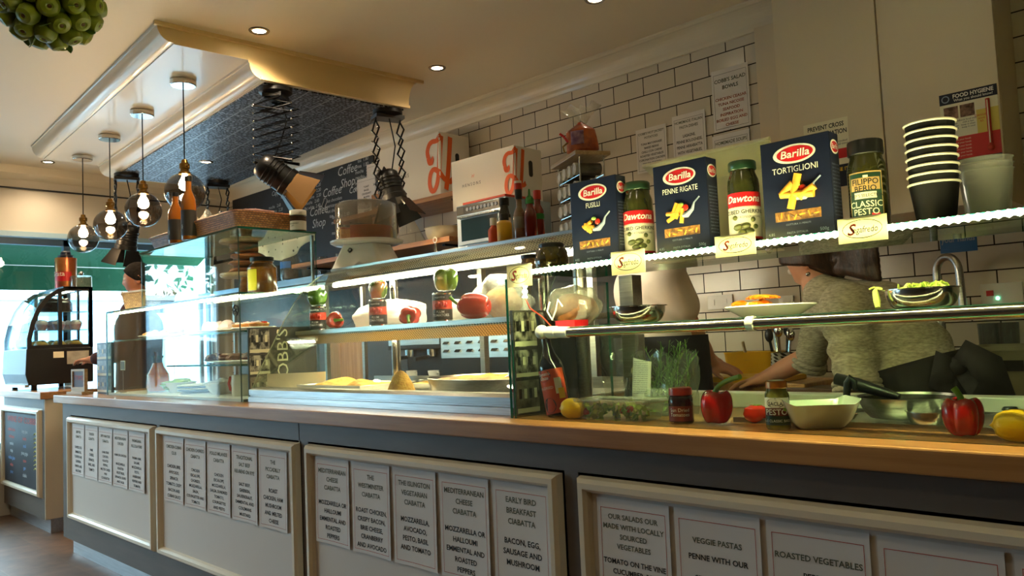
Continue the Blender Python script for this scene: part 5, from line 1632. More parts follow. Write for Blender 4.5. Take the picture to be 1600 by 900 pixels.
M['lettuce_pale'] = pm('pale_lettuce', (196, 206, 120), 0.45, var=(150, 180, 70), vscale=16)
for i in range(22):
    mb = MB()
    x, yv, z = R.uniform(-0.78, 0.78)*w2, R.uniform(-0.75, 0.6)*d2, R.uniform(0.008, 0.036)
    rx, rz = R.uniform(0.012, 0.022), R.uniform(0, 3)
    f = lump(i+200, 0.25)
    kk = R.random()
    if kk < 0.14:
        mb.sphere((0, 0, 0), (0.011, 0.011, 0.009), 'tomato', 12, 8)
    else:
        mb.grid(lambda u, v: ((u-0.5)*2*rx, (v-0.5)*2*rx*0.7, 0.006*sin(u*9+i)*cos(v*7)+0.004*sin(v*14)), 8, 6, 'salad' if kk < 0.6 else 'lettuce_pale')
    obj('salad_leaf' if kk >= 0.14 else 'tomato_piece', mb, t, (x, yv, z), (R.uniform(-1, 1), R.uniform(-1, 1), rz), recalc=False)
# herb bag with a paper label
hb = thing('herb_bag', 'clear bag of fresh rosemary with a printed paper label', 'bag', (-1.215, 1.86, ZC))
M['herb'] = pm('rosemary_green', (96, 140, 58), 0.5, var=(140, 176, 90), vscale=12)
R = random.Random(12)
for i in range(26):
    mb = MB()
    x0, y0 = R.uniform(-0.05, 0.06), R.uniform(-0.02, 0.03)
    lean, ly = R.uniform(-0.07, 0.08), R.uniform(-0.03, 0.03)
    hh = R.uniform(0.12, 0.21)
    st = [Vector((x0+lean*u*u, y0+ly*u, 0.004+hh*u)) for u in [k/8 for k in range(9)]]
    mb.tube(st, 0.0013, 'herb', 5)
    for k in range(20):
        u = 0.3+0.7*k/20
        p = Vector((x0+lean*u*u, y0+ly*u, 0.004+hh*u))
        a = R.uniform(0, 2*pi)
        d = Vector((cos(a)*0.8, sin(a)*0.8, 0.7)).normalized()*R.uniform(0.014, 0.026)
        e = d.cross(Vector((0, 0, 1))).normalized()*0.0016
        mb.add([p, p+d*0.5+e, p+d, p+d*0.5-e], [(0, 1, 2, 3)], 'herb')
    obj('sprig', mb, hb, weld=False, recalc=False)
mb = MB()
def bagf(u, v):
    a = 2*pi*u
    k = 1+0.10*sin(5*a+v*3)+0.06*sin(11*a-v*8)
    w_ = 0.078+0.02*v
    return (w_*cos(a)*k, 0.045*sin(a)*k*(1-0.35*v), 0.003+0.165*v+0.012*sin(7*a)*v)
mb.grid(bagf, 60, 12, 'film'); obj('film_sleeve', mb, hb)
mb = MB(); mb.grid(lambda u, v: (-0.085+0.06*u+0.012*v, -0.052-0.006*sin(u*3), 0.045+0.115*v-0.012*u), 6, 6, 'paper'); obj('paper_label', mb, hb, solid=0.0006)
mb = MB()
for i in range(16):
    text(mb, ('Rosemary fresh herbs', 'keep refrigerated at 5c', 'wash before use and eat', 'best before see front')[i % 4], 0.0052, 'ink', (-0.052+0.001*(16-i)*0.6, -0.0600, 0.152-i*0.0058), width=0.046)
obj('lettering', mb, hb, weld=False, recalc=False)
# empty hanging film bag and small onion behind the bottle
mb = MB()
def film2(u, v):
    return (-0.05+0.11*u+0.01*sin(v*9), 0.02*sin(u*5+v*4)+0.008*sin(v*17), 0.002+0.24*v-0.02*sin(u*pi))
mb.grid(film2, 14, 18, 'film'); tag(obj('empty_bag', mb, None, (-1.40, 1.87, ZC), (0, 0, 0.2)), 'empty clear bag standing behind the leaning bottle', 'bag')
M['garlic'] = pm('pale_garlic', (232, 222, 176), 0.45)
# round lidded tub behind the salad box
c = at(1035, 626, y=1.84)
t = thing('round_tub', 'clear round tub of green leaves behind the dark jar', 'tub', (c.x, 1.84, ZC))
mb = MB(); mb.lathe([(0.035, 0), (0.048, 0.055), (0.046, 0.055), (0.033, 0.002), (0, 0.002)], 'clear_plastic', 30); obj('tub', mb, t)
mb = MB(); mb.lathe([(0.05, 0.054), (0.05, 0.060), (0.044, 0.072), (0, 0.074)], 'film_hazy', 30); obj('lid', mb, t)
mb = MB(); mb.sphere((0, 0, 0.03), (0.037, 0.037, 0.022), 'salad', 16, 10, lump(91, 0.25)); obj('leaves', mb, t)
# steel pourer with a garlic bulb
c = at(1000, 590, y=1.98)
t = thing('steel_jug', 'small steel jug behind the herb bag', 'jug', (c.x, 1.98, ZC))
mb = MB(); mb.lathe([(0, 0), (0.04, 0), (0.05, 0.03), (0.048, 0.06), (0.04, 0.085), (0.043, 0.095), (0.04, 0.095), (0.037, 0.085), (0, 0.06)], 'steel_polish', 32); obj('jug', mb, t)
mb = MB(); mb.tube([(0.045, 0, 0.08), (0.07, 0, 0.075), (0.072, 0, 0.045), (0.049, 0, 0.03)], 0.004, 'steel_polish'); obj('handle', mb, t)
mb = MB(); mb.lathe([(0, 0), (0.014, 0.002), (0.024, 0.014), (0.022, 0.026), (0.01, 0.036), (0.004, 0.05), (0, 0.051)], 'garlic', 20, wob=lambda a, z: 1+0.06*cos(6*a))
tag(obj('garlic_bulb', mb, None, (c.x, 1.975, ZC+0.0955)), 'pale garlic bulb sitting on the small steel jug', 'garlic')
# dark jar with red lid
c, r = by_px(1042, 1088, 645, 1.70)
M['sundried'] = pm('sundried_tomato_in_oil', (66, 22, 16), 0.15, coat=0.7, var=(26, 10, 8), vscale=26)
M['lid_red'] = pm('red_jar_lid', (196, 62, 36), 0.3, coat=0.3)
h = 0.088
t = thing('tomato_jar', 'small dark jar with a red lid between the salad box and red pepper', 'jar', (c.x, 1.70, ZC), rotz=radians(24))
mb = MB(); mb.lathe([(0, 0), (r*0.9, 0), (r, 0.005), (r, h*0.55), (r*1.02, h*0.6), (r*0.98, h*0.72), (r*0.85, h*0.78), (0, h*0.8)], 'sundried', 36); obj('glass_body', mb, t)
mb = MB(); mb.lathe([(0, h), (r*0.86, h), (r*0.92, h*0.985), (r*0.94, h*0.80), (r*0.88, h*0.79)], 'lid_red', 48, wob=lambda a, z: 1+0.008*cos(26*a)); obj('lid', mb, t)
q = r+0.0008
mb = MB(); mb.grid(lambda u, v: (q*cos(-pi/2+(u-0.5)*2.4), q*sin(-pi/2+(u-0.5)*2.4), h*0.08+h*0.42*v), 24, 1, pm('brown_red_label', (116, 34, 22), 0.45)); obj('label', mb, t)
mb = MB(); text(mb, 'Sun Dried\nTomatoes', 0.0125, 'label_cream', (0, 0, h*0.46), bend=q+0.0006, space=0.9); obj('lettering', mb, t, weld=False, recalc=False)
mb = MB(); text(mb, 'SUN-DRIED', 0.0085, 'label_cream', (0, -r*0.1, h+0.0006), Matrix.Identity(4)); obj('lid_print', mb, t, weld=False, recalc=False)
# red peppers
c, r = by_px(1088, 1152, 650, 1.70)
pepper('bell_pepper', 'pep_red', (c.x, 1.70, ZC), r*1.08, 0.084, 3, 41, 'red pepper with a long curved stem beside the dark jar', bend=(0.048, -0.01), sl=0.062)
c, r = by_px(1460, 1554, 665, 1.70)
pepper('bell_pepper', 'pep_red', (c.x, 1.70, ZC), r*1.04, 0.078, 4, 47, 'large red pepper with a short stem near the right edge', bend=(-0.008, 0), sl=0.03)
# tomato
c = at(1183, 662, y=1.78)
t = thing('tomato', 'half hidden red tomato left of the pesto jar', 'tomato', (c.x, 1.78, ZC))
mb = MB(); mb.lathe([(0, 0.002), (0.014, 0.0), (0.026, 0.008), (0.031, 0.02), (0.027, 0.034), (0.014, 0.041), (0.004, 0.039), (0, 0.037)], 'tomato', 28, wob=lambda a, z: 1+0.025*cos(5*a)); obj('fruit', mb, t)
mb = MB()
for i in range(5):
    a = 2*pi*i/5
    mb.add([(0, 0, 0.038), (0.006*cos(a+0.5), 0.006*sin(a+0.5), 0.042), (0.016*cos(a), 0.016*sin(a), 0.043), (0.006*cos(a-0.5), 0.006*sin(a-0.5), 0.042)], [(0, 1, 2, 3)], 'stem_green')
obj('calyx', mb, t)
# small pesto jar on the counter
M['pesto_light'] = pm('green_pesto', (126, 120, 40), 0.15, coat=0.6, var=(92, 90, 26), vscale=40)
M['lid_gold'] = pm('orange_gold_lid', (214, 128, 48), 0.25, 0.4, coat=0.4)
c, r = by_px(1190, 1241, 640, 1.685)
h = 0.108
t = thing('small_pesto_jar', 'small green pesto jar with an orange gold lid on the counter', 'jar', (c.x, 1.685, ZC), rotz=radians(18))
r *= 0.97
mb = MB(); mb.lathe([(0, 0), (r*0.9, 0), (r, 0.005), (r*0.98, h*0.5), (r, h*0.62), (r*0.96, h*0.72), (r*0.82, h*0.79), (r*0.8, h*0.84), (0, h*0.84)], 'pesto_light', 36); obj('glass_body', mb, t)
mb = MB(); mb.lathe([(0, h), (r*0.80, h), (r*0.87, h*0.985), (r*0.89, h*0.86), (r*0.84, h*0.845)], 'lid_gold', 48, wob=lambda a, z: 1+0.008*cos(26*a)); obj('lid', mb, t)
q = r+0.001
mb = MB()
def band(z0, z1, a0, a1, mat, e=0.0):
    mb.grid(lambda u, v: ((q+e)*cos(-pi/2+a0+(a1-a0)*u), (q+e)*sin(-pi/2+a0+(a1-a0)*u), z0+(z1-z0)*v), 24, 1, mat)
band(h*0.45, h*0.66, -1.15, 1.2, 'logo_white'); band(h*0.29, h*0.45, -1.15, 1.2, pm('maroon_label', (96, 24, 20), 0.4)); band(h*0.10, h*0.29, -1.15, 1.2, 'label_green')
pts = [(cos(2*pi*i/28), sin(2*pi*i/28)) for i in range(28)]
mb.add([((q+0.0004)*cos(-pi/2-0.02+0.72*a), (q+0.0004)*sin(-pi/2-0.02+0.72*a), h*0.555+h*0.10*b) for a, b in pts], [tuple(range(28))], 'black')
mb.add([((q+0.0007)*cos(-pi/2-0.02+0.67*a), (q+0.0007)*sin(-pi/2-0.02+0.67*a), h*0.555+h*0.086*b) for a, b in pts], [tuple(range(28))], 'label_cream')
mb.sphere((q*cos(-pi/2+0.75), q*sin(-pi/2+0.75), h*0.42), (0.006, 0.006, 0.004), 'salad', 8, 6)
obj('label', mb, t, weld=False, recalc=False)
mb = MB()
text(mb, 'SACLA', h*0.10, 'ink', (0, 0, h*0.585), bend=q+0.0014, bold=0.02, ang=-0.02)
text(mb, 'PESTO', h*0.165, 'logo_white', (0, 0, h*0.445), bend=q+0.0014, bold=0.012, ang=0.0)
text(mb, 'No.1 CLASSIC BASIL', h*0.075, 'logo_white', (0, 0, h*0.225), bend=q+0.0014, ang=0.0)
obj('lettering', mb, t, weld=False, recalc=False)
mb = MB()
ellipse(mb, (0, 0, h+0.0006), r*0.66, r*0.66, 'logo_white', Matrix.Identity(4)); text(mb, 'SACLA', r*0.4, 'logo_red', (0, r*0.2, h+0.0012), Matrix.Identity(4))
obj('lid_print', mb, t, weld=False, recalc=False)
# square white bowl
M['bowl_white'] = pm('pale_green_white_china', (226, 230, 214), 0.12, coat=0.5)
c = at(1277, 660, y=1.745)
t_ = MB()
loops = []
for k, z in ((0.50, 0), (0.56, 0.004), (0.72, 0.02), (0.92, 0.048)):
    loops.append([(x*k/0.92, y*k/0.92, z+(0.016*(x/0.08)**2*(abs(x)/0.08) if z > 0.04 else 0)) for x, y in rrect(0.082, 0.07, 0.02)])
for k, z in ((0.90, 0.048), (0.70, 0.022), (0.54, 0.008)):
    loops.append([(x*k/0.92, y*k/0.92, z+(0.016*(x/0.08)**2*(abs(x)/0.08) if z > 0.04 else 0)) for x, y in rrect(0.082, 0.07, 0.02)])
loft(t_, loops, 'bowl_white')
tag(obj('square_bowl', t_, None, (c.x, 1.745, ZC), (0, 0, radians(38))), 'empty square white bowl with flared corners beside the pesto jar', 'bowl')
# frying pan with a black handle on the prep tray
M['pan_dark'] = pm('dark_nonstick', (40, 38, 34), 0.3, 0.3)
c = at(1405, 655, y=1.875)
t = thing('frying_pan', 'steel frying pan with a dark inside and long black handle', 'pan', (c.x+0.015, 1.89, ZC+0.0145), rotz=radians(0))
r = 0.105
mb = MB(); mb.lathe([(0, 0), (r*0.75, 0), (r*0.86, 0.012), (r, 0.046), (r*1.02, 0.047), (r*0.98, 0.047), (r*0.84, 0.014), (r*0.74, 0.004), (0, 0.004)], 'steel', 44); obj('pan', mb, t)
mb = MB(); mb.lathe([(0, 0.006), (r*0.74, 0.0065), (r*0.84, 0.0165), (r*0.95, 0.042)], 'pan_dark', 44); obj('coating', mb, t, recalc=False)
mb = MB(); mb.tube([(-0.01, -0.02, 0.045), (-0.06, -0.02, 0.06), (-0.10, -0.018, 0.072), (-0.15, -0.015, 0.085)], [0.008, 0.013, 0.015, 0.014], 'black', 12); obj('handle', mb, t)
t = thing('ladle', 'black handled ladle standing beside the white bowl', 'ladle', (at(1325, 650, y=1.86).x, 1.86, ZC+0.02))
mb = MB(); mb.tube([(0, 0, 0.0), (0.0, 0, 0.04), (0.004, 0, 0.07), (0.012, 0, 0.082), (0.02, 0, 0.075), (0.021, 0, 0.055)], [0.008, 0.008, 0.009, 0.009, 0.008, 0.006], 'black', 10); obj('handle', mb, t)
mb = MB(); mb.lathe([(0, -0.016), (0.018, -0.013), (0.028, 0.0), (0.026, 0.0), (0.016, -0.010), (0, -0.013)], 'steel_polish', 24, c=(-0.005, 0, 0)); obj('bowl', mb, t)
# small dishes by the big pepper
c = at(1452, 668, y=1.80)
mb = MB(); mb.lathe(bowlprof(0.045, 0.032, 0.02, 0.004), 'steel', 32); tag(obj('steel_dish', mb, None, (c.x, 1.80, ZC+0.005)), 'small steel dish half hidden behind the large red pepper', 'dish')
c = at(1580, 660, y=1.90)
t = thing('pan_lid', 'low round steel pan lid lying right of the large red pepper', 'lid', (c.x, 1.90, ZC+0.005))
mb = MB(); mb.lathe([(0.09, 0), (0.092, 0.003), (0.085, 0.010), (0.05, 0.018), (0, 0.02)], 'steel', 36); obj('disc', mb, t)
mb = MB(); mb.lathe([(0.008, 0.018), (0.008, 0.026), (0.016, 0.03), (0.012, 0.036), (0, 0.037)], 'black', 16); obj('knob', mb, t)
# ================================================================== BACK WALL, SHELVES AND EQUIPMENT
def pxbox(x0, y0, x1, y1, y):
    """corners on the plane y of a pixel box: x0 z0 x1 z1 (metres)"""
    a, b = at(x0, (y0+y1)/2, y=y), at(x1, (y0+y1)/2, y=y)
    zt = at((x0+x1)/2, y0, y=y).z
    zb = at((x0+x1)/2, y1, y=y).z
    return a.x, b.x, zb, zt
YW = YB-0.001
# chalkboard menu
xr = at(586, 262, y=YW).x
t = thing('wall_chalkboard', 'large dark chalkboard with white coffee lettering on the back wall', 'chalkboard', (0, YW, 0))
mb = MB(); mb.bx(-7.0, xr, -0.015, 0, 1.72, 2.605, 'chalkboard'); obj('slate', mb, t)
def chalk(s, px, py, size, mat='chalk', ang=None, shear=0.25, b=0.0):
    p = at(px, py, y=YW)
    mb = MB(); text(mb, s, size, mat, (p.x, -0.0165, p.z+size*0.5), shear=shear, bold=b); obj('chalk_lettering', mb, t, weld=False, recalc=False)
chalk('Coffee\nShop', 545, 266, 0.10); chalk('Cafe Latte', 492, 279, 0.075); chalk('Coffee', 521, 300, 0.10); chalk('Coffee\nShop', 500, 330, 0.10); chalk('Espresso', 472, 316, 0.06); chalk('Cappuccino', 440, 300, 0.06); chalk('Coffee', 559, 296, 0.07)
R = random.Random(2)
for (px, py, n) in ((490, 300, 5), (570, 258, 6), (525, 320, 4), (535, 345, 5), (468, 345, 5), (432, 330, 6), (452, 290, 4), (575, 285, 3)):
    p = at(px, py, y=YW)
    for i in range(n):
        mb = MB(); text(mb, R.choice(('americano   2.20', 'flat white  2.40', 'mocha   2.60', 'macchiato  2.10', 'hot chocolate', 'tea  1.80')), 0.04, 'chalk', (p.x, -0.0165, p.z+0.06-i*0.042), shear=0.1); obj('chalk_lettering', mb, t, weld=False, recalc=False)
mb = MB()
for (px, py, s) in ((478, 262, 0.06), (510, 318, 0.05)):
    p = at(px, py, y=YW)
    mb.tube([(p.x+s*cos(a)*(0.6+0.4*sin(2*a)), -0.017, p.z+s*sin(a)*0.8) for a in [2*pi*i/24 for i in range(24)]], 0.0025, 'chalk', 5, closed=True)
obj('chalk_drawing', mb, t)
# wall papers beside the chalkboard and on the tiles
def wallsheet(x0, y0, x1, y1, head, body, label, hs, bs, top=0.03, gap=0.03, red='ink', y=YW-0.004):
    a, b, zb, zt = pxbox(x0, y0, x1, y1, y)
    s = sheet((a+b)/2, zt, b-a, zt-zb, head, body, label, hs, bs, red, gap, y, 0.002, top, 'menu sheets on the back wall')
    return s
wallsheet(995, 198, 1043, 268, "COBB'S HOT JACKET\nPOTATOES", 'TUNA MAYONNAISE\nBAKED BEANS\nCHILLI CON CARNE\nROASTED VEGETABLES\nCORONATION CHICKEN\nITALIAN CHICKEN\nSPICY LAMB', 'hot jacket potatoes menu sheet, leftmost on the tiled wall', 0.017, 0.0195, 0.02, 0.02)
wallsheet(1052, 176, 1104, 262, 'HOMEMADE ITALIAN\nPASTA DISHES', 'LASAGNE,\nPENNE BOLOGNESE,\nPENNE ARRABIATTA\nWITH VEGETABLES,\nTORTELLINI RICOTTA\nAND SPINACH', 'homemade Italian pasta menu sheet on the tiled wall', 0.02, 0.022, 0.03, 0.03)
s_ = wallsheet(1113.5, 104, 1172, 202, "COBB'S SALAD\nBOWLS", '\nCHICKEN CEASAR\nTUNA NICOISE\nSEAFOOD\nINSPIRATION\nBOILED EGG AND\nCHEESE', 'salad bowls menu sheet, highest on the tiled wall', 0.026, 0.024, 0.045, 0.012)
for ch in s_.children:
    if ch.name.startswith('lettering'):
        ch.data.materials.clear(); ch.data.materials.append(M['ink_redbrown'])
wallsheet(1114.5, 207, 1173, 262, 'HOMEMADE SOUPS', '', 'homemade soups menu sheet below the salad bowls sheet', 0.024, 0.02, 0.03)
for i, (x0, y0, x1, y1) in enumerate(((574, 252, 612, 318), (559, 277, 588, 335))):
    wallsheet(x0, y0, x1, y1, '', 'TOAST\nBAGEL\nCROISSANT\nMUFFIN\nTEACAKE\nJAM\nBUTTER\nHONEY', ('tall white price sheet at the right end of the chalkboard', 'lower white price sheet overlapping the chalkboard')[i], 0.02, 0.022, 0.03, 0.03, y=YW-0.02-0.006*i)
# wooden shelf with the cartons, chopping boards, oven
def wallshelf(x0, x1, y0, z, label, mat='wood_mid', th=0.03):
    t = thing('wall_shelf', label, 'shelf', ((x0+x1)/2, YW, z))
    w = (x1-x0)/2
    mb = MB(); mb.bx(-w, w, y0-YW, 0, -th, 0, mat); obj('board', mb, t, bevel=0.002)
    for x in (-w+0.12, w-0.12):
        mb = MB(); mb.bx(x-0.012, x+0.012, y0-YW+0.06, 0, -th-0.012, -th, 'black_metal'); mb.bx(x-0.012, x+0.012, -0.012, 0, -th-0.2, -th, 'black_metal'); obj('bracket', mb, t)
    return t
wallshelf(-4.75, -3.42, 3.12, 2.085, 'upper wooden wall shelf under the left white carton')
wallshelf(-5.1, -3.36, 2.98, 1.79, 'middle wooden wall shelf left of the small oven', 'wood_mid')
wallshelf(-3.34, -2.55, 2.90, 1.70, 'lower wall shelf under the small oven', 'steel')
# Hensons cartons
def carton(x0, x1, y0, y1, z0, z1, label, rz=0.0):
    t = thing('carton', label, 'carton', ((x0+x1)/2, (y0+y1)/2, z0), rotz=rz, group='white cartons on the back shelves')
    w, d, h = (x1-x0)/2, (y1-y0)/2, z1-z0
    mb = MB(); mb.bx(-w, w, -d, d, 0, h, 'white_box'); obj('box', mb, t, bevel=0.004)
    # orange script letter H that runs over the corner
    k = h*0.93
    L = [[(0.02, 0.66), (0.00, 0.76), (0.06, 0.86), (0.16, 0.90), (0.30, 0.90), (0.42, 0.98)],
         [(0.02, 0.66), (0.05, 0.58), (0.11, 0.56), (0.14, 0.60), (0.12, 0.64)],
         [(0.42, 0.98), (0.38, 0.75), (0.34, 0.45), (0.28, 0.22), (0.18, 0.10), (0.08, 0.12), (0.04, 0.24), (0.08, 0.38), (0.18, 0.44), (0.30, 0.40), (0.46, 0.28), (0.60, 0.24), (0.72, 0.30)],
         [(0.66, 0.98), (0.62, 0.7), (0.56, 0.35), (0.50, 0.10)]]
    mb = MB()
    def fold(p, e):
        u = (p[0]-0.36)*k*0.80
        z = p[1]*k+h*0.03
        return Vector((w+u, -d-e, z)) if u <= 0 else Vector((w+e, -d+u, z))
    for li, line in enumerate(L):
        P = []
        for i in range(len(line)-1):
            for q in range(14):
                a, b = line[max(i-1, 0)], line[min(i+2, len(line)-1)]
                p0, p1 = line[i], line[i+1]
                u = q/14
                P.append([0.5*((2*p0[e])+(-a[e]+p1[e])*u+(2*a[e]-5*p0[e]+4*p1[e]-b[e])*u*u+(-a[e]+3*p0[e]-3*p1[e]+b[e])*u**3) for e in (0, 1)])
        P.append(line[-1])
        vs = []
        for i in range(len(P)):
            A, B_ = P[max(i-1, 0)], P[min(i+1, len(P)-1)]
            dx, dy = B_[0]-A[0], B_[1]-A[1]
            n_ = max(1e-6, sqrt(dx*dx+dy*dy))
            hw = 0.052*(0.75+0.35*abs(dy)/n_)
            ox, oy = -dy/n_*hw, dx/n_*hw
            for s_ in (1, -1):
                vs.append(fold((P[i][0]+s_*ox, P[i][1]+s_*oy), 0.002+0.0006*li))
        mb.add(vs, [(2*i, 2*i+1, 2*i+3, 2*i+2) for i in range(len(P)-1)], 'orange')
    obj('orange_script_letter', mb, t, weld=False, recalc=False)
    mb = MB(); text(mb, 'H E N S O N S', h*0.085, 'ink', (-w*0.35+0.0, -d-0.0012, h*0.50), bold=0.0); text(mb, 'H', h*0.1, 'orange', (-w*0.3, -d-0.0012, h*0.66), shear=0.3); obj('lettering', mb, t, weld=False, recalc=False)
    mb = MB(); mb.prism([(a, b) for a, b in [(d*0.15+0.016*cos(q), h*0.60+(0.030 if sin(q) > 0 else -0.030)+0.016*sin(q)) for q in [2*pi*i/20 for i in range(20)]]], w+0.0004, w+0.0022, 'black', 'x'); obj('hand_hole', mb, t)
    return t
a = at(685, 205, y=3.2); b = at(718, 296, y=3.2)
carton(a.x-0.62, a.x, 3.2, 3.46, 2.0855, a.z, 'white carton with an orange script letter on the upper wooden shelf')
a = at(803, 226, y=3.08)
carton(a.x-0.52, a.x, 3.08, 3.30, 1.948, a.z, 'white carton with an orange script letter on top of the small oven')
# chopping boards
for i, (px, mat, dz, rz) in enumerate(((606, 'wood_mid', 0.42, 0.05), (613, 'wood_dark', 0.36, -0.04))):
    p = at(px, 310, y=3.26)
    mb = MB(); mb.bx(-0.09+0.02*i, 0.09-0.02*i, -0.01, 0.01, 0, dz, mat); mb.bx(-0.022, 0.022, -0.01, 0.01, dz, dz+0.10, mat)
    tag(obj('chopping_board', mb, None, (p.x, 3.20+0.045*i, 1.7905), (0, 0, rz), bevel=0.006), ('pale handled chopping board standing in front beside the white price sheets', 'dark narrow handled chopping board standing behind the pale one')[i], 'chopping board')
# oven
x0, x1, z0, z1 = pxbox(712, 330, 790, 385, 2.92)
M['oven_steel'] = pm('blue_grey_steel', (150, 168, 184), 0.3, 0.8)
t = thing('small_oven', 'small steel oven with a dark glass door on the lower wall shelf', 'oven', ((x0+x1)/2, 2.93, 1.7005))
w, h = (x1-x0)/2, 0.235
mb = MB(); mb.bx(-w, w, 0, 0.36, 0, h, 'oven_steel'); obj('case', mb, t, bevel=0.005)
mb = MB(); mb.bx(-w+0.01, w-0.01, -0.006, 0, h-0.055, h-0.008, 'black'); mb.bx(-w+0.015, -w+0.07, -0.008, -0.006, h-0.05, h-0.014, 'board_dark')
obj('control_panel', mb, t)
for i in range(9):
    mb = MB(); mb.T = Matrix.Translation((-w+0.10+i*0.028, -0.006, h-0.031)) @ Matrix.Rotation(pi/2, 4, 'X'); mb.cyl((0, 0, 0), 0.010, 0.005, 'grey_print', 16); obj('button', mb, t)
mb = MB(); mb.bx(-w+0.02, w-0.02, -0.012, 0, 0.01, h-0.065, 'oven_steel'); dr = obj('door', mb, t, bevel=0.003)
mb = MB(); mb.bx(-w+0.05, w-0.05, -0.014, -0.012, 0.03, h-0.085, 'carglass'); obj('door_glass', mb, dr)
mb = MB(); mb.tube([(-w+0.05, -0.014, h-0.075), (-w+0.05, -0.035, h-0.075), (w-0.05, -0.035, h-0.075), (w-0.05, -0.014, h-0.075)], 0.006, 'steel_polish'); obj('handle', mb, dr)
mb = MB(); mb.bx(-w+0.05, w-0.01, 0.0, 0.16, 0, 0.012, pm('red_card', (200, 60, 36), 0.5)); tag(obj('red_tray', mb, None, ((x0+x1)/2, 2.935, 1.9365)), 'thin red tray lying on top of the small oven', 'tray')
# items on the middle shelf: pale bowls, hanging tongs and a round badge
p = at(668, 345, y=3.15)
mb = MB(); mb.lathe(bowlprof(0.13, 0.09, 0.06), 'tray_cream', 36); tag(obj('mixing_bowl', mb, None, (-3.62, 3.18, 1.7905)), 'cream mixing bowl on the middle shelf beside the oven', 'bowl')
mb = MB(); mb.lathe([(0, 0), (0.11, 0), (0.11, 0.03), (0.02, 0.20), (0, 0.205)], 'film_hazy', 28); tag(obj('clear_cone', mb, None, (-3.93, 3.15, 1.7905)), 'clear conical cover on the middle shelf behind the hanging lamp', 'cover')
p = at(680, 368, y=2.97)
t = thing('tongs', 'steel tongs hanging from the middle wooden shelf', 'tongs', (p.x, 2.972, 1.79))
mb = MB(); mb.tube([(-0.02, 0, -0.17), (-0.012, 0, -0.09), (0, 0, -0.02), (0.012, 0, -0.09), (0.02, 0, -0.17)], 0.005, 'steel_polish'); obj('arm', mb, t)
mb = MB(); mb.lathe([(0.014, -0.002), (0.019, 0), (0.014, 0.002)], 'white', 16, c=(0, 0, 0)); mb.v = [Vector((v.x, v.z-0.005, v.y-0.012)) for v in mb.v]; obj('ring', mb, t)
p = at(632, 388, y=2.6)
# back bar and espresso machine seen through the heated display
bb = thing('back_bar', 'dark wooden back bar running along the wall behind the displays', 'counter', (-4.2, 3.2, 0))
mb = MB(); mb.bx(-2.7, 2.4, -0.28, 0.298, 0.0, 0.88, 'board_dark'); obj('body', mb, bb)
mb = MB(); mb.bx(-2.72, 2.4, -0.30, 0.298, 0.88, 0.92, 'wood_dark'); obj('worktop', mb, bb, bevel=0.003)
x0, x1, z0, z1 = pxbox(606, 520, 692, 606, 2.95)
em = thing('espresso_machine', 'dark espresso machine with cups on the back bar seen through the display', 'coffee machine', ((x0+x1)/2, 3.12, 0.9205))
w, h = (x1-x0)/2, 0.36
mb = MB(); mb.bx(-w, w, -0.02, 0.24, 0.0, h, 'black_metal'); mb.bx(-w, w, -0.17, -0.02, h*0.62, h, 'black_metal'); obj('body', mb, em, bevel=0.006)
mb = MB(); mb.bx(-w, w, -0.18, -0.02, 0, 0.045, 'steel'); obj('drip_tray', mb, em, bevel=0.003)
mb = MB(); mb.bx(-w+0.02, w-0.02, -0.176, -0.17, h*0.70, h*0.93, 'steel'); obj('front_plate', mb, em)
for x in (-w*0.45, w*0.35):
    mb = MB(); mb.cyl((x, -0.1, h*0.5), 0.035, h*0.12, 'steel_polish'); mb.tube([(x, -0.13, h*0.5), (x, -0.24, h*0.47)], 0.012, 'black'); obj('group_head', mb, em)
for i, x in enumerate((-w*0.5, w*0.3)):
    mb = MB(); mb.lathe([(0, 0), (0.024, 0), (0.036, 0.05), (0.034, 0.05), (0.022, 0.004), (0, 0.004)], 'china', 24); mb.tube([(0.03, 0, 0.04), (0.05, 0, 0.038), (0.048, 0, 0.018), (0.027, 0, 0.012)], 0.004, 'china', 8)
    tag(obj('coffee_cup', mb, None, ((x0+x1)/2+x, 3.03, 0.966)), ('left', 'right')[i]+' white coffee cup on the drip tray of the espresso machine', 'cup', 'coffee cups on the espresso machine')
x0, x1, z0, z1 = pxbox(694, 522, 800, 566, 2.95)
t = thing('louvred_oven', 'steel cased oven with louvred vents on the back bar', 'oven', ((x0+x1)/2+0.1, 3.1, 0.9205))
w = (x1-x0)/2+0.12
mb = MB(); mb.bx(-w, w, -0.15, 0.3, 0.0, 0.34, 'black_metal'); obj('case', mb, t, bevel=0.004)
mb = MB(); mb.bx(-w, w, -0.156, -0.15, 0.17, 0.34, 'steel'); obj('vent_plate', mb, t)
for i in range(3):
    for j in range(8):
        mb = MB(); mb.prism([(-0.156, 0.0), (-0.170, 0.004), (-0.156, 0.018)], -0.022, 0.022, 'steel_polish', 'x'); obj('louvre', mb, t, (-w+0.05+j*(2*w-0.1)/7, 0, 0.20+i*0.045))
# upright wooden boards at the back of the heated display
for i, (px0, px1, h) in enumerate(((462, 484, 0.30), (484, 502, 0.34), (500, 516, 0.30))):
    a, b = at(px0, 560, y=2.72), at(px1, 560, y=2.72)
    mb = MB(); mb.bx(a.x, b.x, 0, 0.02, 0, h, 'wood_board')
    tag(obj('wooden_board', mb, None, (0, 2.955+0.001*i, 0.9205), bevel=0.003), ('leftmost', 'middle and tallest', 'rightmost')[i]+' upright wooden board seen through the left of the heated display', 'chopping board', 'upright boards behind the heated display')
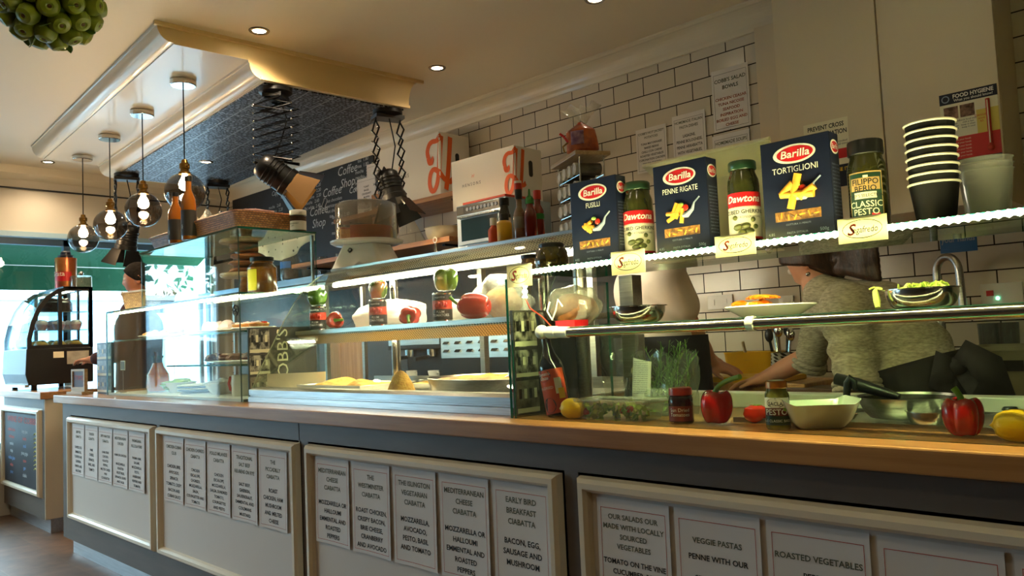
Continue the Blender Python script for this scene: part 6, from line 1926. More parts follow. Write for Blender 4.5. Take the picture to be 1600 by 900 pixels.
# shelf of glasses behind the cabinet
gs = thing('glass_shelf', 'steel edged shelf of upturned glasses behind the glass cabinet', 'shelf', (-5.0, YW, 1.70))
mb = MB(); mb.bx(-1.9, 0.95, -0.40, 0, -0.03, 0, 'steel'); obj('board', mb, gs)
mb = MB(); mb.bx(-1.9, 0.95, -0.41, -0.40, -0.045, 0.003, 'oven_steel'); obj('edge', mb, gs)  # blue light along the shelf edge is put into its steel colour
for x in (-1.7, 0.7):
    mb = MB(); mb.bx(x-0.012, x+0.012, -0.3, 0, -0.05, -0.03, 'black_metal'); mb.bx(x-0.012, x+0.012, -0.012, 0, -0.25, -0.03, 'black_metal'); obj('bracket', mb, gs)
M['glass_tumbler'] = glassmat('tumbler_glass', (214, 222, 226), 1.55, 0.02, haze=0.07)
def tumbler(x, y, z, label, r=0.036, h=0.13):
    mb = MB(); mb.lathe([(0, 0), (r*0.82, 0), (r, h), (r*0.94, h), (r*0.77, 0.008), (0, 0.008)], 'glass_tumbler', 24)
    return tag(obj('tumbler', mb, None, (x, y, z)), label, 'glass', 'glasses on the steel edged shelf')
for i in range(14):
    x = -5.95+i*0.115
    tumbler(x, 3.20+0.06*(i % 2), 1.7005, 'clear tall glass on the steel edged shelf under the chalkboard', h=0.15 if i % 3 else 0.12)
t = thing('candy_jar', 'big glass jar with a blue band at the left end of the glasses', 'jar', (at(462, 395, y=3.16).x-0.02, 3.13, 1.7005))
mb = MB(); mb.lathe([(0, 0), (0.07, 0), (0.08, 0.02), (0.08, 0.15), (0.06, 0.18), (0.06, 0.19), (0.055, 0.19), (0.054, 0.01), (0, 0.01)], 'glass_tumbler', 30); obj('glass_body', mb, t)
mb = MB(); mb.lathe([(0, 0.012), (0.053, 0.012), (0.053, 0.08), (0, 0.085)], pm('pink_sweets', (170, 110, 100), 0.5, var=(210, 170, 150), vscale=40), 24); obj('sweets', mb, t)
mb = MB(); mb.grid(lambda u, v: (0.0812*cos(-pi/2-1+u*2), 0.0812*sin(-pi/2-1+u*2), 0.09+v*0.05), 14, 1, pm('blue_band', (50, 110, 190), 0.4)); obj('band', mb, t)
# floor-standing steel shelf behind the guard with the jar rack and the pasta bag
ss = thing('steel_shelf_unit', 'steel shelf unit behind the heated display carrying the jar rack', 'shelf', (-2.1, 2.75, 0))
mb = MB(); mb.bx(-0.6, 0.1, -0.20, 0.15, 1.52, 1.55, 'steel'); obj('top_shelf', mb, ss)
for x in (-0.58, 0.08):
    for y in (-0.18, 0.13):
        mb = MB(); mb.bx(x-0.015, x+0.015, y-0.015, y+0.015, 0, 1.52, 'steel'); obj('leg', mb, ss)
AR = radians(180-29)
ra = at(901, 236, y=2.62)
dirF = Vector((-cos(radians(29)), sin(radians(29)), 0))
nrm = Vector((-sin(radians(29)), -cos(radians(29)), 0))
Lr = 0.26
RT = Matrix.Translation((ra.x, 2.62, 1.5505)) @ Matrix(((dirF.x, -nrm.x, 0, 0), (dirF.y, -nrm.y, 0, 0), (0, 0, 1, 0), (0, 0, 0, 1)))
# local: x along the lid face to the left, y backwards, z up
rk = thing('jar_rack', 'wire rack of lidded spice jars under a wooden board', 'rack', (ra.x, 2.62, 1.5505))
rk.matrix_world = RT
H = ra.z-1.5505
mb = MB(); mb.bx(-0.02, Lr+0.03, -0.015, 0.15, H-0.018, H, 'wood_pale'); obj('top_board', mb, rk, bevel=0.002)
for x in (0.0, Lr):
    for yy in (0.01, 0.125):
        mb = MB(); mb.tube([(x, yy, 0), (x, yy, H-0.018)], 0.0035, 'steel_polish', 8); obj('upright', mb, rk)
rows = 5
pit = (H-0.03)/rows
for k in range(rows):
    mb = MB(); z = 0.010+k*pit
    mb.tube([(0, 0.012, z), (Lr, 0.012, z)], 0.0025, 'steel_polish', 6); mb.tube([(0, 0.122, z), (Lr, 0.122, z)], 0.0025, 'steel_polish', 6); obj('rail', mb, rk)
M['jar_white_lid'] = pm('pale_jar_lid', (206, 202, 190), 0.35)
M['spice'] = pm('dull_spices', (84, 78, 62), 0.4, var=(56, 50, 40), vscale=26, coat=0.4)
names = ('lowest', 'second', 'middle', 'fourth', 'top')
for k in range(rows):
    for j in range(4):
        t = thing('spice_jar', 'white lidded spice jar lying in the wire rack, %s row, %s from the right' % (names[k], ('first', 'second', 'third', 'fourth')[j]), 'jar', (0, 0, 0), group='spice jars in the wire rack')
        r = 0.027
        t.matrix_world = RT @ Matrix.Translation((0.034+j*0.064, 0.0, 0.0128+k*pit+r)) @ Matrix.Rotation(-pi/2, 4, 'X')
        mb = MB(); mb.lathe([(0, 0.012), (r*0.86, 0.012), (r, 0.02), (r, 0.118), (0, 0.118)], 'spice', 20); obj('glass_body', mb, t)
        mb = MB(); mb.lathe([(0, -0.002), (r*0.72, -0.002), (r*0.74, -0.005), (r*0.97, -0.004), (r*0.99, 0.012), (0, 0.012)], 'jar_white_lid', 24)
        mb.lathe([(0, -0.0026), (r*0.7, -0.0026)], 'grey_lid', 20) if 'grey_lid' in M else None
        obj('lid', mb, t)
# orange pasta bag on the rack top
M['orange_pasta'] = pm('orange_brown_pasta', (206, 92, 24), 0.35, var=(130, 44, 14), vscale=18, bump=0.4, bscale=36, coat=0.6)
bc = RT @ Vector((0.06, 0.05, H+0.0005))
bg = thing('pasta_bag', 'clear bag of orange pasta tied at the top on the jar rack', 'bag', bc, rotz=radians(20))
mb = MB()
f = lump(88, 0.08)
def pb(u, v):
    a = 2*pi*u
    z = v
    k = (min(1, (z+0.02)*10)**0.5)*(1-0.18*z)*(1 if z < 0.72 else max(0.18, 1-(z-0.72)*3.2))
    return (0.075*cos(a)*k*(1+0.06*sin(3*a+z*5)), 0.05*sin(a)*k*(1+0.06*sin(4*a)), 0.145*z)
mb.grid(pb, 36, 20, 'orange_pasta'); obj('pasta', mb, bg)
for s in (1, -1):
    mb = MB(); mb.grid(lambda u, v: ((0.012+0.03*v)*(u-0.5)*2.2+s*(0.006+0.045*v), 0.012*sin(u*9+v*5)*(0.4+v), 0.135+0.085*v-0.01*sin(u*8)), 10, 10, 'film_hazy'); obj('film_top', mb, bg)
mb = MB(); mb.tube([(0.016*cos(a), 0.013*sin(a), 0.134) for a in [2*pi*i/16 for i in range(16)]], 0.003, 'logo_red', 6, closed=True); obj('tie', mb, bg)
mb = MB(); mb.grid(lambda u, v: (-0.03+0.06*u, -0.052-0.004*sin(u*3)-0.002, 0.035+0.06*v), 6, 6, pm('purple_label', (112, 70, 110), 0.4, var=(170, 130, 150), vscale=40)); obj('label', mb, bg, solid=0.001)
mb = MB(); mb.tube([(-0.045, -0.05, 0.05), (-0.06, -0.06, 0.075), (-0.078, -0.06, 0.09)], 0.006, 'logo_red', 6); mb.tube([(-0.045, -0.05, 0.05), (-0.065, -0.065, 0.03), (-0.06, -0.06, 0.005)], 0.004, 'brass', 6); obj('ribbon', mb, bg)
# ------------------------------------------------------------------ sauces on a wooden tray, on the canopy
ZK = 1.5565
pa, pb_ = at(752, 380, y=2.27), at(838, 376, y=2.27)
tx = (pa.x+pb_.x)/2
t = thing('sauce_tray', 'narrow wooden tray of sauce bottles on the display canopy', 'tray', (tx, 2.27, ZK))
w = (pb_.x-pa.x)/2+0.01
mb = MB(); mb.bx(-w, w, -0.07, 0.10, 0.0, 0.008, 'wood_mid')
for a_, b_, c_, d_ in ((-w, w, -0.07, -0.062), (-w, w, 0.092, 0.10), (-w, -w+0.008, -0.062, 0.092), (w-0.008, w, -0.062, 0.092)):
    mb.bx(a_, b_, c_, d_, 0.0, 0.02, 'wood_mid')
obj('tray', mb, t, weld=False)
def sauce(px, y, r, h, bodymat, capmat, label, neck=0.45, caph=0.03, shoulder=0.62, lab=None, labz=(0.12, 0.5), nozzle=False, z=None, name='sauce_bottle'):
    x = at(px, 350, y=y).x
    t = thing(name, label, 'bottle', (x, y, ZK+0.0085 if z is None else z))
    mb = MB(); mb.lathe([(0, 0), (r*0.95, 0), (r, 0.004), (r, h*shoulder), (r*0.9, h*(shoulder+0.05)), (r*neck, h*(shoulder+0.16)), (r*neck, h), (0, h)], bodymat, 28); obj('body', mb, t)
    mb = MB()
    if nozzle:
        mb.lathe([(0, h+0.045), (r*0.12, h+0.045), (r*0.2, h+0.02), (r*0.5, h+0.012), (r*(neck+0.12), h+0.004), (r*(neck+0.14), h-0.015), (0, h-0.015)], capmat, 20)
    else:
        mb.lathe([(0, h+caph), (r*(neck+0.08), h+caph), (r*(neck+0.12), h+caph-0.003), (r*(neck+0.12), h-0.012), (0, h-0.012)], capmat, 20)
    obj('cap', mb, t)
    if lab:
        mb = MB(); q = r+0.0006; mb.lathe([(q, h*labz[0]), (q, h*labz[1])], lab, 28); obj('label', mb, t)
    return t
M['mustard'] = pm('mustard_yellow', (222, 168, 30), 0.4)
M['sriracha'] = pm('dark_red_sauce', (120, 26, 16), 0.25, coat=0.5)
M['cap_green'] = pm('bright_green_cap', (46, 130, 50), 0.4)
M['cap_red'] = pm('red_cap', (190, 40, 28), 0.4)
M['tabasco'] = pm('clear_pinkish_sauce', (150, 120, 96), 0.15, coat=0.6, var=(110, 50, 34), vscale=10)
sauce(788, 2.25, 0.031, 0.105, 'mustard', 'black', 'yellow mustard bottle at the front of the wooden sauce tray', 0.5, 0.02, 0.8)
sauce(789, 2.335, 0.026, 0.19, 'vinegar', 'black', 'black capped bottle behind the yellow mustard', 0.7, 0.02, 0.72, 'label_cream', (0.5, 0.66))
tb = sauce(812, 2.26, 0.025, 0.185, 'tabasco', 'black', 'pale sauce bottle with a red and white cap in the tray', 0.48, 0.03, 0.6, 'film_hazy', (0.3, 0.55))
mb = MB(); mb.lathe([(0.0135, 0.210), (0.0145, 0.212), (0.0145, 0.245), (0, 0.246)], 'cap_red', 20); mb.lathe([(0.0147, 0.238), (0.0147, 0.248), (0, 0.249)], 'logo_white', 20); obj('red_seal', mb, tb)
sauce(829, 2.275, 0.026, 0.165, 'sriracha', 'cap_green', 'red chilli sauce bottle with a green nozzle cap', 0.55, 0.03, 0.66, 'sriracha', (0.2, 0.6), nozzle=True)
sauce(841, 2.345, 0.026, 0.19, 'sriracha', 'cap_red', 'dark sauce bottle with a red cap behind the green capped one', 0.5, 0.025, 0.66, 'cap_green', (0.5, 0.62))
sauce(771, 2.31, 0.024, 0.11, 'label_orange', 'logo_white', 'short orange bottle left of the yellow mustard', 0.5, 0.02, 0.7)
# cake stand with a dome
cx = at(574, 405, y=2.27).x
ck = thing('cake_stand', 'white cake stand with a splayed card skirt on the display canopy', 'cake stand', (cx, 2.27, ZK), rotz=radians(20))
mb = MB()
P0 = [(x, y, 0) for x, y in rrect(0.155, 0.105, 0.03)]
loft(mb, [P0, [(x*0.62, y*0.75, 0.118) for x, y, z in P0]], 'china'); obj('skirt', mb, ck, sharp=30)
mb = MB(); mb.lathe([(0, 0.118), (0.16, 0.12), (0.176, 0.128), (0.178, 0.136), (0.170, 0.138), (0.155, 0.132), (0, 0.132)], 'china', 56); obj('plate', mb, ck)
mb = MB()
T_ = Matrix.Translation((-0.035, -0.1065, 0.0)) @ Matrix.Rotation(radians(-13), 4, 'X') @ FRONT
vs, fs = text_geo('Nougat Limon', 0.022, 'CENTER', 0.004, 1.0, 0.25)
mb.add([T_ @ (v*0.024+Vector((0, 0.066, 0.0015))) for v in vs], fs, 'ink'); obj('lettering', mb, ck, weld=False, recalc=False)
mb = MB()
R = random.Random(6)
for k in range(8):
    a0 = R.uniform(0, 6)
    P = [T_ @ Vector((-0.005+0.016*cos(a0+q*0.7)*(0.4+0.1*q), 0.092+0.014*sin(a0+q*0.7)*(0.4+0.1*q), 0.0015)) for q in range(6)]
    mb.tube(P, 0.0009, 'ink', 5)
obj('motif', mb, ck)
mb = MB(); mb.add([(-0.02, -0.112, 0.002), (0.075, -0.112, 0.002), (0.03, -0.112, 0.03)], [(0, 1, 2)], 'paper'); obj('folded_card', mb, ck, solid=0.001)
M['dome'] = glassmat('clear_dome', (236, 236, 230), 1.45, 0.03, haze=0.05)
t = thing('cake_dome', 'clear domed cover over the cake on the white stand', 'cover', (cx, 2.27, ZK+0.1385))
mb = MB(); mb.lathe([(0.150, 0.0), (0.150, 0.165), (0.146, 0.180), (0.135, 0.186), (0, 0.188), (0, 0.184), (0.134, 0.182), (0.1455, 0.165), (0.1465, 0.0)], 'dome', 56); obj('cover', mb, t)
mb = MB(); mb.lathe([(0.006, 0.187), (0.005, 0.196), (0.011, 0.203), (0.008, 0.212), (0, 0.214)], 'steel_polish', 16); obj('knob', mb, t)
M['sponge'] = pm('sponge_cake', (214, 164, 84), 0.7, var=(196, 140, 66), vscale=40, bump=0.2)
M['glaze'] = pm('orange_glaze', (190, 100, 40), 0.3, coat=0.3, var=(160, 74, 26), vscale=10)
t = thing('cake', 'cut sponge cake with an orange glazed top under the dome', 'cake', (cx, 2.27, ZK+0.1385), rotz=radians(-10))
def wedge(mb, a0, a1, r, z0, z1, mat, n=30, inset=0.0):
    pts = [(0, 0)]+[(r*cos(a0+(a1-a0)*i/n), r*sin(a0+(a1-a0)*i/n)) for i in range(n+1)]
    mb.prism(pts, z0, z1, mat, 'z')
mb = MB(); wedge(mb, radians(-62), radians(262), 0.128, 0, 0.058, 'sponge'); obj('sponge', mb, t)
mb = MB(); wedge(mb, radians(-62), radians(262), 0.129, 0.058, 0.066, 'glaze')
n = 30
obj('glaze_top', mb, t, bevel=0.002)
mb = MB(); mb.grid(lambda u, v: (0.1292*cos(radians(-62+u*100)), 0.1292*sin(radians(-62+u*100)), 0.004+0.058*v), 20, 2, 'glaze'); obj('glazed_side', mb, t, recalc=False)
# cake card badge
# ------------------------------------------------------------------ white cupboards, signs, kitchen wall
YCB = 3.2
xl, xr_ = at(1209, 60, y=YCB).x, at(1556, 80, y=YCB).x
xm = at(1372, 80, y=YCB).x
cupm = M['cream_gloss']
M['cup_white'] = pm('cupboard_cream', (220, 204, 176), 0.4)
t = thing('wall_cupboard', 'tall cream wall cupboard with two flat doors', 'cupboard', ((xl+xr_)/2, YCB, 1.60))
w = (xr_-xl)/2
mb = MB(); mb.bx(-w, w, 0.021, YB-YCB-0.001, 0, 1.02, 'cup_white'); obj('body', mb, t)
dm = xm-(xl+xr_)/2
mb = MB(); mb.bx(-w, dm-0.003, 0, 0.02, 0.0, 1.02, 'cup_white'); obj('door', mb, t, bevel=0.002)
mb = MB(); mb.bx(dm+0.003, w, 0, 0.02, 0.0, 1.02, 'cup_white'); obj('door', mb, t, bevel=0.002)
mb = MB(); mb.bx(-w-0.02, w+0.02, -0.012, 0.02, 1.0205, 1.06, 'cup_white'); obj('cornice', mb, t, bevel=0.003)
mb = MB(); mb.bx(at(1192, 120, y=3.47).x-0.02, xl-0.002, 3.45, 3.4995, 1.60, 2.60, 'cup_white'); struct('trim_5', mb)
# prevent cross contamination notice
a, b, zb, zt = pxbox(1257, 186, 1327, 262, YCB-0.002)
zt = at(1290, 189, y=YCB-0.002).z; w2 = (b-a)/2
t = thing('hygiene_notice', 'white notice about preventing cross contamination on the left cupboard door', 'notice', ((a+b)/2, YCB-0.001, zt))
hh = 0.28
mb = MB(); mb.bx(-w2, w2, -0.001, 0, -hh, 0.0, 'card_cream'); obj('sheet', mb, t)
mb = MB(); text(mb, 'PREVENT CROSS\nCONTAMINATION', 0.026, 'ink', (0, -0.0016, -0.012), width=w2*1.86, bold=0.025, space=1.15); obj('heading', mb, t, weld=False, recalc=False)
mb = MB(); text(mb, 'keep raw and cooked\nfoods apart at all times', 0.012, 'ink', (w2*0.35, -0.0016, -0.088)); obj('lettering', mb, t, weld=False, recalc=False)
mb = MB(); mb.bx(-w2, w2, -0.0016, -0.001, -0.165, -0.125, 'logo_red'); mb.bx(-w2, w2, -0.0016, -0.001, -0.28, -0.19, 'navy'); obj('colour_bar', mb, t, weld=False)
mb = MB(); text(mb, 'USE IT', 0.02, 'yellow_plastic', (w2*0.6, -0.0022, -0.20), bold=0.02); obj('lettering', mb, t, weld=False, recalc=False)
# food hygiene poster
YPO = YCB-0.002
a = at(1467, 150, y=YPO); b = at(1557, 130, y=YPO); c = at(1566, 246, y=YPO)
w2 = (b.x-a.x)/2; zt = (a.z+b.z)/2; hh = zt-c.z
t = thing('hygiene_poster', 'red and blue food hygiene poster with a thermometer on the right cupboard door', 'poster', ((a.x+b.x)/2, YCB-0.001, zt))
mb = MB(); mb.bx(-w2, w2, -0.001, 0, -hh, 0, 'card_cream'); obj('sheet', mb, t)
mb = MB(); mb.bx(-w2, w2, -0.0016, -0.001, -hh*0.15, 0, 'navy'); obj('blue_band', mb, t)
mb = MB(); mb.bx(-w2, w2, -0.0016, -0.001, -hh, -hh*0.93, 'navy'); obj('blue_band', mb, t)
mb = MB(); mb.bx(-w2, w2, -0.0016, -0.001, -hh*0.93, -hh*0.62, pm('poster_red', (204, 52, 50), 0.5)); obj('red_block', mb, t)
mb = MB(); mb.bx(w2*0.25, w2, -0.0016, -0.001, -hh*0.62, -hh*0.30, pm('poster_yellow', (222, 200, 96), 0.5)); obj('yellow_block', mb, t)
mb = MB(); text(mb, 'FOOD HYGIENE', hh*0.075, 'logo_white', (w2*0.18, -0.0022, -hh*0.018), width=w2*1.4, bold=0.03); text(mb, 'What you should know!', hh*0.05, 'logo_white', (w2*0.18, -0.0022, -hh*0.087), width=w2*1.35, bold=0.01); obj('heading', mb, t, weld=False, recalc=False)
mb = MB(); F = FRONT
ellipse(mb, (-w2*0.78, -hh*0.075, 0.0022), hh*0.05, hh*0.05, 'grey_print', FRONT); ellipse(mb, (-w2*0.78, -hh*0.075, 0.0026), hh*0.036, hh*0.036, 'navy', FRONT); obj('badge', mb, t, weld=False, recalc=False)
for i, x in enumerate((-0.62, -0.05)):
    mb = MB(); mb.bx(w2*(x-0.25), w2*(x+0.25), -0.0018, -0.001, -hh*0.36, -hh*0.19, pm('poster_photo', (70, 44, 34), 0.4, var=(170, 130, 110), vscale=40)); obj('photo_print', mb, t)
    mb = MB(); text(mb, 'cook food well\nchill it fast\nkeep it clean\nkeep it cool', hh*0.034, 'ink', (w2*x, -0.0016, -hh*0.38)); obj('lettering', mb, t, weld=False, recalc=False)
mb = MB()
for i in range(6):
    text(mb, 'always wash your hands', hh*0.032, 'card_cream', (-w2*0.42, -0.0022, -hh*(0.645+0.045*i)), width=w2*0.85)
text(mb, 'DANGER\nzone\n63', hh*0.04, 'logo_red', (w2*0.42, -0.0022, -hh*0.36)); obj('lettering', mb, t, weld=False, recalc=False)
mb = MB(); mb.tube([(w2*0.66, -0.004, -hh*0.18), (w2*0.66, -0.004, -hh*0.80)], hh*0.026, 'ink_red', 12); mb.sphere((w2*0.66, -0.004, -hh*0.84), hh*0.045, 'ink_red', 14, 10)
mb.tube([(w2*0.66, -0.004-hh*0.024, -hh*0.2), (w2*0.66, -0.004-hh*0.024, -hh*0.78)], hh*0.008, 'card_cream', 8); obj('thermometer', mb, t)
# wash your hands notice
a, b, zb, zt = pxbox(1469, 366, 1527, 394, YW)
t = thing('wash_hands_sign', 'small blue sign reading your hands on the tiles above the tap', 'sign', ((a+b)/2, YW, zb))
M['sign_blue'] = pm('sign_blue', (34, 96, 158), 0.4)
h = zt-zb+0.05; w2 = (b-a)/2
mb = MB(); mb.bx(-w2, w2, -0.003, 0, 0, h, 'sign_blue'); obj('plate', mb, t)
mb = MB(); text(mb, 'Now wash\nyour hands', 0.033, 'grey_print', (0, -0.0036, h-0.018), width=w2*1.84, bold=0.02, space=1.05); obj('lettering', mb, t, weld=False, recalc=False)
# small hooks and switch plates
x0, x1, z0, z1 = pxbox(1534, 442, 1600, 481, YW)
t = thing('switch_plate', 'white double switch with a red rocker and green light on the tiles', 'switch', ((x0+x1)/2, YW, z0))
w2, h = (x1-x0)/2, z1-z0
mb = MB(); mb.bx(-w2, w2, -0.012, 0, 0, h, 'white'); obj('plate', mb, t, bevel=0.002)
mb = MB(); mb.bx(-w2*0.55-0.012, -w2*0.55+0.012, -0.017, -0.012, h*0.5, h*0.72, 'logo_red'); obj('rocker', mb, t)
mb = MB(); mb.sphere((-w2*0.2, -0.013, h*0.40), (0.006, 0.004, 0.006), emat('green_indicator', (120, 255, 190), 5.0), 12, 8); obj('indicator', mb, t)
x0, x1, z0, z1 = pxbox(1107, 462, 1148, 482, YW)
for i, (p0, p1, q0, q1) in enumerate(((1107, 1146, 461, 483), (1218, 1241, 462, 484))):
    x0, x1, z0, z1 = pxbox(p0, q0, p1, q1, YW)
    t = thing('socket_plate', ('wide', 'narrow')[i]+' white socket plate on the tiles behind the cooks', 'socket', ((x0+x1)/2, YW, z0))
    w2, h = (x1-x0)/2, z1-z0
    mb = MB(); mb.bx(-w2, w2, -0.010, 0, 0, h, 'white'); obj('plate', mb, t, bevel=0.002)
    for s in (-1, 1):
        mb = MB(); mb.bx(s*w2*0.5-0.006, s*w2*0.5+0.006, -0.014, -0.010, h*0.3, h*0.7, 'white'); obj('rocker', mb, t)
# kitchen back counter
kc = thing('kitchen_counter', 'wooden topped kitchen counter along the tiled wall', 'counter', (-0.4, 3.15, 0))
mb = MB(); mb.bx(-1.35, 1.4, -0.26, 0.345, 0, 0.87, 'board_dark'); obj('body', mb, kc)
mb = MB(); mb.bx(-1.37, 1.42, -0.29, 0.345, 0.87, 0.925, 'wood_mid'); obj('worktop', mb, kc, bevel=0.004)
ZKC = 0.9255
# chopping block and yellow board under the cook's hand
p = at(1125, 585, y=2.92)
bx0, bx1 = at(1056, 585, y=2.86).x, at(1215, 585, y=2.86).x
mb = MB(); mb.bx(bx0, bx1+0.1, -0.05, 0.28, 0, 0.045, 'wood_board')
tag(obj('chopping_block', mb, None, (0, 2.92, ZKC), bevel=0.004), 'thick wooden chopping block on the kitchen counter', 'chopping board')
mb = MB(); mb.bx(bx0, bx1, -0.045, 0.20, 0, 0.022, 'yellow_plastic')
tag(obj('cutting_board', mb, None, (0, 2.92, ZKC+0.0455), bevel=0.004), 'yellow cutting board on the wooden block under the cook\'s hand', 'chopping board')
ZBD = ZKC+0.068
x0, x1, z0, z1 = pxbox(1106, 540, 1178, 578, 3.05)
t = thing('yellow_tub', 'yellow plastic tub of food standing on the kitchen counter', 'tub', ((x0+x1)/2, 3.27, ZKC))
mb = MB()
loft(mb, [[(x*k, y*k, z) for x, y in rrect((x1-x0)/2*1.1, 0.08, 0.03)] for k, z in ((0.86, 0), (1, 0.15), (1.03, 0.155), (0.97, 0.155), (0.85, 0.02))], 'yellow_plastic'); obj('tub', mb, t)
mb = MB(); mb.tube([(-0.02, 0, 0.03), (-0.06, 0.01, 0.2)], 0.007, 'wood_pale'); obj('wooden_spoon', mb, t)
mb = MB(); mb.lathe([(0, 0.14), (0.05, 0.138), (0.08, 0.12)], 'rice', 24); obj('food', mb, t, recalc=False)
# utensil holder
x0, x1, z0, z1 = pxbox(1200, 532, 1242, 575, 3.25)
t = thing('utensil_holder', 'perforated steel holder of kitchen utensils', 'utensil holder', ((x0+x1)/2, 3.25, ZKC))
M['perf_pot'] = perfmat('perforated_pot_steel', (190, 186, 176), (30, 28, 24), 2, 0.03)
r = (x1-x0)/2*0.9
mb = MB(); mb.lathe([(0, 0), (r, 0), (r, 0.15), (r*0.96, 0.15), (r*0.96, 0.005), (0, 0.005)], 'perf_pot', 32); obj('pot', mb, t)
for i in range(5):
    a = 2*pi*i/5
    mb = MB(); mb.tube([(r*0.3*cos(a), r*0.3*sin(a), 0.01), (r*0.8*cos(a), r*0.8*sin(a), 0.2+0.02*(i % 3))], 0.006, 'black' if i % 2 else 'steel_polish', 8); mb.sphere((r*0.85*cos(a), r*0.85*sin(a), 0.225+0.02*(i % 3)), (0.02, 0.008, 0.03), 'black' if i % 2 else 'steel_polish', 12, 8); obj('utensil', mb, t)
# dark board, grey bowls at the right
mb = MB(); mb.bx(-0.11, 0.13, -0.09, 0.09, 0, 0.03, 'wood_dark'); tag(obj('dark_board', mb, None, (at(1268, 588, y=2.95).x, 2.93, ZKC), bevel=0.004), 'dark wooden board on the kitchen counter left of the cook in grey', 'chopping board')
p = at(1180, 560, y=3.2)
mb = MB(); mb.lathe(bowlprof(0.055, 0.05, 0.03), 'china', 28); tag(obj('white_bowl', mb, None, (p.x, 3.12, ZKC)), 'white bowl between the yellow tub and the utensil holder', 'bowl')
# grey plastic crate and tap at the right
x0, x1, z0, z1 = pxbox(1512, 534, 1640, 584, 3.05)
M['crate_grey'] = pm('grey_green_plastic', (150, 146, 118), 0.45)
t = thing('plastic_crate', 'pale grey plastic crate with a hand grip on the kitchen counter', 'crate', ((x0+x1)/2, 3.10, ZKC))
w2 = (x1-x0)/2
mb = MB(); loft(mb, [[(x*k, y*k, z) for x, y in rrect(w2, 0.15, 0.03)] for k, z in ((0.86, 0.0), (0.98, 0.15), (1.02, 0.152), (1.02, 0.165), (0.97, 0.165), (0.85, 0.01))], 'crate_grey'); obj('crate', mb, t, sharp=30)
mb = MB(); mb.bx(w2*0.05, w2*0.55, -0.151, -0.147, 0.085, 0.12, 'rubber'); obj('hand_grip', mb, t)
p = at(1472, 470, y=3.3)
t = thing('kitchen_tap', 'tall swan neck kitchen tap against the tiles', 'tap', (p.x-0.02, 3.33, ZKC))
zz = at(1470, 402, y=3.3).z-ZKC
mb = MB(); mb.tube([(0, 0, 0)]+[(0, 0, zz-0.06)]+[(0.045-0.045*cos(a), -0.045*(1-cos(a))*0.5, zz-0.06+0.06*sin(a)) for a in [pi*i/12 for i in range(1, 12)]]+[(0.09, -0.045, zz-0.06), (0.095, -0.05, zz-0.20)], 0.014, 'steel', 16); obj('swan_neck', mb, t)
mb = MB(); mb.cyl((0, 0, 0), 0.026, 0.05, 'steel'); mb.tube([(0.02, 0, 0.04), (0.07, 0, 0.06)], 0.007, 'steel'); obj('base', mb, t)
# glass jars on the sink side
for i in range(2):
    p = at(1545+i*28, 530, y=3.38)
    tumbler(p.x, 3.40, ZKC, ('left', 'right')[i]+' clear glass behind the pale grey crate', 0.04, 0.24)['group'] = 'glasses behind the crate'
# cream tray behind the pasta boxes on the lit shelf
y = 1.835
a, b = at(1018, 265, y=y), at(1214, 219, y=y)
zt = (a.z+b.z)/2
t = thing('cream_tray', 'cream plastic tray standing on edge behind the pasta boxes', 'tray', ((a.x+b.x)/2, y, ZS2+0.0005))
w2, h = (b.x-a.x)/2, zt-ZS2
mb = MB(); mb.add([(-w2, -0.04, h), (w2, -0.04, h), (w2*0.93, 0.03, h*0.80), (-w2*0.93, 0.03, h*0.80), (-w2*0.93, 0.03, h*0.0), (w2*0.93, 0.03, h*0.0), (w2, -0.02, 0), (-w2, -0.02, 0)], [(0, 1, 2, 3), (3, 2, 5, 4), (4, 5, 6, 7)], 'tray_cream'); obj('tray', mb, t, solid=0.004)
mb = MB(); mb.tube([(-w2, -0.04, h), (w2, -0.04, h)], 0.006, 'tray_cream', 8); obj('rim', mb, t)
# bread in a clear bag and a red packet on the rail shelf
p = at(878, 480, y=1.83)
t = thing('bread_bag', 'clear bag of seeded bread behind the left end of the rail', 'bag', (p.x+0.05, 1.83, ZR))
f = lump(120, 0.06)
mb = MB(); mb.sphere((0, 0, 0.05), (0.075, 0.06, 0.052), 'bread', 26, 14, f); obj('loaf', mb, t)
f2 = lump(121, 0.12)
mb = MB(); mb.sphere((0, 0, 0.062), (0.088, 0.066, 0.064), 'film_hazy', 30, 18, f2); obj('film', mb, t)
mb = MB(); mb.bx(-0.035, 0.035, -0.03, 0.03, 0, 0.018, 'logo_red'); tag(obj('red_packet', mb, None, (at(890, 508, y=1.70).x, 1.71, ZR)), 'flat red packet on the rail shelf beside the left post', 'packet')
# ================================================================== CAKE FRIDGE, BASKETS, HANGING LAMPS
FX1, FX0 = -6.42, -7.04
fr = thing('cake_fridge', 'black countertop cake fridge with a curved glass front on the side counter', 'fridge', ((FX0+FX1)/2, 1.62, 0.9605))
fo = Vector(fr.location)
def FR(name, fn, parent=None, **k):
    mb = MB(); mb.T = Matrix.Translation(-fo); fn(mb); return obj(name, mb, parent or fr, **k)
sp_ = [(1.622, 1.26), (1.622, 1.34), (1.645, 1.45), (1.685, 1.555), (1.745, 1.64), (1.82, 1.695), (1.89, 1.712), (2.06, 1.712)]
FR('base', lambda m: m.prism([(1.63, 1.0), (1.61, 1.08), (1.618, 1.262), (2.06, 1.262), (2.06, 1.0)], FX0, FX1, 'black', 'x'), bevel=0.004)
for x in (FX0+0.06, FX1-0.06):
    for y in (1.68, 2.0):
        FR('foot', lambda m: m.cyl((x, y, 0.9605), 0.02, 0.04, 'black', 16))
FR('front_lip', lambda m: m.bx(FX0+0.02, FX1-0.02, 1.612, 1.64, 0.985, 1.004, 'steel'))
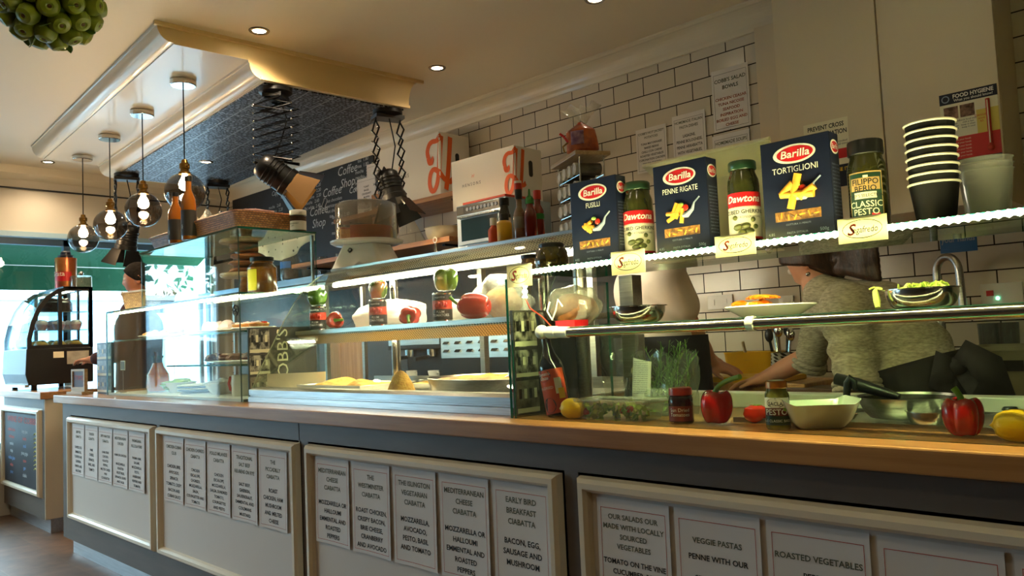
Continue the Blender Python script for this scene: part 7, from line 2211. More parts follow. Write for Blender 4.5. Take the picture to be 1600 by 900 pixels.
for x in (FX0, FX1-0.02):
    def side_frame(m):
        out = sp_+[(2.06, 1.26)]
        inn = [(1.652, 1.285), (1.652, 1.335), (1.674, 1.44), (1.711, 1.54), (1.766, 1.618), (1.83, 1.667), (1.89, 1.684), (2.032, 1.684), (2.032, 1.285)]
        n = len(out)
        inn = inn[:n]
        for xx in (x, x+0.02):
            m.add([(xx, a, b) for a, b in out]+[(xx, a, b) for a, b in inn], [(i, (i+1) % n, n+(i+1) % n, n+i) for i in range(n)], 'black')
        for L_ in (out, inn):
            m.add([(x, a, b) for a, b in L_]+[(x+0.02, a, b) for a, b in L_], [(i, (i+1) % n, n+(i+1) % n, n+i) for i in range(n)], 'black')
    FR('side_frame', side_frame, weld=True)
    FR('side_mullion', lambda m: m.bx(x, x+0.02, 1.825, 1.85, 1.262, 1.70, 'black'))
    FR('side_glass', lambda m: m.prism([(1.64, 1.27)]+[(a+0.012, b-0.008) for a, b in sp_[1:-1]]+[(2.05, 1.70), (2.05, 1.27)], x+0.008, x+0.012, 'glass_shop', 'x'))
def ff(m):
    n = len(sp_)-1
    m.add([(FX0+0.015, a, b) for a, b in sp_[:-1]]+[(FX1-0.015, a, b) for a, b in sp_[:-1]], [(i, i+1, n+i+1, n+i) for i in range(n-1)], 'glass_shop', True)
FR('curved_glass', ff, solid=0.004)
FR('roof', lambda m: m.bx(FX0, FX1, 1.86, 2.06, 1.70, 1.716, 'black'))
FR('rear_frame', lambda m: (m.bx(FX0, FX0+0.02, 2.04, 2.06, 1.26, 1.70, 'black'), m.bx(FX1-0.03, FX1, 2.035, 2.06, 1.26, 1.70, 'black'), m.bx((FX0+FX1)/2-0.012, (FX0+FX1)/2+0.012, 2.045, 2.06, 1.26, 1.70, 'black')))
for z, y0 in ((1.39, 1.68), (1.525, 1.70)):
    FR('shelf', lambda m: pane(m, FX0+0.022, FX1-0.022, y0, 2.03, z, z+0.006, 'glass_shop', 'steel'))
FR('fridge_light', lambda m: m.bx(FX0+0.05, FX1-0.05, 1.93, 1.95, 1.685, 1.698, 'led_soft'))
for (a, b, c, d, mm) in ((1.79, 1.86, 1.19, 1.235, 'card_cream'), (1.88, 2.03, 1.14, 1.235, 'grey_label')):
    if mm == 'grey_label':
        M[mm] = pm('grey_label_paper', (176, 172, 160), 0.5, var=(150, 146, 134), vscale=20)
    FR('maker_label', lambda m: m.bx(FX1, FX1+0.001, a, b, c, d, mm))
M['choc'] = pm('chocolate_cake', (74, 44, 32), 0.5, var=(50, 28, 20), vscale=18)
M['pink_case'] = pm('pink_case', (206, 120, 130), 0.5, var=(226, 180, 176), vscale=26)
t = thing('chocolate_cake', 'dark chocolate cake on the top shelf of the cake fridge', 'cake', (-6.62, 1.86, 1.5315))
mb = MB(); mb.lathe([(0, 0), (0.11, 0), (0.115, 0.01), (0.115, 0.07), (0.10, 0.085), (0, 0.09)], 'choc', 30); obj('cake', mb, t)
mb = MB()
for i in range(1):
    mb.tube([(0.09*cos(a), 0.09*sin(a), 0.092+0.004*sin(9*a)) for a in [2*pi*i/40 for i in range(40)]], 0.012, 'choc', 8, closed=True)
obj('icing_ring', mb, t)
for z, mat, name, lab, n in ((1.397, 'pink_case', 'cupcake', 'pink cased cupcake on the middle shelf of the cake fridge', 6), (1.263, 'pastry', 'bun', 'golden bun on the bottom of the cake fridge', 6)):
    for i in range(n):
        x, y = FX1-0.10-0.16*(i//3), 1.74+0.115*(i % 3)
        t = thing(name, lab, name, (x, y, z), group=name+'s in the cake fridge')
        if name == 'cupcake':
            mb = MB(); mb.lathe([(0, 0), (0.03, 0), (0.043, 0.04), (0, 0.042)], 'pink_case', 20, wob=lambda a, z: 1+0.03*cos(14*a)); obj('case', mb, t)
            mb = MB(); mb.sphere((0, 0, 0.048), (0.043, 0.043, 0.028), 'icing', 16, 10, lump(i+300, 0.1)); obj('topping', mb, t)
        else:
            mb = MB(); mb.sphere((0, 0, 0.026), (0.052, 0.048, 0.03), 'pastry', 18, 10, lump(i+320, 0.08)); obj('bun', mb, t)
            mb = MB(); mb.sphere((0, 0, 0.05), (0.03, 0.028, 0.01), 'icing' if i % 2 else 'choc', 14, 8, lump(i+330, 0.1)); obj('topping', mb, t)
# canister and low dome on the fridge
M['gold_tin'] = pm('gold_and_red_tin', (186, 138, 70), 0.3, 0.5, var=(150, 50, 40), vscale=5)
p = at(81, 440, y=1.90)
t = thing('biscuit_canister', 'tall gold and red canister with a dark lid on the cake fridge', 'canister', (-6.60, 1.93, 1.7165))
r = 0.075
mb = MB(); mb.lathe([(0, 0), (r, 0), (r, 0.225), (r*0.98, 0.23), (0, 0.23)], 'gold_tin', 36); obj('tin', mb, t)
mb = MB(); mb.lathe([(0, 0.228), (r*0.72, 0.228), (r*0.72, 0.25), (r*0.5, 0.255), (r*0.48, 0.275), (r*0.3, 0.285), (0, 0.287)], 'navy', 30); obj('lid', mb, t)
q = r+0.001
mb = MB(); mb.grid(lambda u, v: (q*cos(-pi/2+0.1+u*1.7), q*sin(-pi/2+0.1+u*1.7), 0.05+0.07*v), 20, 1, 'logo_red'); mb.grid(lambda u, v: (q*cos(-pi/2-0.6+u*0.7), q*sin(-pi/2-0.6+u*0.7), 0.12+0.08*v), 12, 1, 'navy'); obj('label', mb, t, weld=False)
mb = MB(); text(mb, 'Grata', 0.05, 'card_cream', (0, 0, 0.13), bend=q+0.001, bold=0.01, ang=0.45); obj('lettering', mb, t, weld=False, recalc=False)
t = thing('low_cake_dome', 'low clear cake cover with a ball knob on the cake fridge', 'cover', (-6.60, 1.93+0.0, 1.7165))
t.location = (-6.545, 2.0, 1.7165)
t.location = (-6.9, 1.97, 1.7165)
t.location = tuple(Vector((-6.48, 2.0, 1.7165)))
mb = MB(); mb.lathe([(0.125, 0), (0.125, 0.075), (0.118, 0.085), (0, 0.088), (0, 0.085), (0.117, 0.081), (0.122, 0.075), (0.122, 0)], 'dome', 40); mb.v = [Vector((v.x*0.6, v.y*0.6, v.z)) for v in mb.v]; obj('cover', mb, t)
mb = MB(); mb.sphere((0, 0, 0.105), 0.018, 'chrome', 16, 10); obj('knob', mb, t)

# ---- wicker
def wickermat(name, c1, c2):
    m, t, p = newmat(name)
    tc = t.nodes.new('ShaderNodeTexCoord')
    b = t.nodes.new('ShaderNodeTexBrick')
    mp = t.nodes.new('ShaderNodeMapping')
    sp = t.nodes.new('ShaderNodeSeparateXYZ'); cb = t.nodes.new('ShaderNodeCombineXYZ')
    ad = t.nodes.new('ShaderNodeMath'); ad.operation = 'ADD'
    t.links.new(tc.outputs['Object'], sp.inputs[0])
    t.links.new(sp.outputs[0], ad.inputs[0]); t.links.new(sp.outputs[1], ad.inputs[1])
    t.links.new(ad.outputs[0], cb.inputs[0]); t.links.new(sp.outputs[2], cb.inputs[1])
    b.offset = 0.5
    b.inputs['Scale'].default_value = 1
    b.inputs['Brick Width'].default_value = 0.016
    b.inputs['Row Height'].default_value = 0.009
    b.inputs['Mortar Size'].default_value = 0.0016
    b.inputs['Mortar Smooth'].default_value = 1.0
    b.inputs['Color1'].default_value = rgb(*c1)
    b.inputs['Color2'].default_value = rgb(*c2)
    b.inputs['Mortar'].default_value = rgb(c2[0]//3, c2[1]//3, c2[2]//3)
    t.links.new(cb.outputs[0], b.inputs['Vector'])
    t.links.new(b.outputs['Color'], p.inputs['Base Color'])
    bp = t.nodes.new('ShaderNodeBump'); bp.invert = True
    bp.inputs['Strength'].default_value = 0.9; bp.inputs['Distance'].default_value = 0.006
    t.links.new(b.outputs['Fac'], bp.inputs['Height']); t.links.new(bp.outputs[0], p.inputs['Normal'])
    p.inputs['Roughness'].default_value = 0.45
    return m
M['wicker_red'] = wickermat('red_brown_wicker', (150, 84, 48), (112, 58, 32))
M['wicker_tan'] = wickermat('tan_wicker', (196, 150, 84), (160, 114, 58))
M['wicker_orange'] = wickermat('orange_wicker', (196, 118, 60), (160, 88, 40))
def basket(loc, w, d, h, mat, label, rz=0.0, rot=None):
    t = thing('wicker_basket', label, 'basket', loc, rotz=rz, rot=rot)
    mb = MB()
    loops = [[(x*k, y*k, z) for x, y in rrect(w, d, 0.03)] for k, z in ((0.84, 0), (0.93, h*0.5), (1.0, h), (0.965, h), (0.9, h*0.5), (0.82, 0.008))]
    loft(mb, loops, mat); obj('weave', mb, t, sharp=60)
    mb = MB()
    P = [(x, y, h) for x, y in rrect(w*0.985, d*0.985, 0.03)]
    mb.tube(P, 0.008, mat, 8, closed=True); obj('rim', mb, t)
    return t
ZG = 1.7395
basket((-4.16, 1.84, ZG), 0.225, 0.15, 0.075, 'wicker_red', 'red brown wicker basket of wrapped biscuits at the left on the glass cabinet')
basket((-3.60, 1.84, ZG), 0.25, 0.16, 0.085, 'wicker_orange', 'orange brown wicker basket of flat packets at the right on the glass cabinet')
M['cookie'] = pm('pale_biscuit', (214, 176, 130), 0.6, var=(150, 104, 70), vscale=22)
for i in range(4):
    t = thing('biscuit_bag', 'clear bag of pale biscuits in the left basket, '+('leftmost', 'second from left', 'third from left', 'rightmost')[i], 'bag', (-4.30+i*0.093, 1.82+0.03*(i % 2), ZG+0.02), rotz=0.3*i, group='biscuit bags in the left basket')
    mb = MB(); mb.sphere((0, 0, 0.06), (0.041, 0.055, 0.05), 'cookie', 16, 10, lump(i+400, 0.18)); obj('biscuits', mb, t)
    mb = MB(); mb.sphere((0, 0, 0.075), (0.0455, 0.062, 0.08), 'film_hazy', 20, 12, lump(i+410, 0.2)); obj('film', mb, t)
for i in range(5):
    mb = MB(); mb.grid(lambda u, v: ((u-0.5)*0.15, (v-0.5)*0.11, 0.012*sin(u*pi)*sin(v*pi)), 10, 8, M['pk%d' % (i % 3)] if 'pk0' in M else pm('pk', (150, 150, 160), 0.3))
    if 'pk0' not in M:
        M['pk0'] = pm('silver_packet', (170, 176, 186), 0.25, 0.5, var=(90, 100, 120), vscale=20)
        M['pk1'] = pm('pink_packet', (190, 120, 110), 0.35, var=(220, 190, 180), vscale=16)
        M['pk2'] = pm('brown_packet', (110, 60, 40), 0.35, var=(160, 110, 70), vscale=16)
        mb = MB(); mb.grid(lambda u, v: ((u-0.5)*0.15, (v-0.5)*0.11, 0.012*sin(u*pi)*sin(v*pi)), 10, 8, 'pk0')
    tag(obj('snack_packet', mb, None, (-3.76+i*0.075, 1.83+0.02*(i % 2), ZG+0.092+0.012*(i % 3)), (0.25*(i % 3-1), -0.5+0.12*i, 0.4*i), solid=0.008), 'flat wrapped packet in the orange brown basket, '+('leftmost', 'second from left', 'middle', 'second from right', 'rightmost')[i], 'packet', 'packets in the right basket')
# syrup bottles
M['syrup'] = pm('amber_syrup', (170, 96, 24), 0.1, coat=0.6)
for i, (px, py0) in enumerate(((297, 303), (318, 278))):
    x = at(px, 330, y=1.74).x
    zt = at(px, py0, y=1.74).z
    h = min(0.32, zt-ZG)
    t = thing('syrup_bottle', ('amber syrup bottle between the two baskets, the smaller one', 'amber syrup bottle with a dark label, the taller of the two')[i], 'bottle', (x+0.0, 1.665, ZG), group=None)
    r = 0.036
    mb = MB(); mb.lathe([(0, 0), (r*0.95, 0), (r, 0.006), (r, h*0.55), (r*0.9, h*0.64), (r*0.42, h*0.78), (r*0.4, h*0.95), (0, h*0.95)], 'syrup', 30); obj('glass_body', mb, t)
    mb = MB(); mb.lathe([(0, h), (r*0.42, h), (r*0.46, h*0.985), (r*0.46, h*0.92), (0, h*0.92)], 'black', 20); obj('cap', mb, t)
    q = r+0.0008
    mb = MB(); mb.lathe([(q, h*0.06), (q, h*0.46)], 'board_dark', 30)
    for k in range(5):
        a = 2*pi*k/5
        mb.add([((q+0.0005)*cos(-pi/2+0.2+0.10*cos(a+e)), (q+0.0005)*sin(-pi/2+0.2+0.10*cos(a+e)), h*0.2+0.012*sin(a+e)+0.0) for e in (-0.3, 0.0, 0.3)]+[((q+0.0005)*cos(-pi/2+0.2), (q+0.0005)*sin(-pi/2+0.2), h*0.2)], [(0, 1, 2, 3)], 'label_cream')
    obj('label', mb, t, weld=False, recalc=False)
# small labelled jar at the right end of the top
t = thing('spread_jar', 'white lidded jar of dark spread beside the right basket', 'jar', (-3.325, 1.985, ZG))
mb = MB(); mb.lathe([(0, 0), (0.036, 0), (0.038, 0.004), (0.038, 0.075), (0, 0.08)], 'choc', 28); obj('glass_body', mb, t)
mb = MB(); mb.lathe([(0.0386, 0.008), (0.0386, 0.052)], 'paper', 28); obj('label', mb, t)
mb = MB(); mb.lathe([(0, 0.105), (0.038, 0.105), (0.04, 0.102), (0.04, 0.08), (0, 0.08)], 'white', 28); obj('lid', mb, t)
mb = MB(); text(mb, 'STRAWBERRY\nJAM', 0.010, 'ink', (0, 0, 0.043), bend=0.039, ang=0.3); obj('lettering', mb, t, weld=False, recalc=False)
# dotted cloth hung at the back of the top tier
def dotmat():
    m, t, p = newmat('dotted_cloth')
    tc = t.nodes.new('ShaderNodeTexCoord')
    v = t.nodes.new('ShaderNodeTexVoronoi'); v.inputs['Scale'].default_value = 28
    t.links.new(tc.outputs['Object'], v.inputs['Vector'])
    r = t.nodes.new('ShaderNodeValToRGB')
    r.color_ramp.interpolation = 'CONSTANT'
    r.color_ramp.elements[0].color = rgb(70, 66, 62); r.color_ramp.elements[1].color = rgb(216, 206, 186)
    r.color_ramp.elements[1].position = 0.17
    t.links.new(v.outputs['Distance'], r.inputs[0]); t.links.new(r.outputs[0], p.inputs['Base Color'])
    p.inputs['Roughness'].default_value = 0.8
    return m
M['dotcloth'] = dotmat()
mb = MB(); mb.grid(lambda u, v: (-3.86+0.56*u, 2.062+0.01*sin(u*22)*(1-v), 1.738-(0.10*(1-v))*(0.35+0.65*sin(min(1, u*1.15)*pi))), 24, 6, 'dotcloth')
tag(obj('dotted_cloth', mb, None, solid=0.0015), 'pale dotted cloth hanging behind the top of the glass cabinet', 'cloth')
# tan basket with a white liner on the lower shelf
tb = basket((-4.82, 1.86, 1.4465), 0.12, 0.11, 0.10, 'wicker_tan', 'tan wicker basket with a white liner at the left end of the cabinet', rz=0.3)
mb = MB(); loft(mb, [[(x*k, y*k, z+0.006*sin(9*i)) for i, (x, y) in enumerate(rrect(0.135, 0.125, 0.03))] for k, z in ((0.64, 0.02), (0.8, 0.10), (0.86, 0.118), (0.9, 0.108))], 'paper', False, False); obj('liner', mb, tb)

# ------------------------------------------------------------------ pendants
M['bulb'] = emat('warm_filament_bulb', (255, 220, 168), 110.0)
M['cord'] = pm('black_cord', (20, 20, 22), 0.6)
for i, (rx, ry, gx, gy, lab) in enumerate(((286, 122, 288, 300, 'nearest and rightmost'), (222, 170, 226, 328, 'second from the right'), (171, 208, 174, 352, 'third from the right'), (129, 240, 132, 373, 'farthest and leftmost'))):
    p = at(rx, ry+4, z=2.629)
    g = at(gx, gy, x=p.x)
    t = thing('globe_pendant', 'smoked glass globe pendant on a black cord, '+lab, 'pendant lamp', (p.x, p.y, 2.629), group='smoked globe pendants')
    zc = g.z-2.629
    mb = MB(); mb.lathe([(0, 0), (0.062, 0), (0.066, -0.004), (0.066, -0.026), (0.062, -0.030), (0, -0.030)], 'steel_polish', 40); obj('ceiling_rose', mb, t)
    mb = MB(); mb.tube([(0, 0, -0.03), (0, 0, zc+0.165)], 0.0035, 'cord', 8); obj('cord', mb, t)
    r = 0.102
    mb = MB(); mb.lathe([(0, 0.175), (0.014, 0.172), (0.018, 0.155), (0.026, 0.15), (0.026, 0.125), (0.021, 0.122), (0.021, 0.11), (0.030, 0.105), (0.031, 0.093), (0, 0.093)], 'brass', 28, c=(0, 0, zc)); mb.tube([(0.02, 0, zc+0.135), (0.045, 0, zc+0.135), (0.05, 0, zc+0.13)], 0.004, 'brass', 8); obj('lamp_holder', mb, t)
    mb = MB()
    pr_ = [(r*sin(a), r*cos(a)) for a in [0.28+(pi-0.28)*k/26 for k in range(27)]]
    pr_[-1] = (0, -r)
    mb.lathe(pr_, 'glass_smoke', 44, c=(0, 0, zc)); obj('globe', mb, t, recalc=True)
    mb = MB(); mb.lathe([(0, 0.094), (0.013, 0.093), (0.014, 0.08), (0.026, 0.058), (0.031, 0.04), (0.027, 0.02), (0.014, 0.01), (0, 0.008)], 'bulb', 24, c=(0, 0, zc)); obj('bulb', mb, t)
# ------------------------------------------------------------------ scissor-arm stage lamps
M['spot_hot'] = emat('lit_lamp_mouth', (255, 220, 160), 22.0)
M['barn_gold_lit'] = pm('gold_lit_barn_door', (120, 86, 40), 0.45, 0.4)  # the lamp's golden light on its flaps is put into this colour
def pantograph(loc, length, w, sep, n, rz, aim, label, power=6, drop=0.06, off=(0, 0), ar=0.0055, flap='black_metal'):
    t = thing('stage_lamp', label, 'stage lamp', loc, rotz=rz, group='black stage lamps on scissor arms')
    mb = MB(); mb.lathe([(0, 0), (0.085, 0), (0.085, -0.02), (0.06, -0.035), (0, -0.035)], 'black', 32); mb.bx(-0.05, 0.05, -sep/2-0.01, sep/2+0.01, -0.05, -0.03, 'black'); obj('ceiling_mount', mb, t)
    h = length/n
    for y in (-sep/2, sep/2):
        for s in (1, -1):
            mb = MB()
            P = [(s*w/2*(1 if k % 2 else -1)*(1 if k else 0.4), y+0.004*s, -0.05-k*h) for k in range(n+1)]
            mb.tube(P, ar, 'black_metal', 6, smooth=False); obj('scissor_arm', mb, t)
    mb = MB()
    for k in range(1, n+1):
        for s in (1, -1):
            mb.sphere((s*w/2, -sep/2-0.008, -0.05-k*h), 0.006, 'steel_polish', 8, 6)
    obj('rivet', mb, t)
    mb = MB(); mb.tube([(0.02, 0, -0.04), (0.05, 0.02, -0.04-length*0.35), (0.02, 0.0, -0.04-length*0.7), (-0.03, 0, -0.05-length)], 0.004, 'cord', 8); obj('cable', mb, t)
    # lamp head
    hp = Vector((off[0], off[1], -0.05-length-drop))
    R_ = Matrix.Rotation(-rz, 4, 'Z') @ (_R*aim[0]+Vector((0, 0, aim[1]))+_f*aim[2]).to_track_quat('Z', 'Y').to_matrix().to_4x4()
    T_ = Matrix.Translation(hp) @ R_
    mb = MB(); mb.T = T_
    mb.lathe([(0, -0.10), (0.05, -0.10), (0.066, -0.085), (0.07, -0.06), (0.07, 0.05), (0.078, 0.055), (0.078, 0.085), (0.070, 0.085), (0.064, 0.05), (0.03, 0.0), (0, 0.0)], 'black', 32)
    for z in (-0.05, -0.03, -0.01, 0.01):
        mb.lathe([(0.0705, z), (0.075, z+0.003), (0.0705, z+0.008)], 'black', 32)
    obj('lamp_housing', mb, t)
    mb = MB(); mb.T = T_; mb.lathe([(0, 0.022), (0.052, 0.022)], 'spot_hot', 24); obj('lamp_mouth', mb, t, recalc=False)
    mb = MB(); mb.tube([(0, -0.02, -0.05-length), (0.0, 0.0, -0.06-length), hp+Vector((0, 0, 0.085)), hp], 0.008, 'black', 8); mb.T = T_
    mb.tube([(0.076, 0, 0), (0.09, 0, -0.04), (0.0, 0, -0.13), (-0.09, 0, -0.04), (-0.076, 0, 0)], 0.006, 'black', 8); obj('yoke', mb, t)
    for k in range(4):
        a = k*pi/2
        mb = MB(); mb.T = T_ @ Matrix.Rotation(a, 4, 'Z')
        sp = 0.05
        wv = 0.075 if k % 2 else 0.06
        mb.add([(0.074, -0.05, 0.086), (0.074, 0.05, 0.086), (0.074+sp, wv+0.02, 0.20), (0.074+sp, -wv-0.02, 0.20)], [(0, 1, 2, 3)], 'black_metal' if k % 2 else flap)
        obj('barn_door', mb, t, solid=0.002)
    l = bpy.data.lights.new('stage_lamp_beam', 'SPOT')
    l.energy, l.color, l.spot_size, l.spot_blend, l.shadow_soft_size = power, (1.0, 0.74, 0.42), 1.6, 0.5, 0.03
    o = bpy.data.objects.new('stage_lamp_beam', l); COL.objects.link(o)
    o.parent = t
    o.matrix_local = T_ @ Matrix.Translation((0, 0, 0.04)) @ Matrix.Rotation(pi, 4, 'X')
    return t
p = at(425, 139, z=2.531)
pantograph((p.x, p.y+0.02, 2.531), 0.34, 0.20, 0.10, 8, radians(40), (0.75, -0.55, 0.25), 'black stage lamp on scissor arms, nearest, over the glass cabinet', 5, 0.06, (0.0, -0.02), 0.009, 'barn_gold_lit')
p = at(620, 176, z=2.531)
pantograph((p.x-0.01, p.y-0.06, 2.531), 0.50, 0.09, 0.15, 8, radians(-16), (0.25, -0.9, -0.1), 'black stage lamp on long scissor arms in front of the left white carton', 5, -0.10, (0.0, 0.0))
p = at(185, 273, z=2.531)
pantograph((p.x+0.05, p.y+0.04, 2.531), 0.36, 0.09, 0.15, 8, radians(-16), (-0.2, -0.9, 0.1), 'black stage lamp on scissor arms, farthest left behind the globe pendants', 8, 0.07)
p = at(339, 286, z=2.531)
pantograph((p.x+0.05, p.y-0.02, 2.531), 0.32, 0.09, 0.15, 8, radians(-16), (0.2, -0.9, 0.1), 'black stage lamp on scissor arms at the far back corner of the tin panel', 8, 0.07)
# ------------------------------------------------------------------ hanging ball of green fruit
d_ = _f + _R*((77-800)/FPX) - _U*((-4-450)/FPX)
bc = Vector((0, 0, CAM_H))+d_*2.45
fb = thing('fruit_ball', 'hanging ball of green fruit at the top left corner', 'ornament', bc)
M['green_fruit'] = pm('yellow_green_fruit', (128, 140, 26), 0.4, var=(96, 112, 18), vscale=14, coat=0.2)
M['fruit_eye'] = pm('brown_fruit_eye', (84, 58, 20), 0.7)
M['dark_leaf'] = pm('dark_green_leaf', (52, 84, 26), 0.5, var=(80, 110, 36), vscale=20)
mb = MB(); mb.sphere((0, 0, 0), 0.105, 'dark_leaf', 24, 14); obj('core', mb, fb)
mb = MB(); mb.tube([(0, 0, 0.1), (0, 0, CEIL-bc.z)], 0.003, 'cord', 6); obj('cord', mb, fb)
ap0 = None
NF = 62
for i in range(NF):
    z = 1-2*(i+0.5)/NF
    a = i*2.39996
    n_ = Vector((sqrt(1-z*z)*cos(a), sqrt(1-z*z)*sin(a), z))
    if ap0 is None:
        mb = MB(); r = 0.033
        mb.lathe([(0, r*0.72), (r*0.12, r*0.76), (r*0.35, r*0.9), (r*0.7, r*0.78), (r*0.98, r*0.25), (r*0.98, -r*0.2), (r*0.7, -r*0.8), (0, -r*0.95)], 'green_fruit', 24)
        mb.lathe([(0, r*0.86), (r*0.1, r*0.84), (r*0.2, r*0.80)], 'fruit_eye', 10)
        ap0 = obj('green_fruit', mb, fb)
        o = ap0
    else:
        o = ap0.copy(); COL.objects.link(o); o.parent = fb
    o.location = n_*0.132
    o.rotation_euler = (n_+Vector((random.uniform(-.25, .25), random.uniform(-.25, .25), random.uniform(-.25, .25)))).to_track_quat('Z', 'Y').to_euler()
lf0 = None
for i in range(26):
    z = 1-2*(i+0.5)/26
    a = i*2.39996+1.0
    n_ = Vector((sqrt(1-z*z)*cos(a), sqrt(1-z*z)*sin(a), z))
    if lf0 is None:
        mb = MB(); mb.grid(lambda u, v: ((u-0.5)*0.055, (v-0.5)*0.03*sin(pi*u), 0.006*cos(u*3)), 8, 4, 'dark_leaf'); lf0 = obj('leaf', mb, fb, solid=0.001); o = lf0
    else:
        o = lf0.copy(); COL.objects.link(o); o.parent = fb
    o.location = n_*0.15
    o.rotation_euler = (n_.cross(Vector((0.3, 0.2, 1)))+n_*0.5).to_track_quat('X', 'Z').to_euler()
# ================================================================== PEOPLE
M['skin'] = pm('skin', (206, 146, 112), 0.5, var=(192, 128, 96), vscale=9, sub=0.08)
M['skin_pale'] = pm('fair_skin', (214, 160, 128), 0.5, var=(204, 144, 112), vscale=9, sub=0.08)
M['hair_brown'] = pm('dark_brown_hair', (66, 38, 24), 0.45, var=(40, 22, 14), vscale=4, stretch=(30, 6, 6), bump=0.3, bscale=12)
M['hair_black'] = pm('black_hair', (18, 15, 14), 0.85, spec=0.15, var=(36, 32, 30), vscale=40, bump=0.3, bscale=90)
M['sweater'] = pm('grey_flecked_knit', (186, 178, 154), 0.85, var=(146, 140, 120), vscale=60, stretch=(1, 1, 3), bump=0.5, bscale=70)
M['apron_black'] = pm('black_apron', (26, 25, 24), 0.75, bump=0.15, bscale=20)
M['shirt_white'] = pm('off_white_cotton', (206, 192, 176), 0.8, bump=0.2, bscale=9)
M['maroon_top'] = pm('dark_maroon_top', (72, 34, 32), 0.8, bump=0.2, bscale=12)
M['trousers'] = pm('dark_trousers', (30, 30, 34), 0.8)
M['eye_white'] = pm('eye_white', (226, 220, 212), 0.2)
M['eye_dark'] = pm('eye_dark', (34, 24, 18), 0.1)

def skin_graph(J, E):
    """J: name -> (point, radius); E: edges; tapering limbs with round joints, fused into one surface by fuse()"""
    mb = MB()
    for n in J:
        mb.sphere(J[n][0], J[n][1], 'skin', 20, 14)
    for a, b in E:
        (p, r), (q, t) = J[a], J[b]
        P, R_ = [], []
        for k in range(9):
            u = k/8
            P.append(p.lerp(q, u))
            R_.append(r+(t-r)*(u*u*(3-2*u)))
        mb.tube(P, R_, 'skin', 20)
    return mb.v, mb.f
def fuse(geos, voxel, smooth=6, fac=0.5):
    """one continuous surface out of overlapping closed pieces"""
    V, Fc = [], []
    for vs, fs in geos:
        b = len(V)
        V += [tuple(v) for v in vs]; Fc += [[i+b for i in f] for f in fs]
    me = bpy.data.meshes.new('g'); me.from_pydata(V, [], Fc)
    tidy(me)
    o = bpy.data.objects.new('g', me); COL.objects.link(o)
    md = o.modifiers.new('r', 'REMESH'); md.mode = 'VOXEL'; md.voxel_size = voxel
    sm = o.modifiers.new('s', 'SMOOTH'); sm.iterations = smooth; sm.factor = fac
    dg = bpy.context.evaluated_depsgraph_get()
    m2 = bpy.data.meshes.new_from_object(o.evaluated_get(dg))
    out = [v.co.copy() for v in m2.vertices], [tuple(p.vertices) for p in m2.polygons]
    bpy.data.objects.remove(o); bpy.data.meshes.remove(me); bpy.data.meshes.remove(m2)
    return out
def geo(mb):
    return mb.v, mb.f
def gobj(name, g, mat, parent, sharp=180):
    mb = MB(); mb.add(g[0], g[1], mat, True)
    return obj(name, mb, parent, weld=False, sharp=sharp)
def frame_m(o, x, z):
    """matrix with local x along x and local z near z"""
    x = Vector(x).normalized(); y = Vector(z).cross(x).normalized(); z = x.cross(y)
    return Matrix(((x.x, y.x, z.x, o[0]), (x.y, y.y, z.y, o[1]), (x.z, y.z, z.z, o[2]), (0, 0, 0, 1)))
def hand(T, side=1, curl=0.35, spread=0.12):
    """wrist at the origin, fingers along +x, back of the hand +z, thumb on side*y"""
    mb = MB()
    mb.sphere((0.045, 0, 0), (0.052, 0.040, 0.016), 'skin', 18, 12)
    mb.sphere((0.02, side*0.018, -0.006), (0.03, 0.018, 0.016), 'skin', 14, 10)
    mb.tube([(-0.03, 0, 0), (0.0, 0, 0), (0.03, 0, 0)], [0.027, 0.026, 0.027], 'skin', 14)
    for k, (y0, L, r) in enumerate(((0.028, 0.070, 0.0088), (0.0095, 0.079, 0.0092), (-0.0095, 0.073, 0.0088), (-0.027, 0.057, 0.0078))):
        y0 *= side
        a = curl*(0.8+0.12*k)
        p = Vector((0.085-0.004*abs(k-1.2), y0, 0.002))
        yaw = side*spread*(1.3-k)*0.5
        P = [p-Vector((0.035, 0, 0)), p]; ang = 0
        for s, f in ((0.44, 0.5), (0.32, 1.0), (0.24, 0.8)):
            ang += a*f
            p = p+Vector((cos(ang)*cos(yaw), sin(yaw), -sin(ang)))*L*s
            P.append(p)
        mb.tube(P, [r, r*1.05, r, r*0.92, r*0.72], 'skin', 10)
    P = [(0.012, side*0.022, -0.004), (0.034, side*0.044, -0.010), (0.058, side*0.056, -0.016), (0.080, side*0.058, -0.022)]
    mb.tube(P, [0.014, 0.0115, 0.0098, 0.0078], 'skin', 10)
    return [T @ v for v in mb.v], mb.f
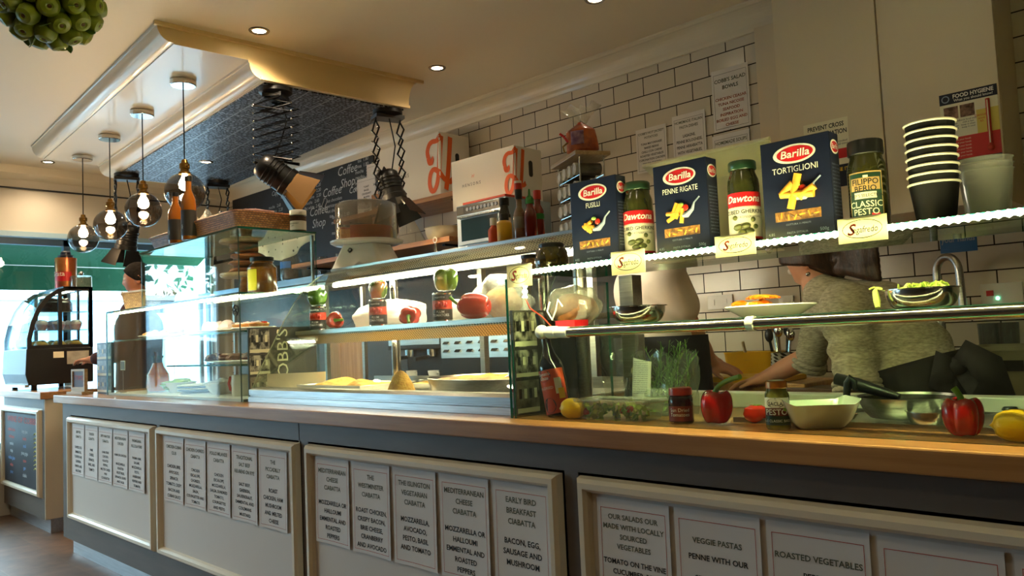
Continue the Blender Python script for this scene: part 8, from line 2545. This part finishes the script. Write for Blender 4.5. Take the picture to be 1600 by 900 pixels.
def head_geo(T, female=False):
    """face towards -y, up z, origin at the middle of the head, 0.23 high"""
    mb = MB()
    def f(u, v):
        pass
    n, m = 48, 36
    vs, fs = [], []
    for j in range(m+1):
        t = pi*j/m
        for i in range(n):
            a = 2*pi*i/n
            d = Vector((sin(t)*cos(a), sin(t)*sin(a), cos(t)))
            x, y, z = d.x*0.074, d.y*0.096, d.z*0.115
            if z < 0:                                   # jaw narrows towards the chin
                k = min(1, -z/0.115)
                x *= 1-0.34*k**1.2
                y = y*(1-0.30*k) if y > 0 else y*(1-0.06*k)
            else:
                x *= 1+0.04*(1-d.z)
            fy = max(0, -d.y)
            # brow, eye hollows, nose, lips, chin
            ex = math.exp(-((abs(x)-0.030)/0.014)**2)
            y += 0.012*fy*ex*math.exp(-((z-0.008)/0.012)**2)
            y -= 0.005*fy*math.exp(-(x/0.05)**2)*math.exp(-((z-0.030)/0.012)**2)
            nz = math.exp(-(x/0.011)**2)
            if -0.045 < z < 0.02:
                y -= 0.026*nz*fy*((0.02-z)/0.065)**1.1*(1 if z > -0.034 else max(0, (z+0.045)/0.011))
            y -= 0.007*fy*math.exp(-(x/0.020)**2)*(math.exp(-((z+0.060)/0.006)**2)+math.exp(-((z+0.072)/0.006)**2))
            y -= 0.009*fy*math.exp(-(x/0.022)**2)*math.exp(-((z+0.100)/0.014)**2)
            vs.append((x, y, z))
    for j in range(m):
        for i in range(n):
            q = (i+1) % n
            fs.append((j*n+i, (j+1)*n+i, (j+1)*n+q, j*n+q))
    mb.add(vs, fs, 'skin')
    for s in (1, -1):                                   # ears
        mb.sphere((s*0.077, 0.012, -0.005), (0.009, 0.019, 0.032), 'skin', 12, 10)
        mb.tube([(s*0.082+0.004*s*sin(a), 0.014+0.018*cos(a), -0.002+0.028*sin(a)) for a in [-0.9+k*3.6/10 for k in range(11)]], 0.0045, 'skin', 8)
    return [T @ v for v in mb.v], mb.f
def hair_geo(T, hairline=0.052, back=-0.06, thick=0.014, seed=1, rough=0.05):
    """a cap of hair with depth that leaves the face and the ears free"""
    f = lump(seed, rough)
    mb = MB(); n, m = 56, 30
    vs, fs = [], []
    for j in range(m+1):
        for i in range(n):
            a = 2*pi*i/n
            fy = -sin(a)                                # 1 = front
            side = abs(cos(a))
            zl = hairline*max(0, fy)+(back*max(0, -fy))
            zl += -0.012*side*(1 if fy > -0.2 else 0.3)
            zl = zl-0.03*side*max(0, fy)*0
            t0 = math.acos(max(-0.95, min(0.95, zl/0.118)))
            t = t0*j/m
            d = Vector((sin(t)*cos(a), sin(t)*sin(a), cos(t)))
            k = f(d)
            th = thick*(1 if j < m else 0.25)
            z = d.z*(0.116+th*k)
            x = d.x*(0.077+th*k)
            y = d.y*(0.098+th*k*1.1)
            if z < 0:
                q = min(1, -z/0.115)
                y = y*(1-0.28*q) if y > 0 else y
                x *= 1-0.2*q
            vs.append((x, y, z))
    for j in range(m):
        for i in range(n):
            q = (i+1) % n
            fs.append((j*n+i, (j+1)*n+i, (j+1)*n+q, j*n+q))
    # close underneath
    fs.append(tuple(m*n+i for i in range(n)))
    mb.add(vs, fs, 'skin')
    return [T @ v for v in mb.v], mb.f
def eyes(T, parent):
    for s in (1, -1):
        mb = MB(); mb.sphere((s*0.030, -0.082, 0.006), 0.0115, 'eye_white', 14, 10); mb.sphere((s*0.030, -0.0895, 0.006), 0.0052, 'eye_dark', 10, 8)
        mb.v = [T @ v for v in mb.v]
        obj('eye', mb, parent)
def px3(px, py, y):
    return at(px, py, y=y)
def rotT(p, fwd, up=(0, 0, 1)):
    """head matrix: -y axis towards fwd"""
    y = -Vector(fwd).normalized(); z = Vector(up); x = y.cross(z).normalized(); z = x.cross(y)
    return Matrix(((x.x, y.x, z.x, p[0]), (x.y, y.y, z.y, p[1]), (x.z, y.z, z.z, p[2]), (0, 0, 0, 1)))

# ---------------------------------------------------------------- the cook in the grey sweater, bending over the counter
base = Vector((-0.78, 2.66, 0))
w = thing('person', 'cook in a grey flecked sweater and black apron bending over the kitchen counter', 'person', base)
B = lambda p: Vector(p)-base
hip = px3(1455, 655, 2.64); chest = px3(1372, 510, 2.66); neck = px3(1280, 455, 2.68); head = px3(1291, 404, 2.70)
mid = hip.lerp(chest, 0.5)+Vector((0.02, 0, 0.03))
shL = px3(1322, 478, 2.51); elL = px3(1338, 588, 2.47); wrL = px3(1312, 650, 2.53)
shR = px3(1292, 480, 2.84); elR = px3(1268, 556, 2.87); wrR = px3(1193, 592, 2.86)
hp = px3(1160, 600, 2.86)
head = px3(1272, 408, 2.70)
hl = Vector((hip.x+0.02, hip.y-0.09, hip.z-0.02)); hr = Vector((hip.x+0.02, hip.y+0.09, hip.z-0.02))
J = {'hip': (B(hip), 0.13), 'mid': (B(mid), 0.115), 'chest': (B(chest), 0.125), 'neck': (B(neck), 0.055), 'nk2': (B(neck.lerp(head, 0.55)), 0.05),
     'shL': (B(shL), 0.055), 'elL': (B(elL), 0.043), 'wrL': (B(wrL), 0.030), 'shR': (B(shR), 0.055), 'elR': (B(elR), 0.042), 'foR': (B(elR.lerp(wrR, 0.45)), 0.039), 'wrR': (B(wrR), 0.028),
     'hl': (B(hl), 0.085), 'knL': (B((hl.x-0.03, hl.y, 0.50)), 0.058), 'anL': (B((hl.x+0.02, hl.y, 0.09)), 0.042), 'toL': (B((hl.x-0.15, hl.y, 0.045)), 0.038),
     'hr': (B(hr), 0.085), 'knR': (B((hr.x-0.03, hr.y, 0.50)), 0.058), 'anR': (B((hr.x+0.02, hr.y, 0.09)), 0.042), 'toR': (B((hr.x-0.15, hr.y, 0.045)), 0.038)}
E = [('hip', 'mid'), ('mid', 'chest'), ('chest', 'neck'), ('neck', 'nk2'), ('chest', 'shL'), ('shL', 'elL'), ('elL', 'wrL'), ('chest', 'shR'), ('shR', 'elR'), ('elR', 'foR'), ('foR', 'wrR'),
     ('hip', 'hl'), ('hl', 'knL'), ('knL', 'anL'), ('anL', 'toL'), ('hip', 'hr'), ('hr', 'knR'), ('knR', 'anR'), ('anR', 'toR')]
HT = rotT(B(head), (-0.86, 0.22, -0.38), (-0.35, 0.0, 1))
TR = frame_m(B(wrR), hp-wrR, (0.15, 0.1, 1))
TLh = frame_m(B(wrL), (-0.5, 0.25, -0.6), (-0.6, -0.3, 0.5))
geos = [skin_graph(J, E), head_geo(HT, True), hand(TR, 1, 0.45), hand(TLh, -1, 0.5)]
gobj('body', fuse(geos, 0.0065, 5), 'skin_pale', w)
eyes(HT, w)
hg = [hair_geo(HT, 0.05, -0.10, 0.022, 3, 0.10)]
T_ = HT
mbh = MB()
b0 = HT @ Vector((0.0, 0.075, -0.03))
mbh.sphere(b0, (0.055, 0.055, 0.05), 'skin', 18, 12, lump(5, 0.12))
for k in range(7):
    q = 0.012*(k-3)
    mbh.tube([b0+Vector((0, 0, q)), b0+Vector((0.06, -0.03+q*0.3, 0.005+q*1.2)), b0+Vector((0.115, -0.05, -0.01+q*1.5)), b0+Vector((0.165, -0.06-q*0.2, -0.03+q*1.7))], [0.032, 0.03, 0.024, 0.010], 'skin', 10)
gobj('hair', fuse(hg+[geo(mbh)], 0.006, 2), 'hair_brown', w)
mb = MB(); mb.sphere(T_ @ Vector((-0.086, 0.012, -0.052)), 0.008, 'steel_polish', 12, 8); mb.sphere(T_ @ Vector((0.086, 0.012, -0.052)), 0.008, 'steel_polish', 12, 8)
obj('earring', mb, w)
# sweater: torso and rolled sleeves
JS = {'hip': (B(hip.lerp(mid, 0.15)), 0.150), 'mid': (B(mid), 0.140), 'chest': (B(chest), 0.152), 'neck': (B(neck.lerp(chest, 0.12)), 0.078),
      'shL': (B(shL), 0.082), 'uaL': (B(shL.lerp(elL, 0.55)), 0.072), 'elL': (B(shL.lerp(elL, 0.98)), 0.068),
      'shR': (B(shR), 0.080), 'uaR': (B(shR.lerp(elR, 0.6)), 0.066), 'elR': (B(shR.lerp(elR, 1.0)), 0.058)}
ES = [('hip', 'mid'), ('mid', 'chest'), ('chest', 'neck'), ('chest', 'shL'), ('shL', 'uaL'), ('uaL', 'elL'), ('chest', 'shR'), ('shR', 'uaR'), ('uaR', 'elR')]
g = fuse([skin_graph(JS, ES)], 0.008, 14)
# folds of the knit at the elbow and waist
out = []
axL = (elL-shL).normalized(); axT = (chest-hip).normalized()
for v in g[0]:
    p = v+base
    tL = (p-shL).dot(axL); dL = ((p-shL)-axL*tL)
    if dL.length < 0.11 and 0.03 < tL < 0.3:
        v = v+dL.normalized()*0.005*sin(tL*110+dL.x*20)
    tT = (p-hip).dot(axT); dT = (p-hip)-axT*tT
    if -0.1 < tT < 0.25:
        v = v+dT.normalized()*0.006*sin(tT*60+dT.y*14+dT.z*10)
    out.append(v)
gobj('sweater', (out, g[1]), 'sweater', w)
cuff = MB()
for p, ax, r in ((shL.lerp(elL, 0.98), (elL-shL).normalized(), 0.066), (shR.lerp(elR, 1.0), (elR-shR).normalized(), 0.056)):
    for k in (0, 0.018):
        c = B(p)+ax*(0.045-k)
        e = ax.orthogonal().normalized(); h_ = ax.cross(e)
        cuff = MB(); cuff.tube([c+(e*cos(a)+h_*sin(a))*r for a in [2*pi*i/24 for i in range(24)]], 0.010, 'sweater', 10, closed=True); obj('rolled_cuff', cuff, w)
# trousers and shoes
JT = {k: (J[k][0], J[k][1]*1.12) for k in ('hip', 'hl', 'knL', 'anL', 'hr', 'knR', 'anR')}
gobj('trousers', fuse([skin_graph(JT, [('hip', 'hl'), ('hl', 'knL'), ('knL', 'anL'), ('hip', 'hr'), ('hr', 'knR'), ('knR', 'anR')])], 0.012, 3), 'trousers', w)
for s, k, t_ in ((1, 'anL', 'toL'), (1, 'anR', 'toR')):
    mb = MB(); mb.tube([J[k][0]+Vector((0.05, 0, -0.045)), J[k][0]+Vector((0, 0, -0.04)), J[t_][0], J[t_][0]+Vector((-0.07, 0, 0))], [0.036, 0.044, 0.042, 0.026], 'rubber', 14); obj('shoe', mb, w)
# apron: broad black waist wrap, skirt and bow at the back
ap = MB()
axh = (mid-hip).normalized()
c0 = hip.lerp(chest, 0.02)
e1 = Vector((0, 1, 0)); e2 = axh.cross(e1).normalized()
def wrap(u, v):
    a = 2*pi*u
    c = B(c0+axh*(0.0+0.17*v))
    k = 1+0.02*sin(9*a+v*6)
    return c+(e1*cos(a)*0.182+e2*sin(a)*0.176)*k
ap.grid(wrap, 48, 8, 'apron_black')
obj('apron_wrap', ap, w, solid=0.006)
ap = MB()
def skirt(u, v):
    a = pi*(0.0+1.0*u)+pi/2
    c = B(Vector((hip.x+0.02, hip.y, 0.38+(hip.z-0.05-0.38)*v)))
    return c+Vector((cos(a)*(0.20-0.02*v), sin(a)*(0.20-0.02*v), 0.0))*(1+0.03*sin(7*a))
ap.grid(skirt, 30, 8, 'apron_black'); obj('apron_skirt', ap, w, solid=0.005)
mb = MB()
kn = B(px3(1497, 572, 2.50))
def ribbon(P, w0, mb, upv=(0, -0.3, 1)):
    P = [Vector(p) for p in P]
    vs = []
    for i, p in enumerate(P):
        d = (P[min(i+1, len(P)-1)]-P[max(i-1, 0)]).normalized()
        s = d.cross(Vector((0.25, -1, 0.1))).normalized()*w0[i]/2
        vs += [p-s, p+s]
    mb.add(vs, [(2*i, 2*i+1, 2*i+3, 2*i+2) for i in range(len(P)-1)], 'apron_black', True)
mb = MB(); mb.sphere(kn, (0.03, 0.025, 0.028), 'apron_black', 14, 10); obj('apron_knot', mb, w)
for P, ww in (([kn, kn+Vector((0.03, -0.03, 0.04)), kn+Vector((0.08, -0.035, 0.0)), kn+Vector((0.10, -0.03, -0.06)), kn+Vector((0.05, -0.02, -0.06)), kn], [0.04, 0.07, 0.09, 0.09, 0.07, 0.04]),
              ([kn, kn+Vector((-0.03, -0.02, 0.03)), kn+Vector((-0.04, -0.025, -0.05)), kn+Vector((0.0, -0.02, -0.08)), kn], [0.03, 0.05, 0.07, 0.06, 0.03]),
              ([kn, kn+Vector((0.05, -0.02, -0.05)), kn+Vector((0.11, -0.03, -0.12)), kn+Vector((0.16, -0.03, -0.22))], [0.04, 0.07, 0.085, 0.09]),
              ([kn, kn+Vector((0.01, -0.015, -0.08)), kn+Vector((0.03, -0.02, -0.2))], [0.04, 0.07, 0.08])):
    mb = MB(); ribbon(P, ww, mb); obj('apron_tie', mb, w, solid=0.005)
mb = MB(); 
cT = B(px3(1404, 604, 2.47)); text(mb, 'Team', 0.022, 'paper', (0, 0, 0), FRONT, shear=0.3)
mb.v = [cT+v for v in mb.v]; obj('apron_lettering', mb, w, weld=False, recalc=False)

# ---------------------------------------------------------------- the cook in the white shirt pressing on the yellow board
base = Vector((-1.62, 2.62, 0))
w = thing('person', 'cook in an off white short sleeved shirt pressing a hand on the yellow cutting board', 'person', base)
B = lambda p: Vector(p)-base
hip = Vector((-1.70, 2.63, 0.93)); chest = px3(1012, 455, 2.64); neck = px3(1050, 385, 2.70); head = px3(1066, 325, 2.72)
shR = px3(1035, 425, 2.56); elR = px3(1082, 520, 2.74); wrR = px3(1112, 574, 2.90)
wrR.z = max(wrR.z, ZBD+0.045)
shL = px3(1020, 420, 2.85); elL = px3(1050, 500, 3.0); wrL = Vector((elL.x+0.16, 3.06, ZBD+0.05))
mid = hip.lerp(chest, 0.5)
hl = hip+Vector((0, 0.09, -0.03)); hr = hip+Vector((0, -0.09, -0.03))
J = {'hip': (B(hip), 0.125), 'mid': (B(mid), 0.115), 'chest': (B(chest), 0.125), 'neck': (B(neck), 0.06), 'nk2': (B(neck.lerp(head, 0.5)), 0.054),
     'shR': (B(shR), 0.058), 'elR': (B(elR), 0.045), 'foR': (B(elR.lerp(wrR, 0.4)), 0.042), 'wrR': (B(wrR), 0.030), 'shL': (B(shL), 0.058), 'elL': (B(elL), 0.045), 'wrL': (B(wrL), 0.030),
     'hl': (B(hl), 0.085), 'knL': (B((hl.x+0.03, hl.y, 0.50)), 0.06), 'anL': (B((hl.x-0.02, hl.y, 0.09)), 0.042), 'toL': (B((hl.x+0.15, hl.y, 0.045)), 0.038),
     'hr': (B(hr), 0.085), 'knR': (B((hr.x+0.03, hr.y, 0.50)), 0.06), 'anR': (B((hr.x-0.02, hr.y, 0.09)), 0.042), 'toR': (B((hr.x+0.15, hr.y, 0.045)), 0.038)}
E = [('hip', 'mid'), ('mid', 'chest'), ('chest', 'neck'), ('neck', 'nk2'), ('chest', 'shR'), ('shR', 'elR'), ('elR', 'foR'), ('foR', 'wrR'), ('chest', 'shL'), ('shL', 'elL'), ('elL', 'wrL'),
     ('hip', 'hl'), ('hl', 'knL'), ('knL', 'anL'), ('anL', 'toL'), ('hip', 'hr'), ('hr', 'knR'), ('knR', 'anR'), ('anR', 'toR')]
HT = rotT(B(head), (0.85, 0.35, -0.5), (0.4, 0, 1))
TRh = frame_m(B(wrR), (0.85, 0.15, -0.28), (0.3, -0.1, 1))
TLh = frame_m(B(wrL), (0.9, 0.0, -0.3), (0.3, 0, 1))
gobj('body', fuse([skin_graph(J, E), head_geo(HT), hand(TRh, -1, 0.55), hand(TLh, 1, 0.5)], 0.0065, 5), 'skin', w)
eyes(HT, w)
gobj('hair', fuse([hair_geo(HT, 0.055, -0.06, 0.014, 9, 0.06)], 0.007, 2), 'hair_black', w)
JS = {'hip': (B(hip), 0.145), 'mid': (B(mid), 0.13), 'chest': (B(chest), 0.138), 'neck': (B(neck.lerp(chest, 0.2)), 0.085),
      'shR': (B(shR), 0.085), 'uaR': (B(shR.lerp(elR, 0.55)), 0.082), 'shL': (B(shL), 0.085), 'uaL': (B(shL.lerp(elL, 0.6)), 0.08)}
gobj('shirt', fuse([skin_graph(JS, [('hip', 'mid'), ('mid', 'chest'), ('chest', 'neck'), ('chest', 'shR'), ('shR', 'uaR'), ('chest', 'shL'), ('shL', 'uaL')])], 0.009, 14), 'shirt_white', w)
JT = {k: (J[k][0], J[k][1]*1.13) for k in ('hip', 'hl', 'knL', 'anL', 'hr', 'knR', 'anR')}
gobj('trousers', fuse([skin_graph(JT, [('hip', 'hl'), ('hl', 'knL'), ('knL', 'anL'), ('hip', 'hr'), ('hr', 'knR'), ('knR', 'anR')])], 0.012, 3), 'trousers', w)
for k, t_ in (('anL', 'toL'), ('anR', 'toR')):
    mb = MB(); mb.tube([J[k][0]+Vector((-0.05, 0, -0.045)), J[k][0]+Vector((0, 0, -0.04)), J[t_][0], J[t_][0]+Vector((0.07, 0, 0))], [0.036, 0.044, 0.042, 0.026], 'rubber', 14); obj('shoe', mb, w)
ap = MB()
def wrap(u, v):
    a = 2*pi*u
    c = B(Vector((hip.x+(mid.x-hip.x)*v*0.8, hip.y, 0.40+(hip.z+0.24-0.40)*v)))
    return c+Vector((cos(a)*0.180, sin(a)*0.178, 0))*(1+0.02*sin(7*a))
ap.grid(wrap, 44, 10, 'apron_black'); obj('apron', ap, w, solid=0.006)

# ---------------------------------------------------------------- the person with dark hair at the far left
base = Vector((-5.76, 2.15, 0))
w = thing('person', 'person with short dark hair in a dark maroon top behind the glass cabinet at left', 'person', base)
hz = at(207, 437, x=-5.76).z
head = Vector((0, 0, hz)); 
fw = Vector((-0.52, -0.85, 0)).normalized(); sd = Vector((-fw.y, fw.x, 0))     # sd: towards the person's left
nz = hz-0.15
def Q(f_, s_, z): return fw*f_+sd*s_+Vector((0, 0, z))
J = {'hip': (Q(0, 0, 0.95), 0.13), 'mid': (Q(0, 0, 1.14), 0.125), 'chest': (Q(0, 0, nz-0.20), 0.135), 'neck': (Q(0, 0, nz), 0.058), 'nk2': (Q(0.01, 0, nz+0.06), 0.054)}
E = [('hip', 'mid'), ('mid', 'chest'), ('chest', 'neck'), ('neck', 'nk2')]
for s, n in ((1, 'L'), (-1, 'R')):
    J['sh'+n] = (Q(0, s*0.185, nz-0.09), 0.06); J['el'+n] = (Q(0.06, s*0.23, nz-0.36), 0.046); J['wr'+n] = (Q(0.26, s*0.16, nz-0.40), 0.030)
    J['h'+n] = (Q(0, s*0.09, 0.90), 0.088); J['kn'+n] = (Q(0.02, s*0.10, 0.50), 0.06); J['an'+n] = (Q(0, s*0.10, 0.09), 0.042); J['to'+n] = (Q(0.16, s*0.11, 0.045), 0.038)
    E += [('chest', 'sh'+n), ('sh'+n, 'el'+n), ('el'+n, 'wr'+n), ('hip', 'h'+n), ('h'+n, 'kn'+n), ('kn'+n, 'an'+n), ('an'+n, 'to'+n)]
HT = rotT(head, fw)
geos = [skin_graph(J, E), head_geo(HT)]
for s, n in ((1, 'L'), (-1, 'R')):
    geos.append(hand(frame_m(J['wr'+n][0], fw-sd*s*0.4, (0, 0, 1)), -s, 0.5))
gobj('body', fuse(geos, 0.0065, 5), 'skin', w)
eyes(HT, w)
gobj('hair', fuse([hair_geo(HT, 0.062, -0.07, 0.013, 4, 0.05)], 0.006, 2), 'hair_black', w)
JS = {'hip': (J['hip'][0], 0.155), 'mid': (J['mid'][0], 0.15), 'chest': (J['chest'][0], 0.16), 'neck': (Q(0, 0, nz-0.035), 0.09)}
ES = [('hip', 'mid'), ('mid', 'chest'), ('chest', 'neck')]
for n in 'LR':
    JS['sh'+n] = (J['sh'+n][0], 0.084); JS['el'+n] = (J['el'+n][0], 0.066); JS['wr'+n] = (J['el'+n][0].lerp(J['wr'+n][0], 0.85), 0.046)
    ES += [('chest', 'sh'+n), ('sh'+n, 'el'+n), ('el'+n, 'wr'+n)]
gobj('maroon_top', fuse([skin_graph(JS, ES)], 0.009, 14), 'maroon_top', w)
JT = {k: (J[k][0], J[k][1]*1.12) for k in ('hip', 'hL', 'knL', 'anL', 'hR', 'knR', 'anR')}
gobj('trousers', fuse([skin_graph(JT, [('hip', 'hL'), ('hL', 'knL'), ('knL', 'anL'), ('hip', 'hR'), ('hR', 'knR'), ('knR', 'anR')])], 0.012, 3), 'trousers', w)
for n in 'LR':
    a, b = J['an'+n][0], J['to'+n][0]
    mb = MB(); mb.tube([a-fw*0.05+Vector((0, 0, -0.045)), a+Vector((0, 0, -0.04)), b, b+fw*0.07], [0.036, 0.044, 0.042, 0.026], 'rubber', 14); obj('shoe', mb, w)
